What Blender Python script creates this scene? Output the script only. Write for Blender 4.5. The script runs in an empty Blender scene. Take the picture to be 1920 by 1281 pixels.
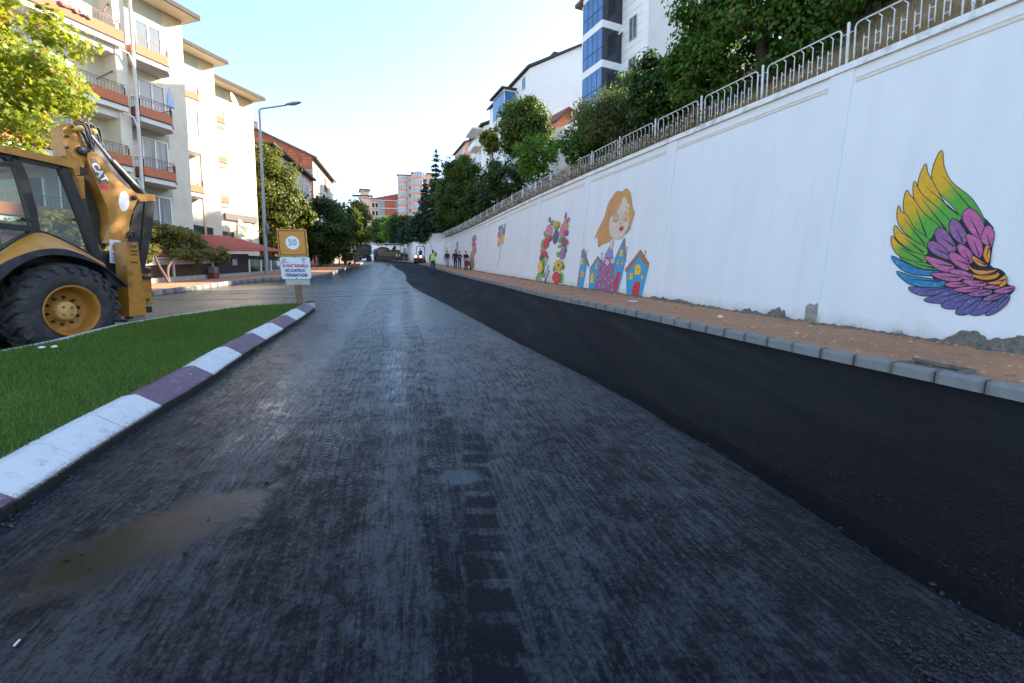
import bpy, math, random
import numpy as np
from mathutils import Vector, Matrix, noise as mnoise
random.seed(7); RNG = np.random.default_rng(7)
R = math.radians
SC = bpy.context.scene
COL = SC.collection

# ------------------------------------------------------------ camera
cam_d = bpy.data.cameras.new('camera'); CAM = bpy.data.objects.new('camera', cam_d); COL.objects.link(CAM)
CAM_H = 1.65; PITCH = R(5.0); FPX = 853.3; V0 = 528 + FPX*math.tan(PITCH)
CAM.location = (0, 0, CAM_H); CAM.rotation_euler = (R(90) - PITCH, 0, 0)
cam_d.sensor_width = 36; cam_d.lens = 16; cam_d.shift_y = -(640.5 - V0)/1920
cam_d.clip_start = .05; cam_d.clip_end = 3000
SC.camera = CAM
# ------------------------------------------------------------ sky, sun, exposure
SUN_AZ, SUN_EL = R(60), R(26.5)          # azimuth clockwise from the camera's +Y
W = bpy.data.worlds.new('World'); SC.world = W; W.use_nodes = True
wn = W.node_tree.nodes; wl = W.node_tree.links
bg = wn['Background']; sky = wn.new('ShaderNodeTexSky'); sky.sky_type = 'NISHITA'; sky.sun_disc = False
sky.sun_elevation = SUN_EL; sky.sun_rotation = SUN_AZ; sky.altitude = 600; sky.air_density = 1.0; sky.dust_density = 1.3; sky.ozone_density = 1.3
wl.new(sky.outputs[0], bg.inputs[0]); bg.inputs[1].default_value = .15
sd = bpy.data.lights.new('sun', 'SUN'); SUN = bpy.data.objects.new('sun', sd); COL.objects.link(SUN)
sd.energy = 5.0; sd.angle = R(.5); sd.color = (1, .87, .70)
S_DIR = Vector((math.sin(SUN_AZ)*math.cos(SUN_EL), math.cos(SUN_AZ)*math.cos(SUN_EL), math.sin(SUN_EL)))
SUN.rotation_euler = S_DIR.to_track_quat('Z', 'Y').to_euler()
SUN.location = (20, 10, 60)
SC.view_settings.view_transform = 'Standard'; SC.view_settings.look = 'None'
SC.view_settings.exposure = 1.95; SC.view_settings.gamma = 1; SC.view_settings.use_curve_mapping = False
SC.cycles.max_bounces = 8; SC.cycles.transparent_max_bounces = 12
SC.cycles.use_denoising = True

# ------------------------------------------------------------ survey helpers (turn a direction from the viewpoint into a place on a real surface)
def ray(u, v):
    x = (u-960)/FPX; yc = -(v-V0)/FPX
    return Vector((x, math.cos(PITCH)+yc*math.sin(PITCH), -math.sin(PITCH)+yc*math.cos(PITCH)))
EYE = Vector((0, 0, CAM_H))
def G(x, y):                                   # the road plane, climbing away from the camera
    ye = y if y < 60 else 60+(y-60)*.95
    return .059*ye - .0158*max(x, -22)
def at_ground(u, v, off=0):
    d = ray(u, v); t = (CAM_H-off)/(.059*d[1]-.0158*d[0]-d[2])
    return EYE + d*t
def at_depth(u, v, Y):
    d = ray(u, v); return EYE + d*(Y/d[1])
def on_plane(u, v, p, n):
    d = ray(u, v); t = (Vector(p)-EYE).dot(n)/d.dot(n); return EYE + d*t

# ------------------------------------------------------------ materials
MATS = {}
def col3(c): return (c[0], c[1], c[2], 1)
def mat(name, c, rough=.7, var=.12, vs=3., bump=0., bs=40., metal=0., c2=None, spec=.5, coat=0., island=0., dirt=None, dirt_s=1.5, dirt_amt=.5, obj=False, zs=1.):
    """procedural surface: colour c varied by noise towards c2, fine bump, optional dirt patches, optional per-piece tone"""
    if name in MATS: return MATS[name]
    m = bpy.data.materials.new(name); m.use_nodes = True; MATS[name] = m
    nt = m.node_tree; N = nt.nodes; L = nt.links; b = N['Principled BSDF']
    b.inputs['Roughness'].default_value = rough; b.inputs['Metallic'].default_value = metal
    b.inputs['Specular IOR Level'].default_value = spec; b.inputs['Coat Weight'].default_value = coat
    if obj: tc = N.new('ShaderNodeTexCoord').outputs['Object']
    else: tc = N.new('ShaderNodeNewGeometry').outputs['Position']
    if zs != 1.: mpz = N.new('ShaderNodeMapping'); mpz.inputs['Scale'].default_value = (1, 1, zs); L.new(tc, mpz.inputs['Vector']); tc = mpz.outputs[0]
    n1 = N.new('ShaderNodeTexNoise'); n1.inputs['Scale'].default_value = vs; n1.inputs['Detail'].default_value = 6; n1.inputs['Roughness'].default_value = .65
    L.new(tc, n1.inputs['Vector'])
    mx = N.new('ShaderNodeMix'); mx.data_type = 'RGBA'
    if c2 is None:
        c1 = [max(0, x*(1-var)) for x in c]; c2 = [min(1, x*(1+var)) for x in c]
    else: c1 = c
    mx.inputs[6].default_value = col3(c1); mx.inputs[7].default_value = col3(c2)
    rp = N.new('ShaderNodeMapRange'); rp.inputs[1].default_value = .3; rp.inputs[2].default_value = .7
    L.new(n1.outputs[0], rp.inputs[0]); L.new(rp.outputs[0], mx.inputs[0])
    out = mx.outputs[2]
    if island:
        g = N.new('ShaderNodeNewGeometry'); oi = N.new('ShaderNodeObjectInfo'); ad = N.new('ShaderNodeMath'); ad.operation = 'ADD'
        L.new(g.outputs['Random Per Island'], ad.inputs[0]); L.new(oi.outputs['Random'], ad.inputs[1])
        fr = N.new('ShaderNodeMath'); fr.operation = 'FRACT'; L.new(ad.outputs[0], fr.inputs[0])
        mr = N.new('ShaderNodeMapRange'); mr.inputs[3].default_value = 1-island; mr.inputs[4].default_value = 1+island
        L.new(fr.outputs[0], mr.inputs[0]); hs = N.new('ShaderNodeHueSaturation'); L.new(mr.outputs[0], hs.inputs['Value']); L.new(out, hs.inputs['Color']); out = hs.outputs[0]
    if dirt:
        n2 = N.new('ShaderNodeTexNoise'); n2.inputs['Scale'].default_value = dirt_s; n2.inputs['Detail'].default_value = 9; n2.inputs['Roughness'].default_value = .72
        L.new(tc, n2.inputs['Vector']); r2 = N.new('ShaderNodeMapRange'); r2.inputs[1].default_value = .5; r2.inputs[2].default_value = .72; r2.inputs[4].default_value = dirt_amt
        L.new(n2.outputs[0], r2.inputs[0]); m2 = N.new('ShaderNodeMix'); m2.data_type = 'RGBA'; L.new(r2.outputs[0], m2.inputs[0]); L.new(out, m2.inputs[6]); m2.inputs[7].default_value = col3(dirt); out = m2.outputs[2]
    L.new(out, b.inputs['Base Color'])
    if bump:
        n3 = N.new('ShaderNodeTexNoise'); n3.inputs['Scale'].default_value = bs; n3.inputs['Detail'].default_value = 4; L.new(tc, n3.inputs['Vector'])
        bp = N.new('ShaderNodeBump'); bp.inputs['Strength'].default_value = bump; bp.inputs['Distance'].default_value = .6/bs; L.new(n3.outputs[0], bp.inputs['Height']); L.new(bp.outputs[0], b.inputs['Normal'])
    return m
def glass(name, c, rough=.03, spec=.6, metal=0.):
    return mat(name, c, rough=rough, var=.25, vs=.6, spec=spec, metal=metal)
def clear_glass(name, tint, refl=.10):
    if name in MATS: return MATS[name]
    m = bpy.data.materials.new(name); m.use_nodes = True; MATS[name] = m
    N = m.node_tree.nodes; L = m.node_tree.links; N.remove(N['Principled BSDF'])
    t = N.new('ShaderNodeBsdfTransparent'); t.inputs[0].default_value = col3(tint); g = N.new('ShaderNodeBsdfGlossy'); g.inputs['Roughness'].default_value = .015
    lw = N.new('ShaderNodeLayerWeight'); lw.inputs[0].default_value = .5; pw = N.new('ShaderNodeMath'); pw.operation = 'POWER'; pw.inputs[1].default_value = 4.; L.new(lw.outputs['Facing'], pw.inputs[0])
    fr = N.new('ShaderNodeMath'); fr.operation = 'MULTIPLY_ADD'; fr.inputs[1].default_value = .8; fr.inputs[2].default_value = refl; L.new(pw.outputs[0], fr.inputs[0]); ms = N.new('ShaderNodeMixShader')
    L.new(fr.outputs[0], ms.inputs[0]); L.new(t.outputs[0], ms.inputs[1]); L.new(g.outputs[0], ms.inputs[2]); L.new(ms.outputs[0], N['Material Output'].inputs[0])
    return m
def leaf_mat(name, c1, c2, c3=None, trans=.45, amt3=.12):
    """leaves: each leaf its own tone between c1 and c2, a few turned c3, light passes through"""
    if name in MATS: return MATS[name]
    m = bpy.data.materials.new(name); m.use_nodes = True; MATS[name] = m
    N = m.node_tree.nodes; L = m.node_tree.links; N.remove(N['Principled BSDF'])
    g = N.new('ShaderNodeNewGeometry'); mx = N.new('ShaderNodeMix'); mx.data_type = 'RGBA'; mx.inputs[6].default_value = col3(c1); mx.inputs[7].default_value = col3(c2)
    ns = N.new('ShaderNodeTexNoise'); ns.inputs['Scale'].default_value = .9; ns.inputs['Detail'].default_value = 2; L.new(g.outputs['Position'], ns.inputs['Vector'])
    av = N.new('ShaderNodeMath'); av.operation = 'MULTIPLY_ADD'; av.inputs[1].default_value = .7; av.inputs[2].default_value = -.2
    L.new(g.outputs['Random Per Island'], av.inputs[0]); a2 = N.new('ShaderNodeMath'); a2.operation = 'ADD'; a2.use_clamp = True
    L.new(av.outputs[0], a2.inputs[0]); L.new(ns.outputs[0], a2.inputs[1]); L.new(a2.outputs[0], mx.inputs[0]); out = mx.outputs[2]
    if c3:
        w = N.new('ShaderNodeMath'); w.operation = 'MULTIPLY'; w.inputs[1].default_value = 17.31; L.new(g.outputs['Random Per Island'], w.inputs[0])
        f = N.new('ShaderNodeMath'); f.operation = 'FRACT'; L.new(w.outputs[0], f.inputs[0]); q = N.new('ShaderNodeMath'); q.operation = 'LESS_THAN'; q.inputs[1].default_value = amt3; L.new(f.outputs[0], q.inputs[0])
        m3 = N.new('ShaderNodeMix'); m3.data_type = 'RGBA'; L.new(q.outputs[0], m3.inputs[0]); L.new(out, m3.inputs[6]); m3.inputs[7].default_value = col3(c3); out = m3.outputs[2]
    d = N.new('ShaderNodeBsdfPrincipled'); d.inputs['Roughness'].default_value = .5; d.inputs['Specular IOR Level'].default_value = .35; t = N.new('ShaderNodeBsdfTranslucent'); L.new(out, d.inputs['Base Color'])
    hs = N.new('ShaderNodeHueSaturation'); hs.inputs['Value'].default_value = 1.5; hs.inputs['Saturation'].default_value = 1.1; L.new(out, hs.inputs['Color']); L.new(hs.outputs[0], t.inputs[0])
    ms = N.new('ShaderNodeMixShader'); ms.inputs[0].default_value = trans; L.new(d.outputs[0], ms.inputs[1]); L.new(t.outputs[0], ms.inputs[2]); L.new(ms.outputs[0], N['Material Output'].inputs[0])
    return m
def lamp_mat(name, c, e):
    m = mat(name, c); b = m.node_tree.nodes['Principled BSDF']; b.inputs['Emission Color'].default_value = col3(c); b.inputs['Emission Strength'].default_value = e; return m

# ------------------------------------------------------------ mesh builder
ICO = {}; ICO_K = {}
class MB:
    def __init__(s, f=None): s.v = []; s.f = []; s.m = []; s.T = f; s.cur = 0; s.sm = []
    def add(s, vs, fs, mi=None, smooth=False):
        o = len(s.v); s.v += [tuple(s.T(*p)) if s.T else tuple(p) for p in vs]
        s.f += [tuple(i+o for i in f) for f in fs]; s.m += [s.cur if mi is None else mi]*len(fs); s.sm += [smooth]*len(fs)
    def box(s, x0, x1, y0, y1, z0, z1, mi=None):
        s.add([(x0,y0,z0),(x1,y0,z0),(x1,y1,z0),(x0,y1,z0),(x0,y0,z1),(x1,y0,z1),(x1,y1,z1),(x0,y1,z1)],
              [(3,2,1,0),(4,5,6,7),(0,1,5,4),(1,2,6,5),(2,3,7,6),(3,0,4,7)], mi)
    def quad(s, a, b, c, d, mi=None): s.add([a,b,c,d], [(0,1,2,3)], mi)
    def poly(s, ps, mi=None): s.add(ps, [tuple(range(len(ps)))], mi)
    def loft(s, r0, r1, mi=None, caps=True, smooth=False):       # two rings of equal length
        n = len(r0); fs = [(i,(i+1)%n,n+(i+1)%n,n+i) for i in range(n)]
        s.add(list(r0)+list(r1), fs, mi, smooth)
        if caps: s.add(list(r0), [tuple(range(n-1,-1,-1))], mi); s.add(list(r1), [tuple(range(n))], mi)
    def rings(s, rs, mi=None, caps=True, smooth=True):
        n = len(rs[0]); vs = [p for r in rs for p in r]; fs = []
        for k in range(len(rs)-1):
            for i in range(n): fs.append((k*n+i, k*n+(i+1)%n, (k+1)*n+(i+1)%n, (k+1)*n+i))
        s.add(vs, fs, mi, smooth)
        if caps: s.add(list(rs[0]), [tuple(range(n-1,-1,-1))], mi); s.add(list(rs[-1]), [tuple(range(n))], mi)
    def tube(s, pts, r, n=8, mi=None, caps=True):
        pts = [Vector(p) for p in pts]; rs = r if isinstance(r, (list, tuple)) else [r]*len(pts); rings = []; up = None
        for i, p in enumerate(pts):
            t = (pts[min(i+1, len(pts)-1)] - pts[max(i-1, 0)])
            if t.length < 1e-9: t = Vector((0,0,1))
            t.normalize()
            if up is None: up = Vector((0,0,1)) if abs(t.z) < .9 else Vector((1,0,0))
            a = t.cross(up)
            if a.length < 1e-6: a = t.cross(Vector((1,.3,0)))
            a.normalize(); b = a.cross(t).normalized(); up = b
            rings.append([p + (a*math.cos(2*math.pi*k/n) + b*math.sin(2*math.pi*k/n))*rs[i] for k in range(n)])
        s.rings(rings, mi, caps)
    def bar(s, a, b, w, mi=None):                                  # square bar
        a = Vector(a); b = Vector(b); t = (b-a).normalized(); up = Vector((0,0,1)) if abs(t.z) < .9 else Vector((0,1,0))
        x = t.cross(up).normalized()*w/2; y = x.normalized().cross(t)*w/2
        s.loft([a-x-y,a+x-y,a+x+y,a-x+y], [b-x-y,b+x-y,b+x+y,b-x+y], mi)
    def lathe(s, prof, c, ax, n=24, mi=None):                     # prof: (radius, along axis)
        ax = Vector(ax).normalized(); c = Vector(c); u = ax.cross(Vector((0,0,1)) if abs(ax.z) < .9 else Vector((1,0,0))).normalized(); w = ax.cross(u)
        s.rings([[c+ax*h+(u*math.cos(2*math.pi*k/n)+w*math.sin(2*math.pi*k/n))*max(r,1e-4) for k in range(n)] for r, h in prof], mi, False)
    def blob(s, c, rad, seed=0, rough=.25, mi=None, sub=2):        # uneven stone
        if sub not in ICO:
            import bmesh
            bm = bmesh.new(); bmesh.ops.create_icosphere(bm, subdivisions=sub, radius=1); ICO[sub] = ([v.co.copy() for v in bm.verts], [tuple(v.index for v in f.verts) for f in bm.faces]); bm.free()
        o = Vector((seed*3.7, seed*1.3, seed*.7)); vs = []; key = (sub, seed, rough)
        if key not in ICO_K: ICO_K[key] = [1+rough*mnoise.noise(v*1.6+o)+rough*.5*mnoise.noise(v*4+o) for v in ICO[sub][0]]
        for v, k in zip(ICO[sub][0], ICO_K[key]): vs.append((c[0]+v.x*rad[0]*k, c[1]+v.y*rad[1]*k, c[2]+v.z*rad[2]*k))
        s.add(vs, ICO[sub][1], mi)
    def mesh(s, name, mats):
        me = bpy.data.meshes.new(name); me.from_pydata(s.v, [], s.f)
        for m in (mats if isinstance(mats, (list, tuple)) else [mats]): me.materials.append(m)
        if len(me.polygons) == len(s.m):
            me.polygons.foreach_set('material_index', s.m); me.polygons.foreach_set('use_smooth', s.sm)
        me.update(); return me
def link(name, me, parent=None, kind=None):
    o = bpy.data.objects.new(name, me); COL.objects.link(o)
    if parent is not None: child(o, parent)
    if kind: o['kind'] = kind
    return o
WORLD = {}                                     # world matrix of every object, kept here so no scene update is needed
def wm(o): return WORLD.get(o.name, Matrix.Identity(4))
def child(o, p):
    o.parent = p; o.matrix_parent_inverse = wm(p).inverted(); WORLD[o.name] = wm(p) @ o.matrix_parent_inverse @ o.matrix_basis
def put(name, mb, mats, parent=None, kind=None): return link(name, mb.mesh(name, mats), parent, kind)
def tag(o, label, cat, group=None):
    o['label'] = label; o['category'] = cat
    if group: o['group'] = group
    return o
def thing(name, label, cat, loc=(0,0,0), group=None):
    o = bpy.data.objects.new(name, None); COL.objects.link(o); o.location = loc; o.empty_display_size = .2
    WORLD[o.name] = Matrix.Translation(Vector(loc)); return tag(o, label, cat, group)
def copy_tree(src, M, label=None, parent=None, top=True):
    """copy a thing with its parts and sub-parts (meshes shared), moved by M"""
    c = src.copy(); COL.objects.link(c)
    if top:
        c.matrix_basis = M @ src.matrix_basis; WORLD[c.name] = c.matrix_basis.copy()
        if label: c['label'] = label
    else:
        c.parent = parent; c.matrix_parent_inverse = src.matrix_parent_inverse.copy(); WORLD[c.name] = wm(parent) @ c.matrix_parent_inverse @ c.matrix_basis
    for ch in list(src.children): copy_tree(ch, M, None, c, False)
    return c
def structure(name, mb, mats): return put(name, mb, mats, None, 'structure')
def big_mesh(name, V, Fq, m):                  # numpy verts (n,3) and quads/tris (m,k)
    me = bpy.data.meshes.new(name); V = np.asarray(V, np.float32); Fq = np.asarray(Fq, np.int32); k = Fq.shape[1]
    me.vertices.add(len(V)); me.vertices.foreach_set('co', V.ravel()); me.loops.add(Fq.size); me.loops.foreach_set('vertex_index', Fq.ravel())
    me.polygons.add(len(Fq)); me.polygons.foreach_set('loop_start', np.arange(0, Fq.size, k, dtype=np.int32)); me.polygons.foreach_set('loop_total', np.full(len(Fq), k, np.int32))
    me.materials.append(m); me.update(calc_edges=True); return me
def resample(P, step, closed=False):
    P = [Vector(p) for p in P]; out = [P[0].copy()]; acc = 0.
    for a, b in zip(P[:-1], P[1:]):
        L = (b-a).length; d = step-acc
        while d <= L: out.append(a+(b-a)*(d/L)); d += step
        acc = L-(d-step)
    return out
def smooth_poly(P, n=4, closed=True):          # Catmull-Rom
    P = [Vector(p) for p in P]; out = []; N_ = len(P)
    rng = range(N_) if closed else range(N_-1)
    for i in rng:
        if closed: a, b, c, d = P[i-1], P[i], P[(i+1) % N_], P[(i+2) % N_]
        else: a, b, c, d = P[max(i-1,0)], P[i], P[i+1], P[min(i+2,N_-1)]
        for k in range(n):
            t = k/n; out.append(.5*((2*b)+(c-a)*t+(2*a-5*b+4*c-d)*t*t+(3*b-a-3*c+d)*t**3))
    if not closed: out.append(P[-1])
    return out
def lerp_x(P, y):                              # x of a polyline at a given y
    if y <= P[0][1]: a, b = P[0], P[1]
    elif y >= P[-1][1]: a, b = P[-2], P[-1]
    else:
        for a, b in zip(P[:-1], P[1:]):
            if a[1] <= y <= b[1]: break
    return a[0]+(b[0]-a[0])*(y-a[1])/(b[1]-a[1])
def text_mesh(body, size, m, bold=.0, align='CENTER', ext=.0):
    cu = bpy.data.curves.new('lettering', 'FONT'); cu.body = body; cu.size = size; cu.align_x = align; cu.align_y = 'CENTER'; cu.offset = bold; cu.extrude = ext; cu.resolution_u = 3
    o = bpy.data.objects.new('lettering_tmp', cu); COL.objects.link(o)
    dg = bpy.context.evaluated_depsgraph_get(); dg.update()
    me = bpy.data.meshes.new_from_object(o.evaluated_get(dg)); me.materials.clear(); me.materials.append(m)
    bpy.data.objects.remove(o); bpy.data.curves.remove(cu); me.name = 'lettering'; return me
# ============================================================ SETTING: ground, road, kerbs, pavements
def pos_nodes(m):
    N = m.node_tree.nodes; L = m.node_tree.links; return N, L, N['Principled BSDF'], N.new('ShaderNodeNewGeometry').outputs['Position']
def nmath(N, L, op, a, b=None, c=None, clamp=False):
    n = N.new('ShaderNodeMath'); n.operation = op; n.use_clamp = clamp
    for i, x in enumerate((a, b, c)):
        if x is None: continue
        if isinstance(x, (int, float)): n.inputs[i].default_value = x
        else: L.new(x, n.inputs[i])
    return n.outputs[0]
def nnoise(N, L, vec, scale, detail=4, rough=.6, dist=0):
    n = N.new('ShaderNodeTexNoise'); n.inputs['Scale'].default_value = scale; n.inputs['Detail'].default_value = detail; n.inputs['Roughness'].default_value = rough; n.inputs['Distortion'].default_value = dist
    L.new(vec, n.inputs['Vector']); return n.outputs[0]
def nmap(N, L, x, a, b, c=0., d=1.):
    n = N.new('ShaderNodeMapRange'); n.inputs[1].default_value = a; n.inputs[2].default_value = b; n.inputs[3].default_value = c; n.inputs[4].default_value = d; L.new(x, n.inputs[0]); return n.outputs[0]
def nmix(N, L, f, a, b):
    n = N.new('ShaderNodeMix'); n.data_type = 'RGBA'
    for i, x in ((0, f), (6, a), (7, b)):
        if isinstance(x, (int, float)): n.inputs[i].default_value = x
        elif isinstance(x, tuple): n.inputs[i].default_value = col3(x)
        else: L.new(x, n.inputs[i])
    return n.outputs[2]
def nbump(N, L, h, strength, dist, normal=None):
    n = N.new('ShaderNodeBump')
    if isinstance(strength, (int, float)): n.inputs['Strength'].default_value = strength
    else: L.new(strength, n.inputs['Strength'])
    n.inputs['Distance'].default_value = dist; L.new(h, n.inputs['Height'])
    if normal is not None: L.new(normal, n.inputs['Normal'])
    return n.outputs[0]

def milled_material():
    m = bpy.data.materials.new('wet_milled_asphalt'); m.use_nodes = True; N, L, b, P = pos_nodes(m)
    mp = N.new('ShaderNodeMapping'); mp.inputs['Rotation'].default_value = (0, 0, R(-14)); L.new(P, mp.inputs['Vector'])      # x across the road, y along it
    sp = N.new('ShaderNodeSeparateXYZ'); L.new(mp.outputs[0], sp.inputs[0]); X, Y = sp.outputs[0], sp.outputs[1]
    st = N.new('ShaderNodeMapping'); st.inputs['Scale'].default_value = (1, .16, 1); L.new(mp.outputs[0], st.inputs['Vector'])
    ax = N.new('ShaderNodeMapping'); ax.inputs['Scale'].default_value = (.35, 1, 1); L.new(mp.outputs[0], ax.inputs['Vector'])
    st2 = N.new('ShaderNodeMapping'); st2.inputs['Scale'].default_value = (1, .055, 1); L.new(mp.outputs[0], st2.inputs['Vector'])
    cv = N.new('ShaderNodeTexVoronoi'); cv.feature = 'SMOOTH_F1'; cv.inputs['Scale'].default_value = 34; cv.inputs['Randomness'].default_value = 1.; cv.inputs['Smoothness'].default_value = .35
    jt = N.new('ShaderNodeTexNoise'); jt.inputs['Scale'].default_value = 18; jt.inputs['Detail'].default_value = 3; L.new(P, jt.inputs['Vector']); js = N.new('ShaderNodeVectorMath'); js.operation = 'MULTIPLY_ADD'; L.new(jt.outputs['Color'], js.inputs[0]); js.inputs[1].default_value = (.06,.06,.06); L.new(P, js.inputs[2]); L.new(js.outputs[0], cv.inputs['Vector'])
    chips = nmap(N, L, cv.outputs[0], .1, .75, .75, .25)
    streak = nnoise(N, L, st2.outputs[0], 40, 6, .7, .35)              # lengthwise milling scars
    fine_s = nnoise(N, L, st.outputs[0], 60, 3, .6, .3)
    cross = nnoise(N, L, ax.outputs[0], 21, 4, .6, 1.2)               # short ripples across
    grain = nnoise(N, L, P, 75, 3, .75); big = nnoise(N, L, P, .55, 4, .6); mid = nnoise(N, L, P, 5, 5, .65, .6)
    vo = N.new('ShaderNodeTexVoronoi'); vo.inputs['Scale'].default_value = 70; L.new(P, vo.inputs['Vector'])
    # tyre prints: two bands with a blocky tread pressed in
    wob = nmath(N, L, 'MULTIPLY_ADD', big, .5, -.25); Xw = nmath(N, L, 'ADD', X, wob)
    def band(c, w): return nmap(N, L, nmath(N, L, 'ABSOLUTE', nmath(N, L, 'SUBTRACT', Xw, c)), w*.75, w*1.15, 1, 0)
    b1 = band(-.60, .40); b2 = band(.26, .17); b3 = band(-1.75, .30)
    bands = nmath(N, L, 'MAXIMUM', nmath(N, L, 'MAXIMUM', b1, b2), nmath(N, L, 'MULTIPLY', b3, .6))
    zig = nmath(N, L, 'PINGPONG', nmath(N, L, 'MULTIPLY', Xw, 1.), .062)
    tr = nmath(N, L, 'FRACT', nmath(N, L, 'MULTIPLY', nmath(N, L, 'ADD', Y, nmath(N, L, 'MULTIPLY', zig, .9)), 16.))
    tr = nmap(N, L, nmath(N, L, 'ABSOLUTE', nmath(N, L, 'SUBTRACT', tr, .5)), .12, .3)
    gx = nmap(N, L, nmath(N, L, 'ABSOLUTE', nmath(N, L, 'SUBTRACT', nmath(N, L, 'FRACT', nmath(N, L, 'MULTIPLY', Xw, 13.)), .5)), .05, .18)
    tread = nmath(N, L, 'MULTIPLY', nmath(N, L, 'MINIMUM', tr, gx), bands)
    patch = nmap(N, L, mid, .38, .62); tread = nmath(N, L, 'MULTIPLY', tread, patch); fade = nmap(N, L, Y, 2.6, 5.5, .12, 1.); tread = nmath(N, L, 'MULTIPLY', tread, fade)
    h = nmath(N, L, 'MULTIPLY', streak, 1.0)
    h = nmath(N, L, 'MULTIPLY_ADD', fine_s, .2, h); h = nmath(N, L, 'MULTIPLY_ADD', cross, .08, h); h = nmath(N, L, 'MULTIPLY_ADD', chips, .5, h); h = nmath(N, L, 'MULTIPLY_ADD', tread, .8, h); h = nmath(N, L, 'MULTIPLY_ADD', mid, 1.2, h)
    ps = N.new('ShaderNodeSeparateXYZ'); L.new(P, ps.inputs[0]); n8 = nnoise(N, L, P, 6, 5, .6)
    def pool(x, y, rx, ry, ang):
        """standing water: an uneven ellipse on the road where the relief drowns"""
        dx = nmath(N, L, 'SUBTRACT', ps.outputs[0], x); dy = nmath(N, L, 'SUBTRACT', ps.outputs[1], y); ca, sa = math.cos(ang), math.sin(ang)
        a = nmath(N, L, 'ADD', nmath(N, L, 'MULTIPLY', dx, ca/rx), nmath(N, L, 'MULTIPLY', dy, sa/rx)); c_ = nmath(N, L, 'ADD', nmath(N, L, 'MULTIPLY', dx, -sa/ry), nmath(N, L, 'MULTIPLY', dy, ca/ry))
        d = nmath(N, L, 'SQRT', nmath(N, L, 'ADD', nmath(N, L, 'MULTIPLY', a, a), nmath(N, L, 'MULTIPLY', c_, c_))); return nmap(N, L, nmath(N, L, 'ADD', d, nmath(N, L, 'MULTIPLY_ADD', n8, 1.5, -.75)), .62, 1.12, 1, 0)
    brown = pool(-2.05, 2.55, .32, .66, R(-38)); w1 = pool(-.40, 3.27, .17, .13, 0.)
    pools = nmath(N, L, 'MAXIMUM', nmath(N, L, 'MULTIPLY', brown, .7), nmath(N, L, 'MULTIPLY', w1, .38)); keep = nmath(N, L, 'SUBTRACT', 1., nmath(N, L, 'MULTIPLY', pools, .95))
    # film: where bitumen and water lie smooth and mirror the sky; elsewhere the scarred stone stays rough and dark
    fsum = nmath(N, L, 'ADD', nmath(N, L, 'ADD', nmath(N, L, 'MULTIPLY', streak, .40), nmath(N, L, 'MULTIPLY', chips, .14)), nmath(N, L, 'ADD', nmath(N, L, 'MULTIPLY', mid, .24), nmath(N, L, 'MULTIPLY', grain, .26)))
    fsum = nmath(N, L, 'ADD', fsum, nmath(N, L, 'MULTIPLY', nmath(N, L, 'SUBTRACT', tread, nmath(N, L, 'MULTIPLY', bands, .45)), .16)); fsum = nmath(N, L, 'ADD', fsum, nmath(N, L, 'MULTIPLY_ADD', big, .22, -.11))
    # dark arcs where machines swung round into the side street
    def arc(x, y, r, w): 
        dx = nmath(N, L, 'SUBTRACT', ps.outputs[0], x); dy = nmath(N, L, 'SUBTRACT', ps.outputs[1], y); d = nmath(N, L, 'SQRT', nmath(N, L, 'ADD', nmath(N, L, 'MULTIPLY', dx, dx), nmath(N, L, 'MULTIPLY', dy, dy)))
        d = nmath(N, L, 'ADD', d, nmath(N, L, 'MULTIPLY_ADD', mid, .5, -.25)); return nmath(N, L, 'MULTIPLY', nmap(N, L, nmath(N, L, 'ABSOLUTE', nmath(N, L, 'SUBTRACT', d, r)), w*.5, w, 1, 0), nmap(N, L, n8, .35, .55))
    arcs = nmath(N, L, 'MAXIMUM', nmath(N, L, 'MAXIMUM', arc(-13, 26, 9.2, .16), arc(-13, 26, 11.3, .20)), nmath(N, L, 'MAXIMUM', arc(-12, 31, 8.2, .16), arc(-9.5, 24, 6.6, .13))); fsum = nmath(N, L, 'SUBTRACT', fsum, nmath(N, L, 'MULTIPLY', arcs, .16))
    # one fresh print of broad square lugs near the camera
    x4 = nmath(N, L, 'MULTIPLY_ADD', ps.outputs[1], .13, ps.outputs[0]); lug = nmath(N, L, 'MULTIPLY', nmap(N, L, nmath(N, L, 'ABSOLUTE', nmath(N, L, 'SUBTRACT', x4, .17)), .085, .12, 1, 0), nmap(N, L, nmath(N, L, 'ABSOLUTE', nmath(N, L, 'SUBTRACT', nmath(N, L, 'FRACT', nmath(N, L, 'MULTIPLY', ps.outputs[1], 4.6)), .5)), .30, .38, 1, 0)); lug = nmath(N, L, 'MULTIPLY', lug, nmap(N, L, ps.outputs[1], 3.5, 4.6, 1, 0))
    fsum = nmath(N, L, 'SUBTRACT', fsum, nmath(N, L, 'MULTIPLY', lug, .10)); fsum = nmath(N, L, 'ADD', fsum, nmap(N, L, Y, 1.5, 9.0, -.040, .05))
    lane = nmap(N, L, nmath(N, L, 'ABSOLUTE', nmath(N, L, 'ADD', Xw, .65)), .7, 2.1, .04, -.03); fsum = nmath(N, L, 'ADD', fsum, lane)
    film = nmath(N, L, 'MAXIMUM', nmap(N, L, fsum, .425, .605), nmath(N, L, 'MULTIPLY', pools, 1.)); rough_ = nmath(N, L, 'SUBTRACT', 1., film)
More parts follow.
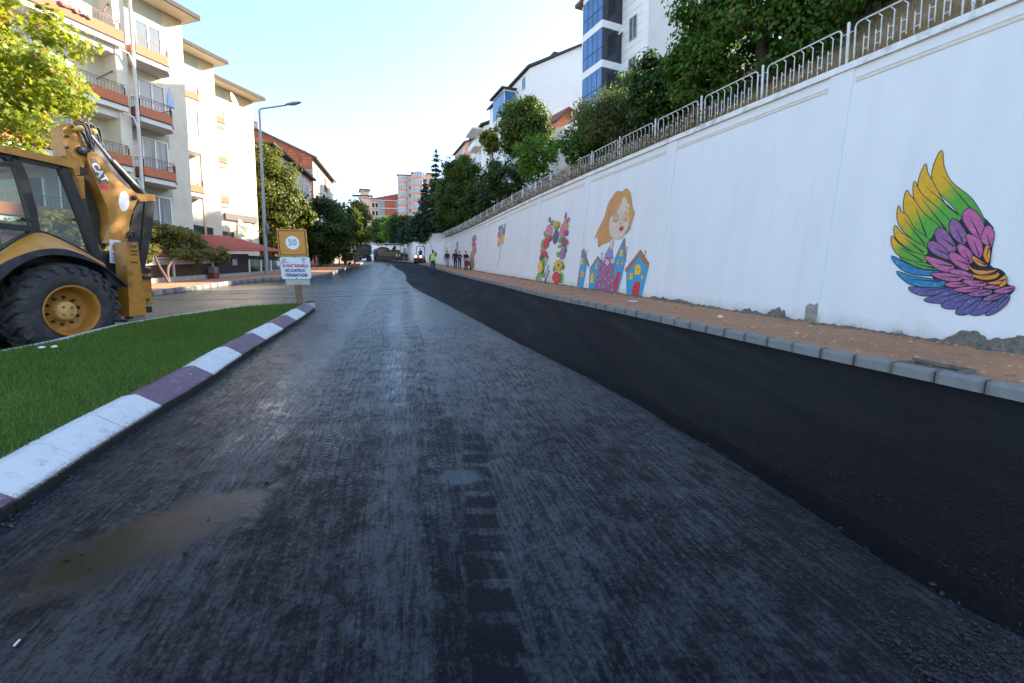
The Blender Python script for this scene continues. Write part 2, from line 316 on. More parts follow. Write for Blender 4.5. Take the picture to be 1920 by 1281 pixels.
    nb = nbump(N, L, h, nmath(N, L, 'MULTIPLY', keep, .6), .0075); nb = nbump(N, L, film, nmath(N, L, 'MULTIPLY', keep, .5), .006, nb); nb = nbump(N, L, grain, nmath(N, L, 'MULTIPLY', keep, nmath(N, L, 'MULTIPLY_ADD', rough_, .8, .12)), .006, nb); nb = nbump(N, L, vo.outputs[0], nmath(N, L, 'MULTIPLY', keep, nmath(N, L, 'MULTIPLY_ADD', rough_, .6, .1)), .005, nb)
    L.new(nb, b.inputs['Normal'])
    c = nmix(N, L, nmap(N, L, mid, .3, .7), (.0030, .0036, .0055), (.0085, .0088, .0105)); c = nmix(N, L, nmap(N, L, big, .55, .75, 0, .5), c, (.022, .018, .014))  # bluish base carries some of the sky's blue too
    c = nmix(N, L, nmap(N, L, grain, .66, .8, 0, .5), c, (.05, .05, .05))
    # brownish stone towards the side street beyond the island, warm sunlit reflections painted in
    sx = N.new('ShaderNodeSeparateXYZ'); L.new(P, sx.inputs[0])
    dry = nmath(N, L, 'MULTIPLY', nmap(N, L, sx.outputs[0], -9.5, -6.0, 1, 0), nmap(N, L, nmath(N, L, 'ADD', sx.outputs[1], nmath(N, L, 'MULTIPLY', mid, 5)), 21, 27, 1, 0))
    c = nmix(N, L, nmath(N, L, 'MULTIPLY', dry, .8), c, nmix(N, L, nmap(N, L, grain, .35, .7), (.075, .055, .038), (.24, .19, .14)))
    c = nmix(N, L, nmath(N, L, 'MULTIPLY', brown, .8), c, (.016, .010, .003))
    L.new(c, b.inputs['Base Color'])
    r = nmap(N, L, film, 0, 1, .40, .11); r = nmath(N, L, 'ADD', r, nmath(N, L, 'MULTIPLY', dry, .12)); r = nmath(N, L, 'MULTIPLY', r, nmath(N, L, 'MULTIPLY_ADD', keep, .6, .4)); L.new(r, b.inputs['Roughness'])
    L.new(nmath(N, L, 'MULTIPLY', nmap(N, L, film, 0, 1, .085, .92), nmath(N, L, 'MULTIPLY_ADD', brown, -.55, 1.)), b.inputs['Specular IOR Level']); b.inputs['Specular Tint'].default_value = (.56, .78, 1, 1)  # specular tint puts the blue of the reflected sky into the colour
    return m
def fresh_material():
    m = bpy.data.materials.new('fresh_black_asphalt'); m.use_nodes = True; N, L, b, P = pos_nodes(m)
    mp = N.new('ShaderNodeMapping'); mp.inputs['Rotation'].default_value = (0, 0, R(-16)); mp.inputs['Scale'].default_value = (1, .1, 1); L.new(P, mp.inputs['Vector'])
    lane = nnoise(N, L, mp.outputs[0], 2.2, 5, .6); grain = nnoise(N, L, P, 130, 3, .7); mid = nnoise(N, L, P, 3, 5, .65)
    vo = N.new('ShaderNodeTexVoronoi'); vo.inputs['Scale'].default_value = 85; L.new(P, vo.inputs['Vector'])
    # loosely raked coarse mix at the near end, rolled smoother further up
    sx = N.new('ShaderNodeSeparateXYZ'); L.new(P, sx.inputs[0]); near = nmap(N, L, nmath(N, L, 'ADD', sx.outputs[1], nmath(N, L, 'MULTIPLY', mid, 2.)), 3.2, 5.6, 1, 0)
    nb = nbump(N, L, vo.outputs[0], 1., .014); nb = nbump(N, L, grain, .9, .008, nb); nb = nbump(N, L, nmath(N, L, 'MULTIPLY', nnoise(N, L, P, 38, 4, .7), near), .9, .02, nb); nb = nbump(N, L, lane, .3, .01, nb)
    L.new(nb, b.inputs['Normal'])
    c = nmix(N, L, nmap(N, L, lane, .35, .65), (.0018, .0018, .0022), (.005, .005, .006)); c = nmix(N, L, nmap(N, L, nnoise(N, L, P, 150, 2, .5), .70, .78, 0, .5), c, (.16, .15, .14)); L.new(c, b.inputs['Base Color'])
    L.new(nmap(N, L, lane, .3, .7, .55, .75), b.inputs['Roughness']); b.inputs['Specular IOR Level'].default_value = .08
    return m
def dirt_material():
    m = bpy.data.materials.new('orange_dirt'); m.use_nodes = True; N, L, b, P = pos_nodes(m)
    big = nnoise(N, L, P, .9, 5, .65, .5); mid = nnoise(N, L, P, 7, 6, .7); grain = nnoise(N, L, P, 60, 4, .75)
    c = nmix(N, L, nmap(N, L, big, .35, .65), (.50, .225, .10), (.36, .175, .09)); c = nmix(N, L, nmap(N, L, mid, .52, .72, 0, .7), c, (.56, .33, .19)); c = nmix(N, L, nmap(N, L, grain, .6, .8, 0, .7), c, (.16, .095, .06))
    L.new(c, b.inputs['Base Color']); b.inputs['Roughness'].default_value = .95
    nb = nbump(N, L, mid, .8, .05); nb = nbump(N, L, grain, .8, .012, nb); L.new(nb, b.inputs['Normal']); return m
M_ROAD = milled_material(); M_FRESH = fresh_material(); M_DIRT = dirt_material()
M_KERB = mat('kerb_concrete', (.30, .30, .295), .85, .15, 4, .4, 60, dirt=(.16, .13, .10), dirt_s=5, dirt_amt=.45)

R_KERB = [(7.35,.2),(6.6,2.6),(5.88,5.12),(4.75,7.98),(2.95,12.9),(1.2,17.3),(-.62,23.2),(-2.75,29.6),(-5.6,39),(-8.1,47.4),(-10.6,56),(-13.6,65),(-17.5,75),(-24,89),(-33,103),(-44,114)]
WALL = [(11.2,.6),(9.85,4.0),(8.38,7.7),(7.12,10.9),(5.12,16),(3.28,20.8),(1.0,27.2),(-1.0,33.3),(-3.25,40.5),(-6.15,50),(-9.7,61.5),(-13.7,74),(-20,91),(-29,107),(-40,119.5),(-54,129)]
ASPH = [(2.5,1.7),(2.2,2.3),(2.05,3.11),(1.73,4.23),(1.29,5.7),(.38,8.08),(-.81,11.42),(-2.1,15),(-3.53,18.84),(-4.6,21.8),(-5.31,24.16),(-6.2,27.2),(-6.89,30.3),(-8.9,38),(-11.25,45.56),(-15.0,58),(-17.0,65),(-20.4,75),(-26.6,88)]
L_KERB = [(-12.2,11),(-12.45,15.8),(-12.8,19.5),(-13.2,21.8),(-13.15,24.2),(-12.3,26.5),(-12.0,28.5),(-12.5,31.5),(-14.2,37.5),(-16.8,48),(-19.4,58.3),(-22.6,70),(-28,84),(-36,96),(-46,106)]
def sm2(P, n=5): return [(p.x, p.y) for p in smooth_poly([(a, b, 0) for a, b in P], n, False)]
R_KERB, WALL, ASPH, L_KERB = sm2(R_KERB), sm2(WALL), sm2(ASPH), sm2(L_KERB)

# the land: one sheet to the horizon, just below the made surfaces
mb = MB(); xs = [-900,-400,-200,-120,-80,-60,-45,-35,-28,-22,-17,-12,-8,-4,0,4,8,12,20,40,90,200,400,900]; ys = [-300,-80,-30,-10,-4,0,4,8,14,20,28,36,46,58,72,90,110,130,160,200,300,500,1200]
def land(x, y): 
    z = G(x, y) if y < 130 else G(x, 130)+.02*(y-130)
    if y < -10: z = G(x, -10)
    return z - .12 + (.0 if abs(x) < 60 else 0)
vs = [(x, y, land(x, y)) for y in ys for x in xs]; n = len(xs)
mb.add(vs, [(j*n+i, j*n+i+1, (j+1)*n+i+1, (j+1)*n+i) for j in range(len(ys)-1) for i in range(n-1)])
structure('ground', mb, mat('earth', (.17, .13, .09), .95, .3, .5, .5, 8))
def sheet(name, lf, rf, yy, off, m, nx=8):
    mb = MB(); vs = []
    for y in yy:
        a, b = lf(y), rf(y)
        for i in range(nx+1):
            x = a+(b-a)*i/nx; vs.append((x, y, G(x, y)+off))
    k = nx+1; mb.add(vs, [(j*k+i, j*k+i+1, (j+1)*k+i+1, (j+1)*k+i) for j in range(len(yy)-1) for i in range(nx)], smooth=True)
    return structure(name, mb, m)
YY = [-6,-3,-1,0]+[i*.7 for i in range(1, 70)]+[49+i*2.5 for i in range(1, 23)]
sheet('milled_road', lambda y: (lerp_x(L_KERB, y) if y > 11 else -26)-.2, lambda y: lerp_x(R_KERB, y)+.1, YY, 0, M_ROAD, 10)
# fresh asphalt mat: 5 cm thick, ragged edge
FA_Y = [1.55+.017*i for i in range(230)]+[5.46+.06*i for i in range(20)]+[6.66+.25*i for i in range(80)]+[26.6+.8*i for i in range(77)]; mb = MB()
def fa_row(y, nx, lump):
    e = lerp_x(ASPH, y)+.035*mnoise.noise((0, y*1.7, 1))+.02*mnoise.noise((3, y*9, 1)); rk = lerp_x(R_KERB, y)+.02; fade = min(1, max(0, (y-1.55-.25*mnoise.noise((e, y*3, 4)))/.9))
    row = [(e-.11, y, G(e-.11, y)+.003), (e-.025, y, G(e, y)+.004+.032*fade+.008*lump*mnoise.noise((e*40, y*40, 2)))]
    for i in range(nx+1):
        f = i/nx; x = e+.05+(rk-e-.05)*f; z = .006+.048*fade+.003*mnoise.noise((x*2.5, y*1.2, 5))
        if lump: 
            q = Vector((x, y, 0)); z += lump*(.0055*mnoise.noise(q*62)+.006*mnoise.noise(q*27+Vector((5,0,0))))*(.45+.55*min(1, max(0, (5.0-y+.8*mnoise.noise(q*1.3))/1.6)))
        row.append((x, y, G(x, y)+z))
    return row
for ys_, nx in ((FA_Y[:245], 210), (FA_Y[244:], 12)):
    rows = [fa_row(y, nx, min(1, max(0, (6.3-y)/1.5)) if nx > 50 else 0) for y in ys_]; k = len(rows[0])
    mb.add([p for r in rows for p in r], [(j*k+i, j*k+i+1, (j+1)*k+i+1, (j+1)*k+i) for j in range(len(rows)-1) for i in range(k-1)], smooth=True)
structure('fresh_asphalt', mb, M_FRESH)
sheet('right_pavement', lambda y: lerp_x(R_KERB, y)+.16, lambda y: lerp_x(WALL, y)+.25, YY, .17, M_DIRT, 6)
sheet('left_pavement', lambda y: -42 if y > 15 else -30, lambda y: lerp_x(L_KERB, y)-.16, [y for y in YY if y > 11.3], .17, M_DIRT, 14)

def kerb_profile(L_, w, h, ch, under=.12):
    b = MB(); prof = [(0,-under),(0,h-ch*1.2),(ch*.5,h),(w,h),(w,-under)]
    b.loft([(-L_/2,y,z) for y, z in prof], [(L_/2,y,z) for y, z in prof]); return b
def kerb_mat(name, base, dirt, lo):
    m = bpy.data.materials.new(name); m.use_nodes = True; N = m.node_tree.nodes; L = m.node_tree.links; b = N['Principled BSDF']; P = N.new('ShaderNodeNewGeometry').outputs['Position']; O = N.new('ShaderNodeTexCoord').outputs['Object']
    s = N.new('ShaderNodeSeparateXYZ'); L.new(O, s.inputs[0]); nz = nnoise(N, L, P, 14, 6, .7); n2 = nnoise(N, L, P, 5, 5, .7)
    c = nmix(N, L, nmap(N, L, n2, .3, .7), tuple(x*.85 for x in base), tuple(min(1, x*1.1) for x in base))
    oi = N.new('ShaderNodeObjectInfo'); c = nmix(N, L, nmath(N, L, 'MULTIPLY', oi.outputs['Random'], .25), c, tuple(x*.6 for x in base))
    end = nmap(N, L, nmath(N, L, 'ADD', nmath(N, L, 'ABSOLUTE', s.outputs[0]), nmath(N, L, 'MULTIPLY', nz, .05)), .215, .26)      # mortar stain that ran out of the joints
    c = nmix(N, L, nmath(N, L, 'MULTIPLY', end, .75), c, dirt)
    foot = nmap(N, L, nmath(N, L, 'ADD', s.outputs[2], nmath(N, L, 'MULTIPLY', nz, .10)), lo+.03, lo+.075, 1, 0)                     # bitumen splashed along the foot
    c = nmix(N, L, nmath(N, L, 'MULTIPLY', foot, .7), c, (.035, .033, .03)); L.new(c, b.inputs['Base Color']); b.inputs['Roughness'].default_value = .88
    L.new(nbump(N, L, nz, .4, .01), b.inputs['Normal']); return m
M_KST = kerb_mat('kerb_stone_concrete', (.235, .235, .23), (.12, .095, .07), .035)
def lay_kerb(name, line, step, mesh, side, zoff=0, y0=-1, y1=200, jit=.006):
    """stones laid end to end; the stone's local +y points away from the road"""
    base = bpy.data.objects.new(name, None); COL.objects.link(base); base['kind'] = 'structure'; WORLD[base.name] = Matrix.Identity(4)
    P = resample([(x, y, 0) for x, y in line], step)
    for a, b in zip(P[:-1], P[1:]):
        if not (y0 <= a.y <= y1): continue
        a = Vector((a.x, a.y, G(a.x, a.y)+zoff)); b = Vector((b.x, b.y, G(b.x, b.y)+zoff)); t = (b-a).normalized()
        o = bpy.data.objects.new('kerb_stone', mesh); COL.objects.link(o); yv = Vector((t.y, -t.x, 0)).normalized()*side; zv = t.cross(yv) if side < 0 else t.cross(yv)
        if zv.z < 0: t = -t; zv = t.cross(yv)
        M = Matrix(((t.x,yv.x,zv.x,0),(t.y,yv.y,zv.y,0),(t.z,yv.z,zv.z,0),(0,0,0,1)))
        c = (a+b)/2 + Vector((random.uniform(-jit,jit), random.uniform(-jit,jit), random.uniform(-jit,jit))); M.translation = c
        M = M @ Matrix.Rotation(random.uniform(-.012,.012), 4, 'Z')
        o.matrix_basis = M; child(o, base)
    return base
kme = kerb_profile(.488, .16, .215, .03).mesh('kerb_stone', M_KST)
lay_kerb('right_kerb', R_KERB, .5, kme, 1, 0, .5, 62)
lay_kerb('left_kerb', L_KERB, .6, kerb_profile(.585, .16, .205, .03).mesh('kerb_stone', M_KST), -1, 0, 11, 75)
# ---- traffic island: painted kerb, back edging, lawn
ISL = [(-2.62,.4),(-2.98,2.2),(-3.18,3.02),(-3.37,3.75),(-3.52,4.4),(-3.68,5.33),(-4.05,6.68),(-4.33,7.9),(-4.9,10.3),(-5.62,13.2)]
def paint_mat(name, c):
    m = bpy.data.materials.new(name); m.use_nodes = True; N, L, b, P = pos_nodes(m); O = N.new('ShaderNodeTexCoord').outputs['Object']; s = N.new('ShaderNodeSeparateXYZ'); L.new(O, s.inputs[0])
    nz = nnoise(N, L, P, 11, 7, .72); n2 = nnoise(N, L, P, 60, 4, .7); big = nnoise(N, L, P, 2.2, 4, .6)
    cc = nmix(N, L, nmap(N, L, big, .35, .65), tuple(x*.9 for x in c), c); cc = nmix(N, L, nmap(N, L, nz, .54, .70, 0, .55), cc, (.34, .29, .23)); cc = nmix(N, L, nmap(N, L, nnoise(N, L, P, 23, 3, .5), .66, .71, 0, .8), cc, (.40, .36, .30))
    tar = nmap(N, L, nmath(N, L, 'ADD', s.outputs[2], nmath(N, L, 'MULTIPLY', n2, .09)), .105, .15, 1, 0)      # black tack coat sprayed onto the foot
    cc = nmix(N, L, tar, cc, (.012, .011, .010)); L.new(cc, b.inputs['Base Color']); b.inputs['Roughness'].default_value = .6; L.new(nbump(N, L, n2, .3, .006), b.inputs['Normal']); return m
M_WPAINT = paint_mat('white_kerb_paint', (.62, .63, .62)); M_PPAINT = paint_mat('purple_kerb_paint', (.125, .065, .105))
def isl_stone(m, name):
    b = MB(); prof = [(0,-.1),(0,.085),(.02,.10),(.19,.205),(.22,.215),(.33,.20),(.33,-.1)]; L_ = .594
    b.loft([(-L_/2,y,z) for y, z in prof], [(L_/2,y,z) for y, z in prof]); return b.mesh(name, m)
wst, pst = isl_stone(M_WPAINT, 'kerb_stone'), isl_stone(M_PPAINT, 'kerb_stone')
isl_kerb = lay_kerb('island_kerb', ISL, .6, wst, -1, 0, -1, 13.4, .004)
P0 = at_ground(94, 914)
for i, o in enumerate([c for c in isl_kerb.children]):
    # colour changes every two stones, counted from the white block that begins beside the camera
    s_ = (o.matrix_basis.translation - Vector((P0.x-.2, P0.y, P0.z))).length*(1 if o.matrix_basis.translation.y > P0.y else -1)
    if int(math.floor(s_/1.2)) % 2 != 0: o.data = pst
BACK = [(-6.6,3.2),(-6.55,4.6),(-6.5,5.74),(-6.55,6.6),(-6.85,7.92),(-6.75,9.3),(-6.35,10.9),(-5.9,12.5),(-5.75,13.35)]
mb = MB(); pts = resample([(x,y,0) for x,y in sm2(BACK)], .3); 
for i in range(len(pts)-1):
    r = []
    for p in (pts[i], pts[i+1]):
        q = pts[min(i+1,len(pts)-1)]-pts[i]; q.normalize(); nn = Vector((-q.y, q.x, 0)); f = min(1, max(0, (13.35-p.y)/2.5)); zt = G(p.x,p.y)+.16+.17*f
        a = p-nn*.05; b_ = p+nn*.05; r.append([(a.x,a.y,zt-.5),(b_.x,b_.y,zt-.5),(b_.x,b_.y,zt),(a.x,a.y,zt)])
    mb.loft(r[0], r[1], caps=(i in (0, len(pts)-2)))
structure('island_edging', mb, mat('edging_concrete', (.55, .54, .50), .85, .15, 8, .3, 50, dirt=(.2, .18, .15)))
def isl_x0(y): return lerp_x(ISL, y)-.32
def isl_x1(y): return lerp_x(BACK, y)+.05
def lawn_z(x, y):
    a, b = isl_x0(y), isl_x1(y); t = 0 if a == b else min(1, max(0, (a-x)/(a-b))); f = min(1, max(0, (13.35-y)/2.5))
    return G(x, y) + .185 + (.13*f)*t + .02*mnoise.noise((x*.8, y*.8, 0))
mb = MB(); vs = []; yy = [.6+.2*i for i in range(64)]; yy = [y for y in yy if y < 13.3]; nx = 14
for y in yy:
    for i in range(nx+1):
        x = isl_x0(y)+(isl_x1(y)-isl_x0(y))*i/nx; vs.append((x, y, lawn_z(x, y)))
k = nx+1; mb.add(vs, [(j*k+i, j*k+i+1, (j+1)*k+i+1, (j+1)*k+i) for j in range(len(yy)-1) for i in range(nx)], smooth=True)
structure('lawn', mb, mat('lawn_soil', (.03, .07, .014), .95, .4, 3, .6, 60))
def blades(name, n, sampler, hgt, wid, m, lean=.45, seg=2):
    """a mass of single blades: each a bent two-segment strip"""
    P = np.array([sampler() for _ in range(n)], np.float32); a = RNG.uniform(0, 2*np.pi, n); h = hgt*RNG.uniform(.55, 1.25, n); w = wid*RNG.uniform(.7, 1.3, n)
    dx, dy = np.cos(a), np.sin(a); l = lean*h*RNG.uniform(.2, 1.2, n); b = RNG.uniform(0, 2*np.pi, n); lx, ly = np.cos(b)*l, np.sin(b)*l
    V = np.zeros((n, 5, 3), np.float32)
    for k, (t, ww) in enumerate(((0, 1), (0, -1), (.55, -.8), (.55, .8))):
        V[:,k,0] = P[:,0]+dx*w*ww/2+lx*t*t; V[:,k,1] = P[:,1]+dy*w*ww/2+ly*t*t; V[:,k,2] = P[:,2]+h*t
    V[:,4,0] = P[:,0]+lx; V[:,4,1] = P[:,1]+ly; V[:,4,2] = P[:,2]+h*.95
    base = (np.arange(n)*5)[:,None]; T = np.concatenate([base+np.array([0,1,2]), base+np.array([0,2,3]), base+np.array([3,2,4])])
    return link(name, big_mesh(name, V.reshape(-1,3), T, m), None, 'stuff')
def lawn_pt():
    while True:
        y = .9+12.4*random.random()**1.25; a, b = isl_x0(y), isl_x1(y)
        if random.random()*4 > abs(a-b): continue
        x = a+(b-a)*random.random(); return (x, y, lawn_z(x, y)-.005)
o = blades('grass', 120000, lawn_pt, .055, .0055, leaf_mat('grass_blade', (.030, .085, .009), (.12, .205, .026), (.20, .21, .06), .3, .07))
tag(o, 'short mown green grass on the traffic island beside the painted kerb', 'grass')
# ============================================================ RETAINING WALL with its murals, fence, bank
BAT = .135                                    # batter: metres back per metre of height
def wall_top(y): return lerp_x([(6.72,0),(6.75,42),(6.93,52),(7.35,64),(8.3,75),(9.5,92),(10.3,108),(11.6,130)], y)
WP = [(p.x, p.y) for p in resample([(x, y, 0) for x, y in WALL], .5)]
def arc(line):
    s = [0.]
    for a, b in zip(line[:-1], line[1:]): s.append(s[-1]+math.dist(a, b))
    return s
WS = arc(WP); WLEN = WS[-1]
def wpt(s):
    s = min(max(s, 0), WLEN-1e-6); i = min(int(s/.5), len(WP)-2)
    while WS[i+1] < s: i += 1
    while WS[i] > s: i -= 1
    f = (s-WS[i])/(WS[i+1]-WS[i]); return WP[i][0]+(WP[i+1][0]-WP[i][0])*f, WP[i][1]+(WP[i+1][1]-WP[i][1])*f
def wnorm(s):                                  # horizontal unit vector out of the wall, towards the road
    a = wpt(max(0, s-.4)); b = wpt(min(WLEN, s+.4)); t = Vector((b[0]-a[0], b[1]-a[1], 0)).normalized(); return Vector((-t.y, t.x, 0))
def s_at_y(y): return float(np.interp(y, [p[1] for p in WP], WS))
def wall_material():
    m = bpy.data.materials.new('white_wall_paint'); m.use_nodes = True; N, L, b, P = pos_nodes(m); vz = N.new('ShaderNodeMapping'); vz.inputs['Scale'].default_value = (1, 1, .07); L.new(P, vz.inputs['Vector'])
    run = nnoise(N, L, vz.outputs[0], 5.5, 6, .7); roll = nnoise(N, L, vz.outputs[0], 1.6, 3, .6); big = nnoise(N, L, P, .55, 4, .6); mid = nnoise(N, L, P, 3, 6, .7); sp = N.new('ShaderNodeSeparateXYZ'); L.new(P, sp.inputs[0])
    c = nmix(N, L, nmap(N, L, big, .3, .7), (.745, .742, .738), (.715, .716, .718)); c = nmix(N, L, nmap(N, L, roll, .4, .65, 0, .5), c, (.66, .665, .67)); c = nmix(N, L, nmap(N, L, run, .60, .80, 0, .35), c, (.55, .52, .47)); c = nmix(N, L, nmap(N, L, mid, .66, .78, 0, .35), c, (.50, .47, .42))
    hgt = nmath(N, L, 'SUBTRACT', sp.outputs[2], nmath(N, L, 'ADD', nmath(N, L, 'MULTIPLY', sp.outputs[1], .059), nmath(N, L, 'MULTIPLY', sp.outputs[0], -.0158)))
    spl = nmap(N, L, nmath(N, L, 'ADD', hgt, nmath(N, L, 'MULTIPLY', mid, .7)), .45, .80, .55, 0); c = nmix(N, L, spl, c, (.46, .36, .28))               # mud splashed up from the dirt pavement
    L.new(c, b.inputs['Base Color']); b.inputs['Roughness'].default_value = .75; nb = nbump(N, L, nnoise(N, L, P, 30, 4, .7), .18, .02); L.new(nbump(N, L, big, .4, .06, nb), b.inputs['Normal']); return m
M_WALL = wall_material()
M_COP = mat('white_coping', (.74, .73, .70), .8, .08, 2, .4, 20, dirt=(.24, .22, .19), dirt_s=2.2, dirt_amt=.75)
M_MOULD = mat('cream_moulding', (.66, .60, .50), .8, .1, 6)
wall = thing('retaining_wall', 'long tall white retaining wall painted with murals along the right side of the road', 'wall', (wpt(20)[0], wpt(20)[1], 1))
S_FIRST = s_at_y(10.95); BAY = 5.75
edges = [S_FIRST-2*BAY, S_FIRST-BAY]+[S_FIRST+BAY*i for i in range(60)]
edges = [e for e in edges if 0 <= e <= WLEN]; edges = [0.]+edges+[WLEN]
BAYS = []
def wall_pos(s, z, out=0.):
    x, y = wpt(s); n = wnorm(s); zb = G(x, y)+.15; p = Vector((x, y, 0)) - n*(BAT*(z-zb)) + n*out; p.z = z; return p
for k in range(len(edges)-1):
    s0, s1 = edges[k], edges[k+1]
    if s1-s0 < .3: continue
    near = s0 < 60
    y0, y1 = wpt(s0)[1], wpt(s1)[1]; n = wnorm((s0+s1)/2)
    def P_(s, z, out, s0=s0, s1=s1, A_=wpt(s0), B_=wpt(s1), n=n): 
        (xa, ya), (xb, yb) = A_, B_; f = (s-s0)/(s1-s0); x, y = xa+(xb-xa)*f, ya+(yb-ya)*f; zb = G(x, y)+.15
        p = Vector((x, y, z)) - n*(BAT*(z-zb)) + n*out; return p
    def slab(a, b, za, zb_, o0, o1, nm, m, P_=P_):
        """piece of wall between stations a,b; za/zb_ give bottom and top height at each"""
        mb = MB(); lo = [P_(a, za(a), o0), P_(b, za(b), o0), P_(b, zb_(b), o0), P_(a, zb_(a), o0)]; hi = [P_(a, za(a), o1), P_(b, za(b), o1), P_(b, zb_(b), o1), P_(a, zb_(a), o1)]
        mb.loft(hi, lo); return put(nm, mb, m, wall)
    gz = lambda s: G(*wpt(min(max(s, 0), WLEN)))-.1
    tz = lambda s: wall_top(wpt(min(max(s, 0), WLEN))[1])
    hw = .27 if near else .2
    a, b = s0+(hw if k else 0), s1-hw
    slab(a, b, gz, lambda s: tz(s)-.16, -.5, 0, 'wall_panel', M_WALL)
    slab(b, s1+hw if k < len(edges)-2 else s1, gz, lambda s: tz(s)-.16, -.5, .034, 'pilaster', M_WALL, wall_pos)
    slab(s0, s1, lambda s: tz(s)-.158, tz, -.62, .085, 'coping', M_COP)
    if near:
        slab(a+.05, b-.05, lambda s: tz(s)-.50, lambda s: tz(s)-.44, -.02, .020, 'moulding', M_MOULD)
        slab(a+.05, b-.05, lambda s: tz(s)-.415, lambda s: tz(s)-.39, -.02, .014, 'moulding', M_MOULD)
    pa, pb, pc = P_(s0, 1., 0), P_(s1, 1., 0), P_(s0, 6., 0); nn = (pb-pa).cross(pc-pa).normalized()
    BAYS.append((pa, (pb-pa).normalized(), (pb-pa).length, nn if nn.dot(n) > 0 else -nn))
# ---- paint on the wall: outlines laid on the real (leaning) wall face
def wall_hit(u, v, out):
    best = None
    for a, t, ln, nn in BAYS:
        q = on_plane(u, v, a+nn*out, nn); f = (q-a).dot(t)/ln; dd = abs(f-.5)
        if (q-EYE).dot(ray(u, v)) > 0 and (best is None or dd < best[0]): best = (dd, q)
        if -.001 <= f <= 1.001 and (q-EYE).dot(ray(u, v)) > 0: return q
    return best[1]
PAINTS = {}
def pm(c, c2=None, sc=6):
    key = 'paint_%d_%d_%d' % tuple(int(x*99) for x in c) + ('' if c2 is None else '_%d' % int(c2[0]*99))
    return mat(key, c, .7, .16, sc, c2=c2, bump=.12, bs=30, dirt=tuple(x*.55+.30 for x in c), dirt_s=13, dirt_amt=.55)
class Mural:
    def __init__(s, name, zoom, label=None):
        s.ox, s.oy, s.k = zoom; s.layer = 4; s.root = None; s.name = name; s.label = label
    def pt(s, p, out): return wall_hit(s.ox+p[0]*s.k, s.oy+p[1]*s.k, out)
    def poly(s, name, P, m, sm=3, grow=0.):
        if sm: P = [(q.x, q.y) for q in smooth_poly([(a, b, 0) for a, b in P], sm)]
        if grow:
            cx = sum(p[0] for p in P)/len(P); cy = sum(p[1] for p in P)/len(P); Q = []
            for i, p in enumerate(P):
                a, b = P[i-1], P[(i+1) % len(P)]; tx, ty = b[0]-a[0], b[1]-a[1]; l = math.hypot(tx, ty) or 1; nx, ny = ty/l, -tx/l
                Q.append((p[0]+nx*grow, p[1]+ny*grow))
            ar = lambda Z: abs(sum(Z[i-1][0]*Z[i][1]-Z[i][0]*Z[i-1][1] for i in range(len(Z))))
            if ar(Q) < ar(P): Q = [(2*p[0]-q[0], 2*p[1]-q[1]) for p, q in zip(P, Q)]
            P = Q
        s.layer += .35; pts = [s.pt(p, s.layer*.001) for p in P]; mb = MB(); mb.poly(pts)
        if s.root is None: o = put(s.name, mb, m, wall); s.root = o
        else: o = put(name, mb, m, s.root)
        if o is s.root and s.label: o['label'] = s.label
        return o
    def ell(s, name, cx, cy, rx, ry, m, rot=0, n=16, grow=0, wob=0, lobes=0):
        P = []
        for i in range(n):
            a = 2*math.pi*i/n; w = 1+wob*math.cos(lobes*a) if lobes else 1
            x, y = rx*w*math.cos(a), ry*w*math.sin(a); P.append((cx+x*math.cos(rot)-y*math.sin(rot), cy+x*math.sin(rot)+y*math.cos(rot)))
        return s.poly(name, P, m, 0 if not lobes else 2, grow)
    def line(s, name, P, w, m):
        P = [Vector((a, b, 0)) for a, b in P]; l, r = [], []
        for i, p in enumerate(P):
            t = (P[min(i+1, len(P)-1)]-P[max(i-1, 0)]).normalized(); ww = w[i] if isinstance(w, (list, tuple)) else w
            l.append((p.x-t.y*ww/2, p.y+t.x*ww/2)); r.append((p.x+t.y*ww/2, p.y-t.x*ww/2))
        return s.poly(name, l+r[::-1], m, 0)
INK = mat('paint_ink', (.012, .012, .018), .7, .3, 9, c2=(.03,.03,.035))
def two_tone(name, c1, c2, p0, p1, width):
    """paint changing from c1 to c2 along the line p0 -> p1 on the wall, brushed unevenly"""
    m = bpy.data.materials.new(name); m.use_nodes = True; N, L, b, P = pos_nodes(m); d = (p1-p0).normalized(); dp = N.new('ShaderNodeVectorMath'); dp.operation = 'DOT_PRODUCT'; L.new(P, dp.inputs[0]); dp.inputs[1].default_value = tuple(d); k = p0.dot(d)
    nz = nnoise(N, L, P, 5, 4, .6); n2 = nnoise(N, L, P, 14, 4, .7); f = nmap(N, L, nmath(N, L, 'ADD', dp.outputs['Value'], nmath(N, L, 'MULTIPLY_ADD', nz, .5, -.25)), k-width/2, k+width/2); cc = nmix(N, L, f, c1, c2)
    L.new(nmix(N, L, nmap(N, L, n2, .45, .7, 0, .35), cc, tuple(x*.6 for x in c1)), b.inputs['Base Color']); b.inputs['Roughness'].default_value = .7; return m
def wz(a, b): return wall_hit(1600+a*320/1079, 260+b*320/1079, 0)
YG = two_tone('paint_green_to_yellow', (.085, .34, .03), (.74, .37, .01), wz(465, 450), wz(400, 405), .42)
YG2 = two_tone('paint_lime_to_yellow', (.10, .33, .03), (.72, .38, .01), wz(325, 665), wz(285, 620), .22)
TEAL = pm((.008, .23, .36), (.01, .13, .33), 3); NAVY = pm((.075, .075, .23), (.12, .09, .25), 4)
PINK = pm((.52, .10, .24), (.36, .085, .24), 3); MAUV = pm((.17, .08, .21), (.33, .095, .25), 3); ORNG = pm((.70, .27, .01), (.64, .18, .01), 5)
w_ = Mural('wing_mural', (1600, 260, 320/1079), 'rainbow feathered wing painted with black outlines')
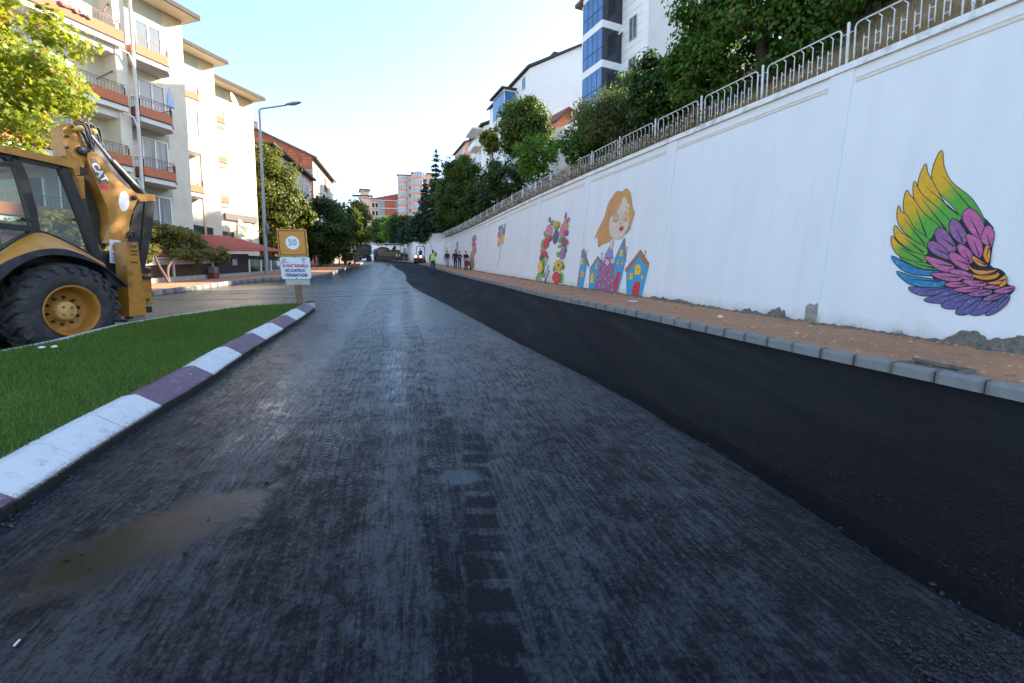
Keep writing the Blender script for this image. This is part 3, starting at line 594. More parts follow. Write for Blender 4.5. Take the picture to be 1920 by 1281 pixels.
w_.poly('wing', [(460,640),(600,560),(690,440),(740,435),(800,480),(885,560),(880,690),(866,800),(915,820),(960,850),(975,920),(1022,940),(990,990),(900,1000),(820,1025),(640,965),(560,925),(500,880),(450,745)], INK, 2)
FE = [(YG,[(560,75),(520,140),(497,240),(535,330),(640,440),(690,495),(825,540),(800,460),(740,372),(650,302),(605,255),(570,170)]),
 (YG,[(458,160),(425,225),(410,305),(450,410),(545,500),(605,540),(685,500),(600,440),(530,330),(495,262),(466,210)]),
 (YG,[(386,270),(379,340),(400,420),(450,500),(540,570),(605,600),(605,520),(520,430),(440,360),(408,315)]),
 (YG,[(338,328),(320,390),(325,470),(390,560),(470,640),(510,600),(550,562),(450,480),(385,390),(352,350)]),
 (YG,[(286,424),(278,500),(305,570),(380,640),(470,690),(478,640),(390,572),(340,490),(300,460)]),
 (YG2,[(263,550),(262,610),(300,660),(390,720),(460,735),(460,692),(370,640),(300,592)]),
 (YG2,[(243,615),(247,680),(290,740),(380,775),(455,785),(458,745),(350,710),(282,660)]),
 (YG2,[(290,752),(380,800),(480,832),(530,825),(460,790),(380,778)]),
 (TEAL,[(241,742),(285,810),(370,855),(520,865),(540,838),(440,827),(330,788)]),(TEAL,[(274,840),(315,890),(390,930),(540,938),(580,905),(480,887),(360,868)]),
 (NAVY,[(350,940),(395,980),(480,993),(590,960),(630,937),(480,947)]),(NAVY,[(445,1020),(520,1038),(600,1030),(700,970),(640,947),(540,987)]),
 (NAVY,[(556,1052),(600,1074),(690,1065),(800,1000),(720,986),(640,1007)]),(NAVY,[(650,1105),(700,1113),(760,1085),(810,1010),(740,1012),(665,1075)]),
 (NAVY,[(742,1110),(800,1113),(880,1070),(920,1012),(830,1017),(762,1085)]),(NAVY,[(835,1116),(900,1098),(970,1040),(985,990),(950,990),(890,1060)]),
 (PINK,[(690,490),(705,455),(740,442),(790,480),(828,560),(805,632),(760,610),(710,545)]),(PINK,[(837,558),(870,557),(888,610),(870,688),(850,678),(812,650),(808,620)]),
 (MAUV,[(610,535),(640,508),(690,560),(718,620),(700,668),(650,640),(612,590)]),(MAUV,[(516,600),(545,563),(590,590),(648,690),(620,718),(550,680)]),(MAUV,[(470,682),(490,648),(550,670),(613,740),(600,763),(520,733)]),
 (PINK,[(714,620),(740,607),(800,640),(818,700),(800,752),(752,710)]),(PINK,[(657,690),(680,668),(740,710),(758,760),(740,788),(692,750)]),(PINK,[(607,750),(625,718),(690,750),(738,800),(720,833),(652,800)]),
 (PINK,[(458,743),(560,772),(638,810),(600,843),(530,823),(477,780)]),(PINK,[(608,830),(680,832),(748,860),(758,888),(700,888),(632,860)]),(PINK,[(494,852),(600,852),(686,880),(650,903),(570,893),(512,870)]),
 (PINK,[(692,900),(760,897),(838,912),(820,933),(742,928)]),(PINK,[(579,920),(640,907),(716,920),(690,934),(620,938)]),(PINK,[(633,955),(720,937),(816,941),(790,963),(700,970)]),
 (MAUV,[(724,985),(800,957),(876,962),(850,988),(780,996)]),(PINK,[(824,940),(900,922),(956,926),(900,948)]),(PINK,[(888,965),(950,942),(1000,934),(1017,946),(980,973),(920,976)]),(MAUV,[(818,1018),(880,987),(946,987),(920,1008),(860,1023)]),
 (ORNG,[(823,740),(837,683),(860,682),(863,750),(850,786)]),(ORNG,[(753,742),(790,762),(846,803),(800,803),(757,770)]),(ORNG,[(726,793),(760,827),(850,837),(906,828),(870,848),(790,858),(742,825)]),
 (ORNG,[(752,860),(820,867),(916,848),(908,878),(840,893),(770,878)]),(ORNG,[(848,914),(910,897),(957,866),(967,890),(940,918),(880,920)]),(ORNG,[(923,929),(960,895),(967,915),(940,936)])]
for i, (m, P) in enumerate(FE):
    w_.poly('feather_outline', P, INK, 3, 5.5); w_.poly('feather', P, m, 3)
    c = Vector((sum(p[0] for p in P)/len(P), sum(p[1] for p in P)/len(P), 0))
    far = max(P, key=lambda p: (p[0]-P[0][0])**2+(p[1]-P[0][1])**2); f = Vector((far[0], far[1], 0))
    if (f-c).length > 45: w_.line('quill', [tuple(c.lerp(f, -.35))[:2], tuple(c.lerp(f, .25))[:2], tuple(c.lerp(f, .85))[:2]], [2, 7, 11], INK)
# girl among the painted houses
HAIR = pm((.66, .25, .08), (.50, .28, .08), 9); HAIR2 = pm((.64, .34, .06), (.48, .26, .05), 9); SKIN = pm((.66, .54, .41), (.62, .47, .34), 4); BLUSH = pm((.62, .34, .19)); LIP = pm((.52, .02, .06)); GREY = pm((.10, .08, .08))
BLUE = pm((.02, .24, .47), (.06, .36, .58), 14); ROOF = pm((.32, .13, .065), (.40, .17, .08), 7); YEL = pm((.80, .50, .03)); RED = pm((.58, .02, .03)); DRES = pm((.26, .085, .18), (.33, .12, .22), 6); COLR = pm((.25, .24, .42)); WHT = pm((.78, .76, .76))
Z6 = (1070, 440, 160/1577); Z5 = (1090, 340, 130/1281)
g_ = Mural('girl_mural', Z6, 'painted fair haired girl with closed eyes')
def outl(M, nm, P, m, sm=0, g=3): M.poly(nm+'_outline', P, INK, sm, g); return M.poly(nm, P, m, sm)
outl(g_, 'dress', [(600,410),(690,425),(790,420),(805,560),(800,1110),(690,1092),(590,1062),(440,1012),(500,690),(560,500)], DRES)
outl(g_, 'collar', [(712,225),(735,280),(768,240),(790,430),(700,425),(612,412),(660,330)], COLR)
for x, y, r in [(575,725,8),(605,765,8),(705,740,8),(775,738,8),(540,805,9),(645,820,9),(500,745,7),(760,845,9),(535,930,9),(700,895,9),(605,955,9),(765,1015,10),(495,835,8),(690,560,7),(600,620,6),(640,600,6),(740,610,6),(665,650,6),(735,680,6),(600,660,6),(560,570,6)]: g_.ell('dot', x, y, r*.7, r*1.5, WHT, .1, 8)
for x, y in [(676,510),(605,440),(772,490)]:
    for a in range(5): g_.ell('petal', x+24*math.cos(a*1.257+.3), y+34*math.sin(a*1.257+.3), 11, 22, WHT, a*1.257+.3+1.57, 8)
outl(g_, 'neck', [(752,70),(795,75),(775,255),(738,285),(720,240)], SKIN)
g_.ox, g_.oy, g_.k = Z5
outl(g_, 'hair', [(760,195),(690,182),(640,200),(590,270),(520,370),(470,500),(440,620),(380,760),(300,920),(250,1065),(300,1000),(306,1120),(310,1200),(335,1210),(380,1160),(480,1130),(540,1080),(575,1030),(560,900),(540,650),(640,540),(760,440),(790,290),(780,200)], HAIR, 2)
outl(g_, 'face', [(770,290),(820,302),(850,390),(895,430),(892,560),(888,700),(860,850),(810,950),(740,1050),(680,1068),(600,1055),(540,1008),(508,900),(515,760),(545,650),(640,545),(720,440)], SKIN, 3)
outl(g_, 'hair_lock', [(760,200),(800,150),(850,138),(900,220),(925,350),(930,430),(955,520),(980,600),(955,655),(925,760),(885,880),(820,985),(862,850),(888,700),(885,560),(898,425),(850,385),(820,302),(768,290)], HAIR2, 2)
for P in ([(700,210),(610,330),(540,520),(480,760),(360,950)],[(740,215),(680,350),(590,520),(520,700),(430,900)],[(660,215),(560,380),(480,640),(330,900)],[(540,760),(480,960),(420,1130)],[(520,900),(430,1000),(350,1170)],[(840,165),(885,280),(905,420)],[(810,190),(862,300),(890,400)]): g_.line('strand', P, [2,5,5,3,2][:len(P)], pm((.36,.17,.06)))
for cx, cy, rx, ry in ((640,665,58,85),(822,640,52,92),(600,800,45,40),(830,790,32,40)): g_.ell('blush', cx, cy, rx, ry, BLUSH if ry > 60 else pm((.73,.52,.36)), .1)
for P, w in (([(580,715),(610,742),(640,740),(680,705)],8),([(770,700),(800,728),(830,722),(862,692)],8),([(590,640),(640,575),(690,515)],9),([(820,480),(850,492),(875,520)],10),([(720,560),(738,660),(725,740),(712,785)],4),([(712,785),(735,795),(758,778)],6)): g_.line('brow', P, w, GREY)
for x, y in ((590,745),(612,762),(635,762),(660,745),(785,735),(808,748),(832,742)): g_.line('lash', [(x,y-18),(x-3,y+10)], 4, GREY)
outl(g_, 'lips', [(698,880),(725,845),(740,828),(755,838),(765,825),(772,850),(775,880),(760,905),(730,920),(705,910)], LIP, 2, 1)
g_.line('mouth', [(700,882),(735,878),(773,876)], 4, GREY); g_.ell('earring', 893, 868, 14, 18, pm((.30,.27,.30)), 0, 10)
def house(label, walls, roof, wins, doors, chim):
    h = Mural('house_mural', Z6, label)
    outl(h, 'wall', walls, BLUE)
    a = min(p[0] for p in walls); b = max(p[0] for p in walls)
    for P in doors: outl(h, 'door', P, RED, 2, 2.5)
    for P in wins:
        outl(h, 'window', P, YEL, 0, 4); xs_ = [p[0] for p in P]; ys_ = [p[1] for p in P]; cx = sum(xs_)/len(xs_); my = (min(ys_)*.5+max(ys_)*.5)
        h.line('glazing_bar', [(cx+2, min(ys_)+2), (cx-2, max(ys_)-2)], 4.5, INK); h.line('glazing_bar', [(min(xs_)+4, my), (max(xs_)-4, my)], 4.5, INK)
    outl(h, 'roof', roof, ROOF, 0, 2.5)
    h.line('chimney', chim, [11, 11], GREY); h.ell('chimney_cap', chim[-1][0], chim[-1][1], 17, 11, GREY, 0, 8)
house('small blue painted house furthest left', [(150,400),(240,330),(300,560),(265,780),(225,1000),(130,985),(130,600)], [(150,415),(152,378),(245,250),(345,570),(335,610),(310,560),(235,330)], [[(170,552),(180,450),(205,420),(235,440),(228,555)],[(180,778),(195,680),(220,655),(238,690),(232,785)]], [[(122,690),(155,695),(162,760),(120,972),(82,962)]], [(288,400),(302,310)])
house('blue painted house with its lower half behind the purple dress', [(355,650),(495,435),(550,530),(490,740),(437,1012),(335,1030)], [(345,662),(352,628),(505,390),(565,480),(548,525),(500,440)], [[(440,632),(462,540),(485,515),(493,545),(485,632)],[(362,890),(375,735),(405,685),(432,735),(420,892)]], [], [(560,470),(578,350)])
house('tall thin blue painted house with the pointed roof', [(810,450),(988,95),(1010,500),(940,820),(862,1112),(800,1105)], [(805,462),(822,430),(988,60),(1002,70),(1022,495),(1010,508),(988,110)], [[(905,400),(910,290),(940,260),(970,290),(962,405)],[(848,552),(858,480),(878,458),(893,490),(885,555)],[(925,550),(932,480),(952,455),(970,485),(965,552)]], [[(800,1100),(808,870),(868,692),(915,715),(905,800),(830,1090)]], [(1018,420),(1040,245)])
house('broad blue painted house with the red arched door furthest right', [(1030,680),(1265,400),(1432,640),(1370,900),(1302,1190),(1160,1170),(1030,1125)], [(1003,682),(1005,640),(1290,275),(1450,530),(1437,642),(1265,400),(1050,675)], [[(1178,742),(1185,600),(1240,535),(1292,570),(1297,660),(1277,737)],[(1080,832),(1090,725),(1125,697),(1152,722),(1145,827)],[(1290,822),(1302,740),(1325,718),(1342,760),(1335,822)]], [[(1138,1160),(1150,950),(1222,863),(1282,900),(1270,1000),(1242,1182)]], [(1368,400),(1380,312)])
# arch of painted flowers
f_ = Mural('flower_arch_mural', (1000, 380, 90/721), 'painted arch of roses, sunflowers and leaves')
GRN = pm((.10, .36, .05), (.16, .42, .07), 9); ROSE = pm((.68, .10, .20), (.74, .28, .36), 18); REDF = pm((.55, .025, .03), (.66, .10, .06), 16); ORF = pm((.70, .18, .03), (.72, .3, .1), 12); PLUM = pm((.20, .05, .10), (.3, .1, .2), 12); INDG = pm((.06, .06, .14), (.16, .14, .26), 15); GLD = pm((.78, .45, .02)); LILC = pm((.27, .13, .28), (.36, .2, .36), 10)
for c, x, y, rx, ry, rot in [(GRN,180,480,22,55,-.2),(GRN,350,370,40,50,.3),(GRN,300,310,22,45,0),(GRN,265,530,25,50,.3),(GRN,140,620,22,70,.2),(GRN,140,900,34,90,.15),(GRN,75,1110,26,75,.35),(GRN,145,1070,26,60,-.2),(GRN,410,560,26,50,.35),(GRN,395,660,32,22,-.3),(GRN,488,690,15,60,-.15),(GRN,372,780,24,40,0),(GRN,315,990,18,50,.2),(GRN,440,960,25,45,-.3),(GRN,420,1130,30,80,.0),
   (INDG,247,258,14,38,.1),(LILC,268,310,12,35,0),(ROSE,240,420,48,88,.05),(INDG,335,515,42,108,.15),(ROSE,440,390,30,90,.3),(ROSE,425,465,42,48,.2),(LILC,485,200,12,55,.1),(ORF,485,290,26,50,.2),(ORF,490,345,32,40,0),(LILC,525,255,12,35,.3),(PLUM,492,455,30,50,.2),(PLUM,455,590,40,75,.1),(REDF,503,595,17,40,0),(REDF,232,540,26,48,.1),(REDF,190,610,42,85,.15),(ORF,135,720,28,45,.2),(REDF,180,775,26,55,-.2),(PLUM,130,780,20,45,0),(LILC,105,830,14,45,.1),(LILC,435,760,38,90,.2),(REDF,342,1125,58,88,0)]:
    f_.ell('outline', x, y, rx+3, ry+3, INK, rot, 14); f_.ell('leaf' if c is GRN else 'bloom', x, y, rx, ry, c, rot, 14, 0, .06, 7 if c is not GRN else 0)
    if c is not GRN and ry > 44:
        for q in (.7, .42, .2): f_.ell('petal_line', x+2*q, y+4*q, rx*q+1.6, ry*q+1.6, pm(tuple(v*.45 for v in (.5,.1,.14))), rot, 12); f_.ell('petal', x+2*q, y+4*q, rx*q, ry*q, c, rot, 12, 0, .10, 5)
def flower(x, y, r, petals=9, asp=1.5):
    for k in range(petals):
        a = 2*math.pi*k/petals; f_.ell('outline', x+r*.62*math.cos(a), y+r*.62*asp*math.sin(a), r*.25+2.5, r*.55+2.5, INK, a+1.57, 10); f_.ell('petal', x+r*.62*math.cos(a), y+r*.62*asp*math.sin(a), r*.25, r*.55, GLD, a+1.57, 10)
    f_.ell('flower_eye', x, y, r*.25, r*.32, pm((.14,.05,.01)), 0, 10)
flower(348, 322, 42, 9, 1.0); flower(378, 940, 62, 9, 1.4)
f_.ell('bloom', 105, 965, 36, 92, GLD, .08, 14, 0, .05, 8); f_.ell('petal_line', 105, 965, 22, 58, pm((.5,.2,.02)), .08, 12); f_.ell('bloom', 105, 965, 19, 53, GLD, .08, 12)
# bunch of painted balloons and the smaller figures further along
b_ = Mural('balloon_mural', (800, 380, .15625), 'bunch of painted balloons on a string')
b_.line('string', [(890,510),(880,600),(868,690),(850,790)], 4, GREY)
for x, y, rx, ry, c in [(878,310,14,32,(.12,.16,.22)),(905,300,12,40,(.10,.42,.36)),(938,290,9,40,(.55,.14,.22)),(895,350,18,40,(.2,.5,.42)),(915,350,14,45,(.12,.28,.50)),(868,380,14,42,(.62,.12,.12)),(932,365,12,40,(.62,.10,.14)),(880,430,20,48,(.72,.22,.10)),(900,455,18,45,(.70,.36,.12)),(925,440,17,52,(.76,.48,.04)),(868,470,16,50,(.62,.38,.28)),(862,505,9,26,(.24,.42,.12))]: b_.ell('outline', x, y, rx+1.5, ry+1.5, INK, .1, 12); b_.ell('balloon', x, y, rx, ry, pm(c), .1, 12)
for k, (lab, parts) in enumerate([('painted figure in red and brown with raised arms', [(568,440,26,38,(.24,.12,.10)),(575,415,12,30,(.5,.2,.16)),(566,505,30,30,(.60,.05,.09)),(572,570,24,60,(.30,.15,.17)),(548,640,24,70,(.36,.22,.12)),(545,740,26,70,(.30,.24,.14)),(585,425,10,36,(.2,.16,.2))]),
   ('painted thin brown figure', [(368,500,10,34,(.26,.17,.13)),(362,570,16,48,(.42,.26,.20)),(356,615,14,26,(.30,.20,.14))]),
   ('painted grey plant shapes', [(228,600,8,50,(.34,.36,.33)),(218,670,9,44,(.28,.30,.28)),(234,545,14,6,(.3,.3,.3))])]):
    q = Mural('figure_mural', (800, 380, .15625), lab)
    for x, y, rx, ry, c in parts: q.ell('outline', x, y, rx+1, ry+1, pm((.1,.07,.06)), .08, 12); q.ell('patch', x, y, rx, ry, pm(c, tuple(min(1,v*1.5) for v in c), 8), .08, 12, 0, .12, 5)
q = Mural('figure_mural', (660, 440, 260/1920), 'painted brown doorway shape'); q.poly('panel', [(703,200),(752,180),(745,310),(700,300)], pm((.30,.24,.19)), 0)
q = Mural('figure_mural', (660, 440, 260/1920), 'painted pale flame shape')
for P in ([(990,190),(1000,150),(980,150),(968,190)],[(830,300),(845,255),(850,330),(835,370)],[(815,260),(825,250),(822,340),(812,320)]): q.poly('patch', P, pm((.52,.50,.46)), 0)
# ---- chipped, bare foot of the wall and rubble along it
M_STONE = mat('grey_rubble', (.15, .13, .10), .95, .4, 9, .9, 25, dirt=(.32, .19, .10), dirt_s=4, dirt_amt=.7); M_BARE = mat('bare_plaster', (.27, .245, .205), .95, .3, 9, .8, 30)
for cu, cv, ww, hh, lab in [(1825,655,2.3,.42,'long lump of broken mortar at the foot of the wall below the wing mural'),(1368,590,.72,.33,'broken concrete chunk leaning on the wall with white litter beside it'),(1160,558,1.25,.16,'flat grey mortar lump below the painted dress'),(1195,563,1.0,.18,'low mortar lump below the broad painted house'),(1318,583,.8,.15,'low crumbled mortar ridge beside the leaning concrete chunk')]:
    p = at_ground(cu, cv+4, .15); s = s_at_y(p.y); n = wnorm(s); mb = MB(); x, y = wpt(s); t = Vector((n.y, -n.x, 0)); NI, NJ = max(16, int(ww*34)), 12; vs = []
    for i in range(NI+1):                              # a ragged ridge of old mortar against the wall
        f = i/NI-.5; q = Vector((f*7+cu, 0, 0)); prof = max(0, (1-abs(2*f)**2.2)*(.62+.75*mnoise.noise(q*.8)+.25*mnoise.noise(q*2.3))); prof = round(prof*5)/5*.3+prof*.7
        for j in range(NJ+1):
            g = j/NJ; d = .34*(1-g)*(.6+.5*prof)-.03; zz = hh*prof*g**.55; nz = mnoise.noise(Vector((f*ww*5+cu, g*4, 1)))*.05+mnoise.noise(Vector((f*ww*14+cu, g*9, 3)))*.028+mnoise.noise(Vector((f*ww*34+cu, g*22, 3)))*.012
            c = Vector((x, y, 0))+t*(f*ww)+n*(d-BAT*zz+nz*.9); vs.append((c.x, c.y, G(c.x, c.y)+.15+max(-.02, zz+nz*min(1, prof*2))))
    k = NJ+1; mb.add(vs, [(i*k+j, i*k+j+1, (i+1)*k+j+1, (i+1)*k+j) for i in range(NI) for j in range(NJ)])
    tag(put('mortar_lump', mb, M_STONE), lab, 'rubble')
# pilaster foot with its plaster knocked off
s = S_FIRST; mb = MB(); x, y = wpt(s); z0 = G(x, y)+.1
P = [(-.02,0),(.30,0),(.28,.2),(.30,.42),(.2,.50),(.1,.46),(.02,.52),(-.0,.3)]
mb.poly([wall_pos(s-.27+a, z0+b, .05) for a, b in P]); put('bare_patch', mb, M_BARE, wall)
def along(n, name, y0, y1, spread, size, m, lab, cat, base=.16, pw=1.6, tries=None):
    mb = MB()
    for i in range(n):
        y = y0+(y1-y0)*random.random()**pw; s = s_at_y(y); x, yy_ = wpt(s); nn = wnorm(s); d = abs(random.gauss(0, spread))+.02; r = size*random.uniform(.4, 1.5); c = Vector((x, yy_, 0))+nn*d
        mb.blob((c.x, c.y, G(c.x, c.y)+base), (r*1.3, r, r*.75), i, .5, None, 1)
    o = put(name, mb, m, None, 'stuff'); tag(o, lab, cat); return o
along(900, 'rubble', 5, 55, .16, .055, M_STONE, 'crumbled grey stones strewn along the foot of the white wall', 'rubble')
M_PEB = mat('dirt_pebble', (.36, .21, .12), .95, .2, 20, c2=(.42, .27, .16), island=.35)
mb = MB()
for i in range(2200):
    y = 4+38*random.random()**1.9; a, b = lerp_x(R_KERB, y)+.2, lerp_x(WALL, y); x = a+(b-a)*random.random(); r = random.choice((.008, .012, .012, .018, .028)); 
    if i % 60 == 0: r = .05
    mb.blob((x, y, G(x, y)+.172), (r*1.3, r, r*.8), i % 50, .5, None, 1)
tag(put('pebbles', mb, M_PEB, None, 'stuff'), 'loose orange pebbles and clods scattered on the dirt pavement', 'pebbles')
def tuft_pt():
    y = 5+26*random.random()**1.6; 
    y = round(y*1.1)/1.1+random.gauss(0, .12); s = s_at_y(y); x, yy_ = wpt(s); n = wnorm(s); d = abs(random.gauss(0, .05)); return (x+n.x*d, yy_+n.y*d, G(x, yy_)+.16)
tag(blades('weeds', 700, tuft_pt, .13, .006, leaf_mat('weed_leaf', (.05, .10, .025), (.13, .16, .05), None, .3), .7), 'small green weeds sprouting along the foot of the white wall', 'weeds')
# open drain pit in the dirt
p = at_ground(1755, 690, .17); mb = MB(); t = Vector((-.33, .94, 0)); n = Vector((.94, .33, 0))
def dl(a, b, z): q = Vector((p.x, p.y, 0))+t*a+n*b; return (q.x, q.y, G(q.x, q.y)+.175+z)
for a0, a1, b0, b1, h in ((-.36,.36,-.17,-.12,.03),(-.36,.36,.12,.17,.05),(-.36,-.3,-.12,.12,.04),(.3,.36,-.12,.12,.03)):
    mb.add([dl(a0,b0,-.05),dl(a1,b0,-.05),dl(a1,b1,-.05),dl(a0,b1,-.05),dl(a0,b0,h),dl(a1,b0,h),dl(a1,b1,h),dl(a0,b1,h)], [(0,1,2,3),(4,5,6,7),(0,1,5,4),(1,2,6,5),(2,3,7,6),(3,0,4,7)])
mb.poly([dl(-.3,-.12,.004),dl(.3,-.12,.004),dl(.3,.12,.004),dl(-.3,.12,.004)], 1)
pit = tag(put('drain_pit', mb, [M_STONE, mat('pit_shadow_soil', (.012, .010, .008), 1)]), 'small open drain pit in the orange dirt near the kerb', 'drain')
# ---- bank behind the wall
M_BANK = mat('dry_bank', (.30, .215, .115), .97, .3, 1.3, .8, 9, dirt=(.07, .075, .03), dirt_s=.7, dirt_amt=.4)
def bank_h(s, d):
    y = wpt(s)[1]; z = wall_top(y)-.12
    return z + (.66*d if d < 10 else 6.6+(.3 if y < 80 else .05)*(d-10)) + .25*mnoise.noise((s*.25, d*.4, 0))*min(1, d)
ds = [.35,.7,1.2,2,3,4.5,6,8,10,13,17,22,30,42,60,85]; ss = [i*1.6 for i in range(int(WLEN/1.6)+1)]; mb = MB(); vs = []
for s in ss:
    x, y = wpt(s); n = wnorm(s); n = (n*.5+Vector((-.93,-.37,0))*.5).normalized() if s > 70 else n
    p = wall_pos(s, wall_top(y), 0)
    for d in ds: vs.append((p.x-n.x*d, p.y-n.y*d, bank_h(s, d)))
k = len(ds); mb.add(vs, [(j*k+i, j*k+i+1, (j+1)*k+i+1, (j+1)*k+i) for j in range(len(ss)-1) for i in range(k-1)], smooth=True)
structure('hillside', mb, M_BANK)
def bank_pt(s, d):
    x, y = wpt(s); n = wnorm(s); p = wall_pos(s, wall_top(y), 0); return Vector((p.x-n.x*d, p.y-n.y*d, bank_h(s, d)))
M_DRY = leaf_mat('dry_grass_blade', (.24, .155, .07), (.40, .29, .15), (.20, .20, .07), .35, .1)
def dry_pt():
    s = 62*random.random()**1.25; d = .12+abs(random.gauss(0, .6)); p = bank_pt(s, d); return (p.x, p.y, p.z-.03)
tag(blades('dry_grass', 42000, dry_pt, .30, .008, M_DRY, .9), 'straw coloured dry grass growing along the top of the white wall', 'dry grass')
def dry2_pt():
    s = 40*random.random(); d = .8+9*random.random(); p = bank_pt(s, d); return (p.x, p.y, p.z-.03)
tag(blades('bank_grass', 40000, dry2_pt, .34, .011, M_DRY, .9), 'tall dry grass covering the steep bank above the wall', 'dry grass')
# ---- fence on the wall
M_FENCE = mat('white_fence_paint', (.66, .66, .65), .5, .1, 12, dirt=(.30, .20, .13), dirt_s=9, dirt_amt=.5)
fence = thing('railing_fence', 'white tubular metal fence panels standing along the top of the retaining wall', 'fence', tuple(wall_pos(10, 6.75)))
def rod(mb, a, b, r=.0125, n=6): mb.tube([a, b], r, n)
mbb = MB(); w = .052
rod(mbb, (-w,0,.12), (-w,0,.66)); rod(mbb, (w,0,.26), (w,0,.84)); rod(mbb, (-w,0,.34), (w,0,.34), .012); rod(mbb, (-w,0,.58), (w,0,.58), .012)
mbb.tube([(w,0,.84),(w+.01,0,.89),(w-.03,0,.94),(w-.07,0,.985)], .0125, 6); mbb.tube([(-w,0,.12),(-w-.01,0,.07),(-w+.03,0,.03),(-w+.06,0,-.02)], .0125, 6)
bal_me = mbb.mesh('baluster', M_FENCE)
s = S_FIRST+.15-2.33*3; nb_count = 0; FP = 2.33
while s < WLEN-3:
    y = wpt(s)[1]
    if s < .5: s += FP; continue
    near = s < 46
    a = wall_pos(s, wall_top(y), -.3); b = wall_pos(s+FP, wall_top(wpt(s+FP)[1]), -.3); t = (b-a); L_ = t.length; th = Vector((t.x, t.y, 0)).normalized(); sl = t.z/Vector((t.x, t.y, 0)).length
    def F(d, z): return (a.x+th.x*d, a.y+th.y*d, a.z+sl*d+z)
    mp = MB(); mp.tube([F(0,-.05), F(0,1.10)], .036, 8); mp.tube([F(0,1.10), F(0,1.115)], [.038, .02], 8); put('fence_post', mp, M_FENCE, fence)
    mr = MB(); e = .16
    mr.tube([F(e,.0), F(e,.93), F(e+.03,.99), F(e+.1,1.02), F(L_-e-.1,1.02), F(L_-e-.03,.99), F(L_-e,.93), F(L_-e,.0)], .021, 6)
    mr.tube([F(.03,.12), F(L_-.03,.12)] if False else [F(e,.0), F(L_-e,.0)], .018, 6)
    for zz in (.12, .86): mr.tube([F(.03,zz), F(e,zz)], .012, 5); mr.tube([F(L_-e,zz), F(L_-.03,zz)], .012, 5)
    pan = put('fence_panel', mr, M_FENCE, fence)
    for i in range(7):
        d = e+(L_-2*e)*(i+1)/8; q = F(d, 0)
        if near:
            o = bpy.data.objects.new('baluster', bal_me); COL.objects.link(o); o.matrix_basis = Matrix.Translation(Vector(q)) @ Matrix.Rotation(math.atan2(th.y, th.x)+math.pi, 4, 'Z'); child(o, pan); nb_count += 1
    if not near:
        mq = MB()
        for i in range(7):
            d = e+(L_-2*e)*(i+1)/8
            mq.bar(F(d-.05,.03), F(d-.05,.66), .03); mq.bar(F(d+.05,.26), F(d+.05,1.0), .03); mq.bar(F(d-.05,.5), F(d+.05,.5), .025)
        put('baluster', mq, M_FENCE, pan, 'stuff')
    s += FP
# thin rods leaning on the wall under the flower arch
for (u0, v0, u1, v1, lab) in ((1012,531,1028,481,'long thin black rod leaning on the wall in the flower arch'),(1021,531,1028,498,'middle thin black rod leaning on the wall in the flower arch'),(1022,531,1030,507,'shortest thin black rod leaning on the wall in the flower arch')):
    a = wall_hit(u0, v0, .35); a.z = G(a.x, a.y)+.16; b = wall_hit(u1, v1, .03); mb = MB(); mb.tube([a, b], .022, 7); tag(put('leaning_rod', mb, mat('black_rod', (.03,.028,.03), .5)), lab, 'rod')
# ============================================================ BACKHOE LOADER
BK = 1.06; BO = Vector((-8.32, 7.55, 0)); BS = Vector((.2, .98, 0)).normalized(); BL = Vector((BS.y, -BS.x, 0)); BG = .47
def bw(s, l, z): return BO + BS*s + BL*l + Vector((0, 0, z))
def bx(u, v, l):
    q = on_plane(u, v, BO+BL*l, BL); return (q-BO).dot(BS), q.z
M_Y = mat('machine_yellow', (.43, .195, .022), .42, .1, 3, .06, 30, coat=.15, dirt=(.09, .06, .035), dirt_s=4.5, dirt_amt=.75)
M_YW = mat('worn_machine_yellow', (.42, .185, .020), .5, .15, 5, .15, 30, dirt=(.10, .05, .025), dirt_s=7, dirt_amt=.95)
M_BLK = mat('machine_black', (.016, .016, .017), .45, .3, 5, .1, 40, dirt=(.07, .055, .04), dirt_s=6, dirt_amt=.35)
M_NAVY = mat('fender_black_plastic', (.018, .021, .030), .5, .3, 5, .15, 60, dirt=(.10, .09, .075), dirt_s=5, dirt_amt=.4)
M_TYRE = mat('tyre_rubber', (.026, .026, .028), .72, .3, 6, .35, 40, dirt=(.11, .095, .075), dirt_s=5, dirt_amt=.6)
M_CHROME = mat('chrome_rod', (.75, .76, .78), .12, .05, 3, metal=1.); M_STEEL = mat('scuffed_steel', (.22, .215, .20), .5, .3, 12, .2, 40, metal=.6, dirt=(.12, .07, .04), dirt_s=8, dirt_amt=.6)
M_CABG = clear_glass('cab_glass', (.38, .52, .47), .17); M_CABIN = mat('cabin_trim', (.035, .037, .04), .7, .2, 5); M_DECW = mat('white_decal', (.78, .78, .76), .5, .05, 8); M_DECR = mat('red_decal', (.55, .03, .03), .5); M_DECG = mat('grey_brown_decal', (.115, .085, .065), .5, .1, 10); M_BLUE = mat('blue_print', (.02, .06, .25), .6)
bh = thing('backhoe_loader', 'yellow and black backhoe loader parked beside the grass island', 'backhoe', (BO.x, BO.y, BG))
def bplate(name, px, l0, l1, m, parent=bh, sm=0):
    P = [bx(u, v, l0) for u, v in px]
    if sm: P = [(q.x, q.y) for q in smooth_poly([(a, b, 0) for a, b in P], sm)]
    mb = MB(); mb.loft([bw(s, l0, z) for s, z in P], [bw(s, l1, z) for s, z in P]); return put(name, mb, m, parent)
def bbox(name, s0, s1, l0, l1, z0, z1, m, parent=bh):
    mb = MB(lambda s, l, z: bw(s, l, z)); mb.box(s0, s1, l0, l1, z0, z1); return put(name, mb, m, parent)
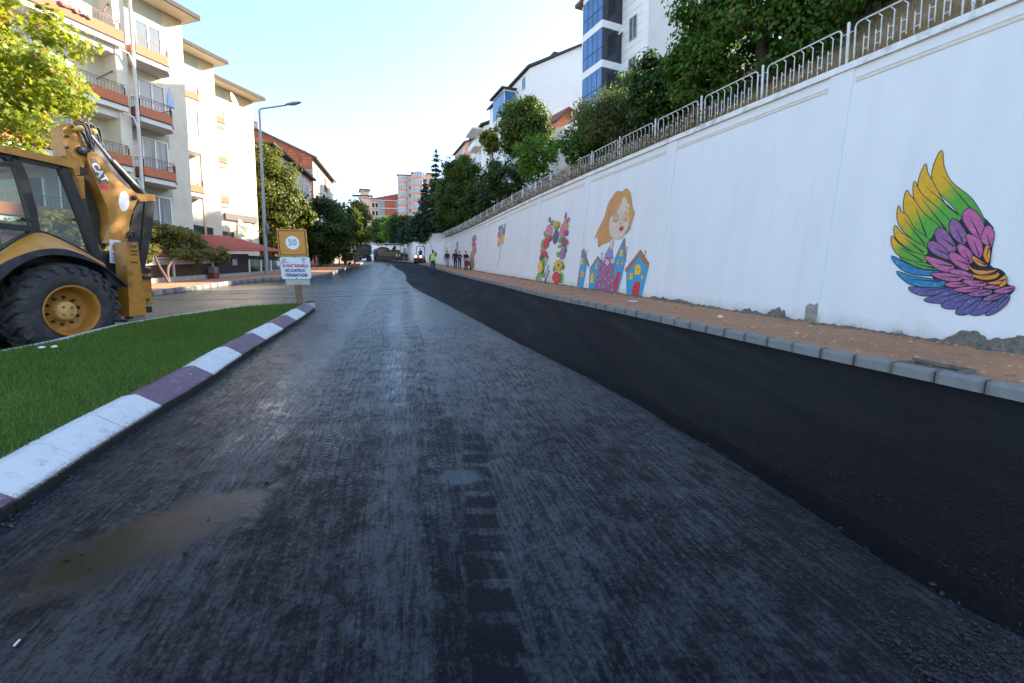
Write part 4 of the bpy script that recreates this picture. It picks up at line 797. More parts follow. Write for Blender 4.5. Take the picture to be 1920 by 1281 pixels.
# wheels
def wheel(sc, l_out, zc, Ro, Rr, wd, nm='wheel'):
    c = bw(sc, 0, zc); ax = BL; li = l_out-wd
    mb = MB(); mb.lathe([(Rr,li+.02),(Rr+.08,li),(Ro*.86,li+.02),(Ro*.925,li+.07),(Ro*.93,l_out-.07),(Ro*.86,l_out-.015),(Rr+.10,l_out+.005),(Rr+.02,l_out-.01),(Rr-.0,l_out-.03)], c, ax, 56)
    def W_(a, r, l): return c+ax*l+(BS*math.cos(a)+Vector((0,0,1))*math.sin(a))*r
    nl = 21
    for k in range(nl):
        for side in (0, 1):
            a = 2*math.pi*(k+.5*side)/nl; mid = (li+l_out)/2; e = l_out+.004 if side == 0 else li-.004; ma = mid-.03 if side == 0 else mid+.03
            ring = []
            for f, aw in ((0, .055), (.35, .06), (.75, .07), (1, .075)):
                l = ma+(e-ma)*f; aa = a-.24*f*1.0; h = Ro*(1.0-.03*f**3); lo = Ro*.90
                ring.append([W_(aa-aw, lo, l), W_(aa-aw*.7, h, l), W_(aa+aw*.7, h, l), W_(aa+aw, lo, l)])
            mb.rings(ring, None, True, False)
            # lug continues down the shoulder
            sg = 1 if side == 0 else -1
            r0 = [W_(a-.24-.07, Ro*.965, e-.01*sg), W_(a-.24+.07, Ro*.965, e-.01*sg), W_(a-.27+.06, Ro*.80, e+.012*sg), W_(a-.27-.06, Ro*.80, e+.012*sg)]
            r1 = [p-ax*.05*sg for p in r0]; mb.loft(r0, r1)
    w = put(nm, mb, M_TYRE, bh)
    mb = MB(); d = l_out
    mb.lathe([(Rr+.012,d-.012),(Rr+.012,d+.002),(Rr-.012,d+.002),(Rr-.03,d-.03),(Rr-.045,d-.10),(Rr-.055,d-.20),(Rr-.075,d-.235),(.10,d-.235)], c, ax, 48); rim = put('rim', mb, mat('rim_orange', (.36, .15, .015), .6, .2, 4, .1, 30, dirt=(.07,.05,.035), dirt_s=6, dirt_amt=.8), w)
    mb = MB(); mb.lathe([(.165,d-.24),(.158,d-.17),(.15,d-.14),(.135,d-.125),(.001,d-.12)], c, ax, 28); put('hub', mb, mat('hub_yellow', (.55, .33, .09), .6, .15, 12, dirt=(.10,.06,.03), dirt_s=9, dirt_amt=.6), w)
    for k in range(10):
        a = 2*math.pi*k/10+.2; mb = MB(); p = W_(a, .222, 0); mb.lathe([(.026,d-.24),(.026,d-.205),(.015,d-.202),(.015,d-.18),(.001,d-.18)], p, ax, 7); put('wheel_nut', mb, M_BLK, w)
    for k in range(4):
        a = 2*math.pi*k/4+.7; mb = MB(); p = W_(a, .085, 0); mb.lathe([(.02,d-.13),(.02,d-.112),(.001,d-.112)], p, ax, 8); put('hub_plug', mb, M_STEEL, w)
    return w
sc, zc = bx(138, 583, 1.19)
wheel(sc, 1.19, zc, .775, .405, .44); wheel(sc, -.75, zc, .775, .405, .44)
wheel(sc-2.2, 1.05, zc-.27, .50, .26, .34)
# cab
CL = .84
roof = bplate('roof', [(-60,260),(0,272),(75,288),(138,302),(149,303),(150,328),(141,329),(137,315),(75,301),(0,285),(-60,273)], CL+.06, -.86, M_Y)
mb = MB()
def pillar(px, l0=CL+.02, l1=CL-.08): return bplate('cab_pillar', px, l0, l1, M_BLK)
pillar([(-60,274),(0,285),(75,301),(120,311),(118,318),(70,308),(0,293),(-60,282)])
pillar([(19,286),(33,289),(52,330),(70,395),(76,432),(62,432),(52,392),(36,335)])
pillar([(110,309),(127,312),(148,360),(172,420),(194,492),(176,484),(150,410),(130,358)])
pillar([(-60,416),(0,418),(60,424),(64,432),(58,434),(0,428),(-60,426)])
pillar([(-20,482),(0,468),(40,443),(64,431),(76,431),(110,444),(150,464),(190,487),(188,494),(145,473),(108,453),(72,441),(42,452),(0,478),(-20,492)])
pillar([(-2,285),(6,287),(16,292),(18,302),(13,298),(4,292),(-2,292)])
def pane(px, l=CL-.03): 
    P = [bx(u, v, l) for u, v in px]; mb = MB(); mb.poly([bw(s, l, z) for s, z in P]); return put('window_pane', mb, M_CABG, bh)
pane([(33,291),(118,311),(150,395),(183,485),(110,450),(74,436),(70,395),(52,330)]); pane([(-60,276),(0,286),(24,291),(62,424),(0,420),(-60,418)]); pane([(-60,424),(0,426),(60,432),(0,470),(-60,500)])
# far side of the cab, seat and controls seen through the glass
for a in ((-.95,-.80),(.28,.40)):
    bbox('cab_pillar', a[0], a[1], -.84, -.76, 1.5, 3.02, M_BLK)
bbox('cab_frame', -2.0, .4, -.84, -.77, 1.85, 1.95, M_BLK); bbox('cab_floor', -2.0, .75, -.80, .80, 1.15, 1.25, M_CABIN)
bbox('cab_bulkhead', .50, .56, -.8, .8, 1.2, 1.9, M_CABIN)
mb = MB(bw); mb.box(-.55,-.02,-.26,.26,1.55,1.72); mb.box(-.62,-.47,-.25,.25,1.70,2.35); mb.box(-.6,-.5,-.15,.15,2.35,2.55); put('seat', mb, M_CABIN, bh)
mb = MB(); mb.tube([bw(.30,.15,1.25), bw(.22,.15,1.9)], .035, 8); mb.tube([bw(.34,-.15,1.25), bw(.25,-.15,1.95)], .035, 8); mb.tube([bw(-1.25,0,1.25), bw(-1.05,0,1.95)], .05, 8); put('control_lever', mb, M_BLK, bh)
mb = MB(); c = bw(-1.04,0,1.96); P = [c+BL*.2*math.cos(k*math.pi/8)+(BS*.16+Vector((0,0,.1))).normalized()*.2*math.sin(k*math.pi/8) for k in range(17)]; mb.tube(P, .016, 6); put('steering_wheel', mb, M_BLK, bh)
bbox('side_console', -.5, .3, .45, .72, 1.3, 1.95, M_CABIN)
for px in ([(4,303),(14,303),(32,306),(32,312),(14,311),(4,309)],[(42,408),(60,410),(66,416),(50,415)],[(135,411),(142,409),(151,411),(146,415)]): bplate('door_handle', px, CL+.06, CL+.01, M_BLK)
for s0, w_ in ((-.35, .01),): 
    mb = MB(); mb.tube([bw(-.1,CL-.07,2.55), bw(.18,CL-.07,1.75)], .01, 5); put('wiper', mb, M_BLK, bh)
a = bx(150, 318, CL+.02); bbox('work_lamp', a[0]-.0, a[0]+.12, CL-.2, CL, a[1]-.07, a[1]+.05, M_BLK)
# fender and fairing
A_ = [bx(u, v, CL) for u, v in [(-40,500),(0,472),(40,447),(72,436),(108,448),(150,469),(192,492)]]; B_ = [bx(u, v, 1.15) for u, v in [(-40,532),(0,500),(40,480),(85,468),(130,470),(165,482),(200,502)]]
def crv(P, n=6): return [(q.x, q.y) for q in smooth_poly([(a, b, 0) for a, b in P], n, False)]
A2, B2 = crv(A_), crv(B_); mb = MB(); vs = []; K = 6
for (s0, z0), (s1, z1) in zip(A2, B2):
    for k in range(K+1):
        f = k/K; vs.append(bw(s0+(s1-s0)*f, CL+(1.15-CL)*f, z0+(z1-z0)*(1-math.cos(f*math.pi/2))))
n = len(A2); mb.add(vs, [(j*(K+1)+i, j*(K+1)+i+1, (j+1)*(K+1)+i+1, (j+1)*(K+1)+i) for j in range(n-1) for i in range(K)], smooth=True); put('fairing', mb, M_Y, bh)
up = crv([bx(u, v, 1.17) for u, v in [(-40,531),(0,499),(40,479),(85,467),(130,469),(180,490),(215,514),(238,534)]]); lo = crv([bx(u, v, 1.17) for u, v in [(-40,560),(0,527),(31,501),(75,481),(130,480),(187,497),(222,522),(239,538)]])
mb = MB(); n = len(up)
for l0, l1 in ((1.17, .55),):
    r = [[bw(s, l0, z) for s, z in up], [bw(s, l0, z) for s, z in lo], [bw(s, l1, z+.01) for s, z in lo], [bw(s, l1, z+.01) for s, z in up]]
    for j in range(4): mb.add(r[j]+r[(j+1) % 4], [(i, i+1, n+i+1, n+i) for i in range(n-1)], smooth=True)
put('fender', mb, M_NAVY, bh)
bplate('wheel_well', [(-60,470),(0,462),(60,440),(190,492),(206,520),(215,560),(200,600),(-60,600)], .72, .66, M_BLK); bplate('mudflap', [(190,500),(215,515),(239,537),(212,537),(200,520)], 1.1, .6, M_BLK)
# chassis and rear frame
bbox('chassis', -3.2, 1.0, -.55, .55, .75, 1.2, M_BLK); bbox('hood', -4.6, -2.0, -.5, .5, 1.1, 1.95, M_Y); bbox('cab_base', -2.0, .9, -.74, .74, 1.15, 1.62, M_BLK)
bplate('rear_frame', [(188,478),(232,470),(236,560),(226,582),(206,575),(196,530)], .62, -.9, M_BLK)
s0 = bx(240, 470, .9)[0]
# stabiliser with its pad
leg = bplate('stabilizer_leg', [(236,454),(258,454),(275,590),(243,594)], 1.0, .74, M_YW)
p0 = bx(258, 597, .9); mb = MB(bw); mb.box(p0[0]-.34, p0[0]+.22, .62, 1.1, p0[1]-.045, p0[1]+.0); mb.box(p0[0]-.15, p0[0]+.08, .78, .98, p0[1], p0[1]+.07); put('stabilizer_pad', mb, M_STEEL, leg)
a = bx(250, 460, 1.0); mb = MB(); mb.lathe([(.038,0),(.038,.03),(.001,.03)], bw(a[0], 1.0, a[1]), BL, 12); put('leg_pin', mb, M_STEEL, leg)
for v in (471, 478, 492):
    a = bx(252, v, 1.003); mb = MB(bw); mb.box(a[0]-.07, a[0]+.06, 1.0, 1.004, a[1]-.012, a[1]+.012); put('warning_label', mb, M_BLK, leg)
leg2 = bplate('stabilizer_leg', [(262,508),(268,506),(284,522),(285,572),(270,571)], .25, .0, M_YW); bplate('leg_teeth', [(267,500),(284,505),(284,513),(267,512)], .3, -.1, M_BLK, leg2)
a = bx(277, 562, .25); mb = MB(); mb.lathe([(.035,0),(.035,.006),(.001,.006)], bw(a[0], .25, a[1]), BL, 12); put('leg_hole', mb, M_BLK, leg2)
bplate('slide_rail', [(266,517),(284,519),(284,524),(266,523)], .3, -.9, M_BLK); bplate('slide_rail', [(270,574),(285,575),(286,586),(272,587)], .25, -.9, M_BLK)
# boom, stick, cylinder, hoses
boom = bplate('boom', [(168,284),(180,288),(197,307),(219,335),(240,353),(259,364),(258,376),(250,393),(243,420),(238,456),(207,456),(206,420),(203,395),(191,365),(177,332),(164,298)], .30, .0, M_Y, bh, 2)
bplate('boom_lip', [(256,363),(290,365),(292,377),(262,378)], .28, .0, M_Y, boom)
black = bplate('bucket_linkage', [(262,376),(291,377),(284,440),(272,502),(263,502),(250,470),(243,430),(251,395)], .24, -.2, M_BLK)
bplate('linkage_rib', [(272,378),(276,378),(268,470),(264,470)], .26, .24, M_BLK, black)
stick = bplate('stick', [(119,240),(141,231),(150,251),(161,275),(161,297),(157,329),(160,372),(149,349),(139,318),(124,292),(117,247)], .24, -.05, M_YW)
bplate('stick_shade_plate', [(160,292),(168,300),(180,338),(196,368),(205,398),(197,468),(178,440),(160,374)], .08, -.0, mat('stick_inside_shade', (.035,.028,.02), .7, .4, 6, .1, 20, dirt=(.16,.09,.03), dirt_s=5, dirt_amt=.5))  # dark sheet stands for the shaded gap between stick and boom
def pin(u, v, r, l, m, parent, nm='pin', h=.05):
    a = bx(u, v, l); mb = MB(); mb.lathe([(r,0),(r,h),(r*.8,h+.01),(.001,h+.01)], bw(a[0], l, a[1]), BL, 18); return put(nm, mb, m, parent)
pin(151, 283, .075, .24, M_BLK, stick); pin(250, 371, .045, .30, M_BLK, boom); pin(137, 240, .03, .24, M_BLK, stick); pin(124, 256, .02, .24, M_BLK, stick); pin(123, 277, .018, .24, M_BLK, stick)
for u, v, l in ((148,241,.34),(173,247,.05)): 
    a = bx(u, v, l); mb = MB(); mb.lathe([(.05,-.02),(.05,.16),(.001,.18)], bw(a[0], l-.1, a[1]), BL, 14); put('cross_pin', mb, mat('pin_yellow', (.66,.40,.10), .4), stick)
cylm = MB(); a, b = bx(168, 254, .15), bx(210, 304, .15); cylm.tube([bw(a[0], .15, a[1]), bw(b[0], .15, b[1])], .036, 14); cyl = put('hydraulic_cylinder', cylm, M_BLK, bh)
cylm = MB(); cylm.tube([bw(a[0]+.01, .15, a[1]), bw(b[0], .15, b[1])], .040, 16); put('cylinder_rod', cylm, M_CHROME, cyl)
c_, d_ = bx(206, 300, .15), bx(268, 366, .15); mb = MB(); mb.tube([bw(c_[0], .15, c_[1]), bw(c_[0]+.03, .15, c_[1]-.03), bw(d_[0], .15, d_[1])], [.065, .078, .078], 18); put('cylinder_barrel', mb, mat('worn_black_steel', (.018,.018,.02), .4, .3, 8, dirt=(.20,.19,.17), dirt_s=11, dirt_amt=.5), cyl)
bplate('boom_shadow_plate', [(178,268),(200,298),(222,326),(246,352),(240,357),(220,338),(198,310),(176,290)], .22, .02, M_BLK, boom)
for k, (P, l) in enumerate([([(140,232),(147,227),(157,232),(165,249),(170,272),(168,285)], .30), ([(144,236),(152,232),(160,240),(167,262),(174,280)], .33), ([(160,238),(168,232),(178,240),(184,256),(188,272),(194,284)], .02), ([(165,243),(174,236),(183,246),(189,262),(196,282)], -.04), ([(176,238),(186,242),(190,258),(190,274)], .0), ([(152,234),(160,230),(166,238),(171,256),(176,276)], .16), ([(146,242),(156,252),(164,270),(172,284)], .28)]):
    pp = [bw(a_, l, b_) for a_, b_ in [bx(u, v, l) for u, v in P]]; pp = smooth_poly(pp, 4, False); mb = MB(); mb.tube(pp, .020, 8); put('hydraulic_hose', mb, M_BLK, bh)
P = [bw(a_, .32, b_) for a_, b_ in [bx(u, v, .32) for u, v in ((238,446),(243,436),(250,436),(254,452))]]; mb = MB(); mb.tube(smooth_poly(P, 4, False), .022, 8); put('hydraulic_hose', mb, M_BLK, bh)
# decals
LD = .303
bplate('badge_panel', [(168,297),(180,298),(206,345),(186,345),(177,332)], LD, .298, M_DECG, boom); bplate('red_strip', [(186,345),(204,347),(202,358),(190,354)], LD, .298, M_DECR, boom)
bplate('badge_triangle', [(180,330),(187,329),(187,336)], LD+.003, .299, mat('badge_yellow', (.75,.5,.03), .5), boom)
def place_text(body, size, m, u, v, l, ang, parent, nm='lettering', bold=.0):
    me = text_mesh(body, size, m, bold); o = link(nm, me); a = bx(u, v, l); c = bw(a[0], l, a[1])
    X = BS*math.cos(ang)+Vector((0,0,1))*math.sin(ang); Y_ = -BS*math.sin(ang)+Vector((0,0,1))*math.cos(ang)
    o.matrix_basis = Matrix(((X.x,Y_.x,BL.x,c.x),(X.y,Y_.y,BL.y,c.y),(X.z,Y_.z,BL.z,c.z),(0,0,0,1))); child(o, parent); return o
place_text('CAT', .175, M_DECW, 186.5, 323.5, LD+.006, R(-57), boom, 'lettering', .006)
P = [(232.6+10*math.cos(k*math.pi/12), 377.7+19*math.sin(k*math.pi/12)) for k in range(24)]; bplate('white_disc', P, LD, .298, M_DECW, boom)
mb = MB(); st = bplate('warning_sign', [(207,449),(226,451),(227,495),(207,493)], .70, .68, mat('sticker_white', (.62,.64,.68), .5))
ca = bx(217, 464, .702); mb = MB(); c = bw(ca[0], .703, ca[1]); 
ring = [[c+(BS*math.cos(k*math.pi/12)+Vector((0,0,1))*math.sin(k*math.pi/12))*r for k in range(24)] for r in (.062, .046)]; mb.rings(ring, None, False); mb.quad(*[c+BS*x+Vector((0,0,z)) for x, z in ((-.043,.035),(-.035,.043),(.043,-.035),(.035,-.043))]); put('prohibition_ring', mb, M_DECR, st)
mb = MB(); mb.poly([c+BS*x+Vector((0,0,z))-BL*.0015 for x, z in ((-.02,-.03),(.015,-.035),(.022,0),(.012,.03),(-.008,.012))]); put('pictogram', mb, M_BLK, st)
place_text('DİKKAT', .042, M_DECR, 217.5, 477.5, .703, 0, st, 'lettering', .002)
for v in (482.5, 486, 489.5):
    a = bx(217.5, v, .703); mb = MB(bw); mb.box(a[0]-.065, a[0]+.065, .7025, .7035, a[1]-.006, a[1]+.006); put('print_line', mb, M_BLUE, st)
# ============================================================ RADAR SIGN
SG = Vector((-6.05, 12.9, 0)); sgz = G(SG.x, SG.y)+.25
sign = thing('radar_sign', 'orange 50 speed sign over a white radar notice on one wooden post', 'road sign', (SG.x, SG.y, sgz))
sx_ = Vector((1, .05, 0)).normalized(); sn = Vector((sx_.y, -sx_.x, 0)); LEAN = .055
def sw(a, h, d=0.): return Vector((SG.x, SG.y, 0))+sx_*(a-LEAN*(h-1.6))+sn*d+Vector((0, 0, h))
mb = MB(lambda a, d, h: sw(a, h, d)); mb.box(-.075, .075, -.05, .05, sgz-.3, 1.75); mb.box(-.05, .05, -.045, .03, 1.75, 3.0); put('post', mb, mat('weathered_post', (.20, .125, .07), .85, .3, 6, .4, 25, dirt=(.07,.045,.03), dirt_s=8, dirt_amt=.6), sign)
mb = MB(lambda a, d, h: sw(a, h, d)); mb.box(-.40, .40, .06, .10, 2.345, 3.095); orange = put('orange_board', mb, mat('orange_sign_paint', (.60, .26, .035), .5, .08, 5, c2=(.52, .22, .03)), sign)
mb = MB(lambda a, d, h: sw(a, h, d)); i0, i1 = .365, .345
for a0, a1, h0, h1 in ((-.37,.37,3.04,3.062),(-.37,.37,2.378,2.40),(-.37,-.348,2.40,3.04),(.348,.37,2.40,3.04)): mb.box(a0, a1, .1005, .103, h0, h1)
put('border_line', mb, mat('sign_black', (.02,.018,.016), .5), orange)
mb = MB(); mb.poly([sw(.005+.187*math.cos(k*math.pi/20), 2.722+.187*math.sin(k*math.pi/20), .103) for k in range(40)]); disc = put('white_disc', mb, mat('sign_white', (.76,.77,.80), .4, .03, 5), orange)
def sign_text(body, size, m, a, h, parent, bold=.004, wid=None, d=.106):
    me = text_mesh(body, size, m, bold); xs_ = [v.co.x for v in me.vertices]; k = wid/(max(xs_)-min(xs_)) if wid else 1
    for v in me.vertices: v.co = sw(a+v.co.x*k, h+v.co.y, d)
    return link('lettering', me, parent)
sign_text('50', .235, mat('faded_grey_print', (.34,.37,.42), .5), .005, 2.722, orange, .010)
mb = MB(); hw_, hh_ = .405, .302; cx_, cz_ = .02, 2.025
rr = []; 
for qx, qz, a0 in ((1,1,0),(-1,1,90),(-1,-1,180),(1,-1,270)):
    for k in range(5): a = R(a0+k*22.5); rr.append((cx_+qx*(hw_-.05)+.05*math.cos(a), cz_+qz*(hh_-.05)+.05*math.sin(a)))
mb.loft([sw(a, h, .10) for a, h in rr], [sw(a, h, .075) for a, h in rr]); notice = put('white_notice', mb, mat('notice_white', (.66,.68,.70), .5, .04, 6), sign)
mb = MB(lambda a, d, h: sw(a, h, d)); mb.box(-.30, .36, .055, .07, 1.56, 2.38); put('backing_panel', mb, mat('backing_grey', (.42,.42,.40), .7, .1, 6), sign)
M_SR, M_SB = mat('sign_red', (.46,.025,.05), .5), mat('sign_blue', (.035,.045,.17), .5)
for body, h, wid, m in (('24 SAAT RADARLA', 2.085, .70, M_SR), ('HIZ KONTROLÜ', 1.950, .585, M_SB), ('YAPILMAKTADIR', 1.823, .635, M_SB)):
    sign_text(body, .118, m, .02, h, notice, .0055, wid, .103)
mb = MB()
for r in (.06, .085, .11, .135):
    for k in range(8):
        a, b = R(-95+k*13), R(-95+(k+1)*13); c = (-.36, 2.275+.0)
        mb.quad(*[sw(c[0]+q*math.cos(t), c[1]+q*math.sin(t), .103) for q, t in ((r-.005,a),(r+.005,a),(r+.005,b),(r-.005,b))])
put('radar_arcs', mb, mat('sign_print_grey', (.10,.12,.15), .5), notice)
mb = MB(lambda a, d, h: sw(a, h, d)); mb.box(-.25, -.13, .1, .103, 2.172, 2.184); put('small_print', mb, mat('sign_print_grey', (.10,.12,.15)), notice)
mb = MB(); mb.poly([sw(.255+x, 2.245+z, .103) for x, z in ((-.06,.02),(-.055,.05),(0,.065),(.055,.05),(.06,.02),(.025,-.01),(.03,-.09),(.015,-.10),(.012,-.05),(-.012,-.05),(-.015,-.10),(-.03,-.09),(-.025,-.01))]); put('officer_emblem', mb, mat('emblem_light_blue', (.16,.42,.66), .5), notice)
for h in (2.335, 1.735):
    mb = MB(); mb.lathe([(.018,0),(.018,.012),(.001,.012)], sw(.02, h, .10), sn, 8); put('bolt', mb, M_BLK, sign)
# ============================================================ STREET LAMPS
M_GALV = mat('galvanised_steel', (.30,.32,.345), .5, .12, 5, metal=.3)
def street_lamp(x, y, h, reach, az, label, sign_disc=False, dia=.10):
    z0 = G(x, y)+.17; t = thing('street_lamp', label, 'street lamp', (x, y, z0)); d = Vector((math.sin(az), math.cos(az), 0)); p = Vector((x, y, z0))
    mb = MB(); mb.tube([p, p+Vector((0,0,h))], [dia*1.15, dia*.62], 12); put('pole', mb, M_GALV, t)
    mb = MB(); mb.tube([p+Vector((0,0,h-.3)), p+Vector((0,0,h-.02)), p+d*.12+Vector((0,0,h+.06)), p+d*reach+Vector((0,0,h+reach*.22))], dia*.5, 10); put('arm', mb, M_GALV, t)
    e = p+d*reach+Vector((0,0,h+reach*.22)); mb = MB(); w = Vector((d.y, -d.x, 0)); rs = []
    for f, wd, hh in ((-.1,.06,.05),(.1,.13,.09),(.4,.16,.11),(.7,.14,.08),(.85,.06,.03)):
        c = e+d*f+Vector((0,0,.03+f*.2)); rs.append([c+w*wd*math.cos(a)+Vector((0,0,1))*hh*math.sin(a)*(1 if math.sin(a)>0 else .55) for a in [k*math.pi/6 for k in range(12)]])
    mb.rings(rs); hd = put('lamp_head', mb, mat('lamp_head_grey', (.34,.34,.34), .5), t)
    c = e+d*.42+Vector((0,0,.05)); mb = MB(); mb.poly([c+d*.25*math.cos(a)+w*.11*math.sin(a)+Vector((0,0,-.012+.05*math.cos(a))) for a in [k*math.pi/8 for k in range(16)]][::-1]); put('lens', mb, glass('lamp_lens', (.5,.5,.48), .15), hd)
    mb = MB(lambda a, b, c: (x+a, y+b, z0+c)); mb.box(-.2,.2,-.2,.2,-.05,.04); put('base_plate', mb, M_GALV, t)
    if sign_disc:
        q = p+Vector((0,0,2.75)); n_ = Vector((.93,.36,0)).normalized(); mb = MB(); mb.lathe([(.36,0),(.36,.02),(.001,.02)], q+Vector((.16,.05,0)), n_, 24); s_ = put('round_sign', mb, mat('sign_back_grey', (.16,.19,.24), .5), t)
    return t
street_lamp(-15.0, 28.0, 9.75, 1.55, R(82), 'tall grey street lamp with a round sign on its pole before the cream building', True)
street_lamp(-21.6, 60, 8.7, 2.4, R(82), 'distant grey street lamp rising out of the yellow leaved tree', False, .09)
# ============================================================ BUILDINGS
class Frame:
    def __init__(s, x, y, az):
        a = R(az); s.p = Vector((x, y, 0)); s.U = Vector((math.sin(a), math.cos(a), 0)); s.N = Vector((math.cos(a), -math.sin(a), 0))
    def w(s, a, n, z): return s.p + s.U*a + s.N*n + Vector((0, 0, z))
    def px(s, u, v, n=0.):
        q = on_plane(u, v, s.p+s.N*n, s.N); return (q-s.p).dot(s.U), q.z
    def mb(s): return MB(lambda a, n, z: s.w(a, n, z))
    def box(s, name, a0, a1, n0, n1, z0, z1, m, parent, kind=None):
        b = s.mb(); b.box(a0, a1, n0, n1, z0, z1); return put(name, b, m, parent, kind)
    def plate(s, name, px, n0, n1, m, parent):
        P = [s.px(u, v, n0) for u, v in px]; b = MB(); b.loft([s.w(a, n0, z) for a, z in P], [s.w(a, n1, z) for a, z in P]); return put(name, b, m, parent)
M_CREAM = mat('cream_render', (.66, .60, .475), .85, .06, .8, .1, 30, dirt=(.40, .35, .27), dirt_s=.9, dirt_amt=.35); M_LGREY = mat('loggia_render', (.60, .58, .53), .85, .06, 1, dirt=(.45, .42, .37), dirt_s=1.2, dirt_amt=.4)
M_GREEN = mat('sage_render', (.37, .39, .30), .85, .06, 1.5); M_TAN = mat('tan_render_eave_shade', (.55, .44, .27), .85, .06, 1.5); M_SLAB = mat('slab_white', (.64, .63, .59), .85, .06, 2, dirt=(.40, .38, .33), dirt_s=1.5, dirt_amt=.4)  # tan serves a post and the painted shade under the eaves
M_BAND = mat('terracotta_band', (.46, .15, .07), .8, .12, 2, dirt=(.30, .12, .07), dirt_s=2, dirt_amt=.5); M_RAIL = mat('brown_iron', (.16, .085, .065), .6, .2, 8); M_FASC = mat('dark_fascia', (.045, .032, .026), .8, .2, 3)
M_PVC = mat('white_window_frame', (.74, .74, .73), .45, .04, 5); M_PANE = glass('window_glass', (.10, .13, .155), .04); M_PANEC = mat('curtained_glass', (.16, .18, .19), .10, .45, 11, c2=(.40,.41,.41), spec=.7, zs=.03); M_PIPE = mat('grey_downpipe', (.58, .56, .52), .6, .1, 4)
M_SOFF = mat('soffit', (.63, .55, .40), .85, .06, 2); M_TILE = mat('red_roof_tile', (.36, .085, .06), .8, .25, 5, .2, 20, dirt=(.16, .07, .05), dirt_s=3, dirt_amt=.6)
def window(fr, par, a0, a1, z0, z1, n=0., panes=2, m=None, name='window', fm=None, t=.055):
    """frame set on the wall with a rebate; panes sit back inside it"""
    b = fr.mb(); fm = fm or M_PVC
    b.box(a0-t, a0, n-.02, n+.05, z0-t, z1+t); b.box(a1, a1+t, n-.02, n+.05, z0-t, z1+t); b.box(a0, a1, n-.02, n+.05, z1, z1+t); b.box(a0, a1, n-.02, n+.06, z0-t, z0)
    for k in range(1, panes):
        a = a0+(a1-a0)*k/panes; b.box(a-t*.6, a+t*.6, n-.02, n+.045, z0, z1)
    f = put(name, b, fm, par)
    for k in range(panes):
        c0 = a0+(a1-a0)*k/panes+(t*.6 if k else 0); c1 = a0+(a1-a0)*(k+1)/panes-(t*.6 if k < panes-1 else 0); fr.box('pane', c0, c1, n-.015, n+.012, z0, z1, m or (M_PANE if random.random() < .55 else M_PANEC), f)
    return f
def railing(fr, par, path, z0, h, step=.13, m=None, name='railing'):
    b = fr.mb(); m = m or M_RAIL
    for (a0, n0), (a1, n1) in zip(path[:-1], path[1:]):
        L_ = math.hypot(a1-a0, n1-n0); k = max(1, int(L_/step))
        b.bar((a0, n0, z0+h), (a1, n1, z0+h), .028); b.bar((a0, n0, z0+h*.78), (a1, n1, z0+h*.78), .018)
        for i in range(k+1):
            f = i/k; x, y = a0+(a1-a0)*f, n0+(n1-n0)*f; b.bar((x, y, z0), (x, y, z0+h*(1 if i % 2 else .78)), .012 if 0 < i < k else .045)
    return put(name, b, m, par)
def balcony(fr, par, plan, z, band_h, rail_h, label=None, slab=.28, mband=None):
    """plan: outline points (a,n) from wall to wall round the open edge"""
    b = MB(); b.loft([fr.w(a, n, z-slab) for a, n in plan], [fr.w(a, n, z) for a, n in plan]); sl = put('balcony', b, M_SLAB, par)
    ca = sum(p[0] for p in plan)/len(plan); cn = 0.
    ins = [(a+(ca-a)*.04, n-.07 if n > .2 else n) for a, n in plan]
    b = fr.mb()
    for i in range(len(plan)-1):
        b.loft([(plan[i][0], plan[i][1], z+.002), (ins[i][0], ins[i][1], z+.002), (ins[i][0], ins[i][1], z+band_h), (plan[i][0], plan[i][1], z+band_h)], [(plan[i+1][0], plan[i+1][1], z+.002), (ins[i+1][0], ins[i+1][1], z+.002), (ins[i+1][0], ins[i+1][1], z+band_h), (plan[i+1][0], plan[i+1][1], z+band_h)])
    put('parapet_band', b, mband or M_BAND, sl); e = fr.mb()
    for i in range(len(plan)-1): e.bar((plan[i][0], plan[i][1]+.01, z-.03), (plan[i+1][0], plan[i+1][1]+.01, z-.03), .05)
    put('drip_edge', e, M_FASC, sl)
    railing(fr, sl, [((p[0]+q[0])/2, (p[1]+q[1])/2) for p, q in zip(plan, ins)], z+band_h, rail_h); return sl
def dish(fr, par_label, a, n, z, r, azd=0):
    t = thing('satellite_dish', par_label, 'satellite dish', tuple(fr.w(a, n, z))); c = fr.w(a, n+.35, z); ax = (fr.N*.8+fr.U*.45+Vector((0,0,.35))).normalized(); mb = MB()
    mb.lathe([(.02,-.0),(r*.5,.04),(r*.85,.12),(r,.19),(r*1.01,.2),(r*.84,.135),(r*.5,.055),(.01,.015)], c, ax, 24); put('reflector', mb, mat('dish_white', (.72,.72,.72), .5), t)
    mb = MB(); mb.tube([fr.w(a, n, z-.1), c], .025, 6); mb.tube([c-Vector((0,0,r*.9)), c+ax*r*.9], .012, 5); mb.lathe([(.03,0),(.03,.08),(.001,.08)], c+ax*r*.9, ax, 8); put('mount_arm', mb, M_STEEL, t); return t
def ac_unit(fr, label, a, n, z, w=.8):
    t = thing('air_conditioner', label, 'air conditioner', tuple(fr.w(a, n, z))); fr.box('casing', a, a+w, n, n+.3, z, z+.58, mat('ac_casing', (.5,.5,.48), .6), t); g = fr.mb()
    for k in range(5):
        for j in range(3): g.box(a+w+.002, a+w+.006, n+.03+j*.085, n+.10+j*.085, z+.06+k*.1, z+.13+k*.1)
    put('grille', g, M_BLK, t)
    c = fr.w(a+w*.4, n+.302, z+.29); mb = MB(); mb.lathe([(.21,0),(.21,.006),(.001,.006)], c, fr.N, 20); put('fan_guard', mb, M_BLK, t); return t
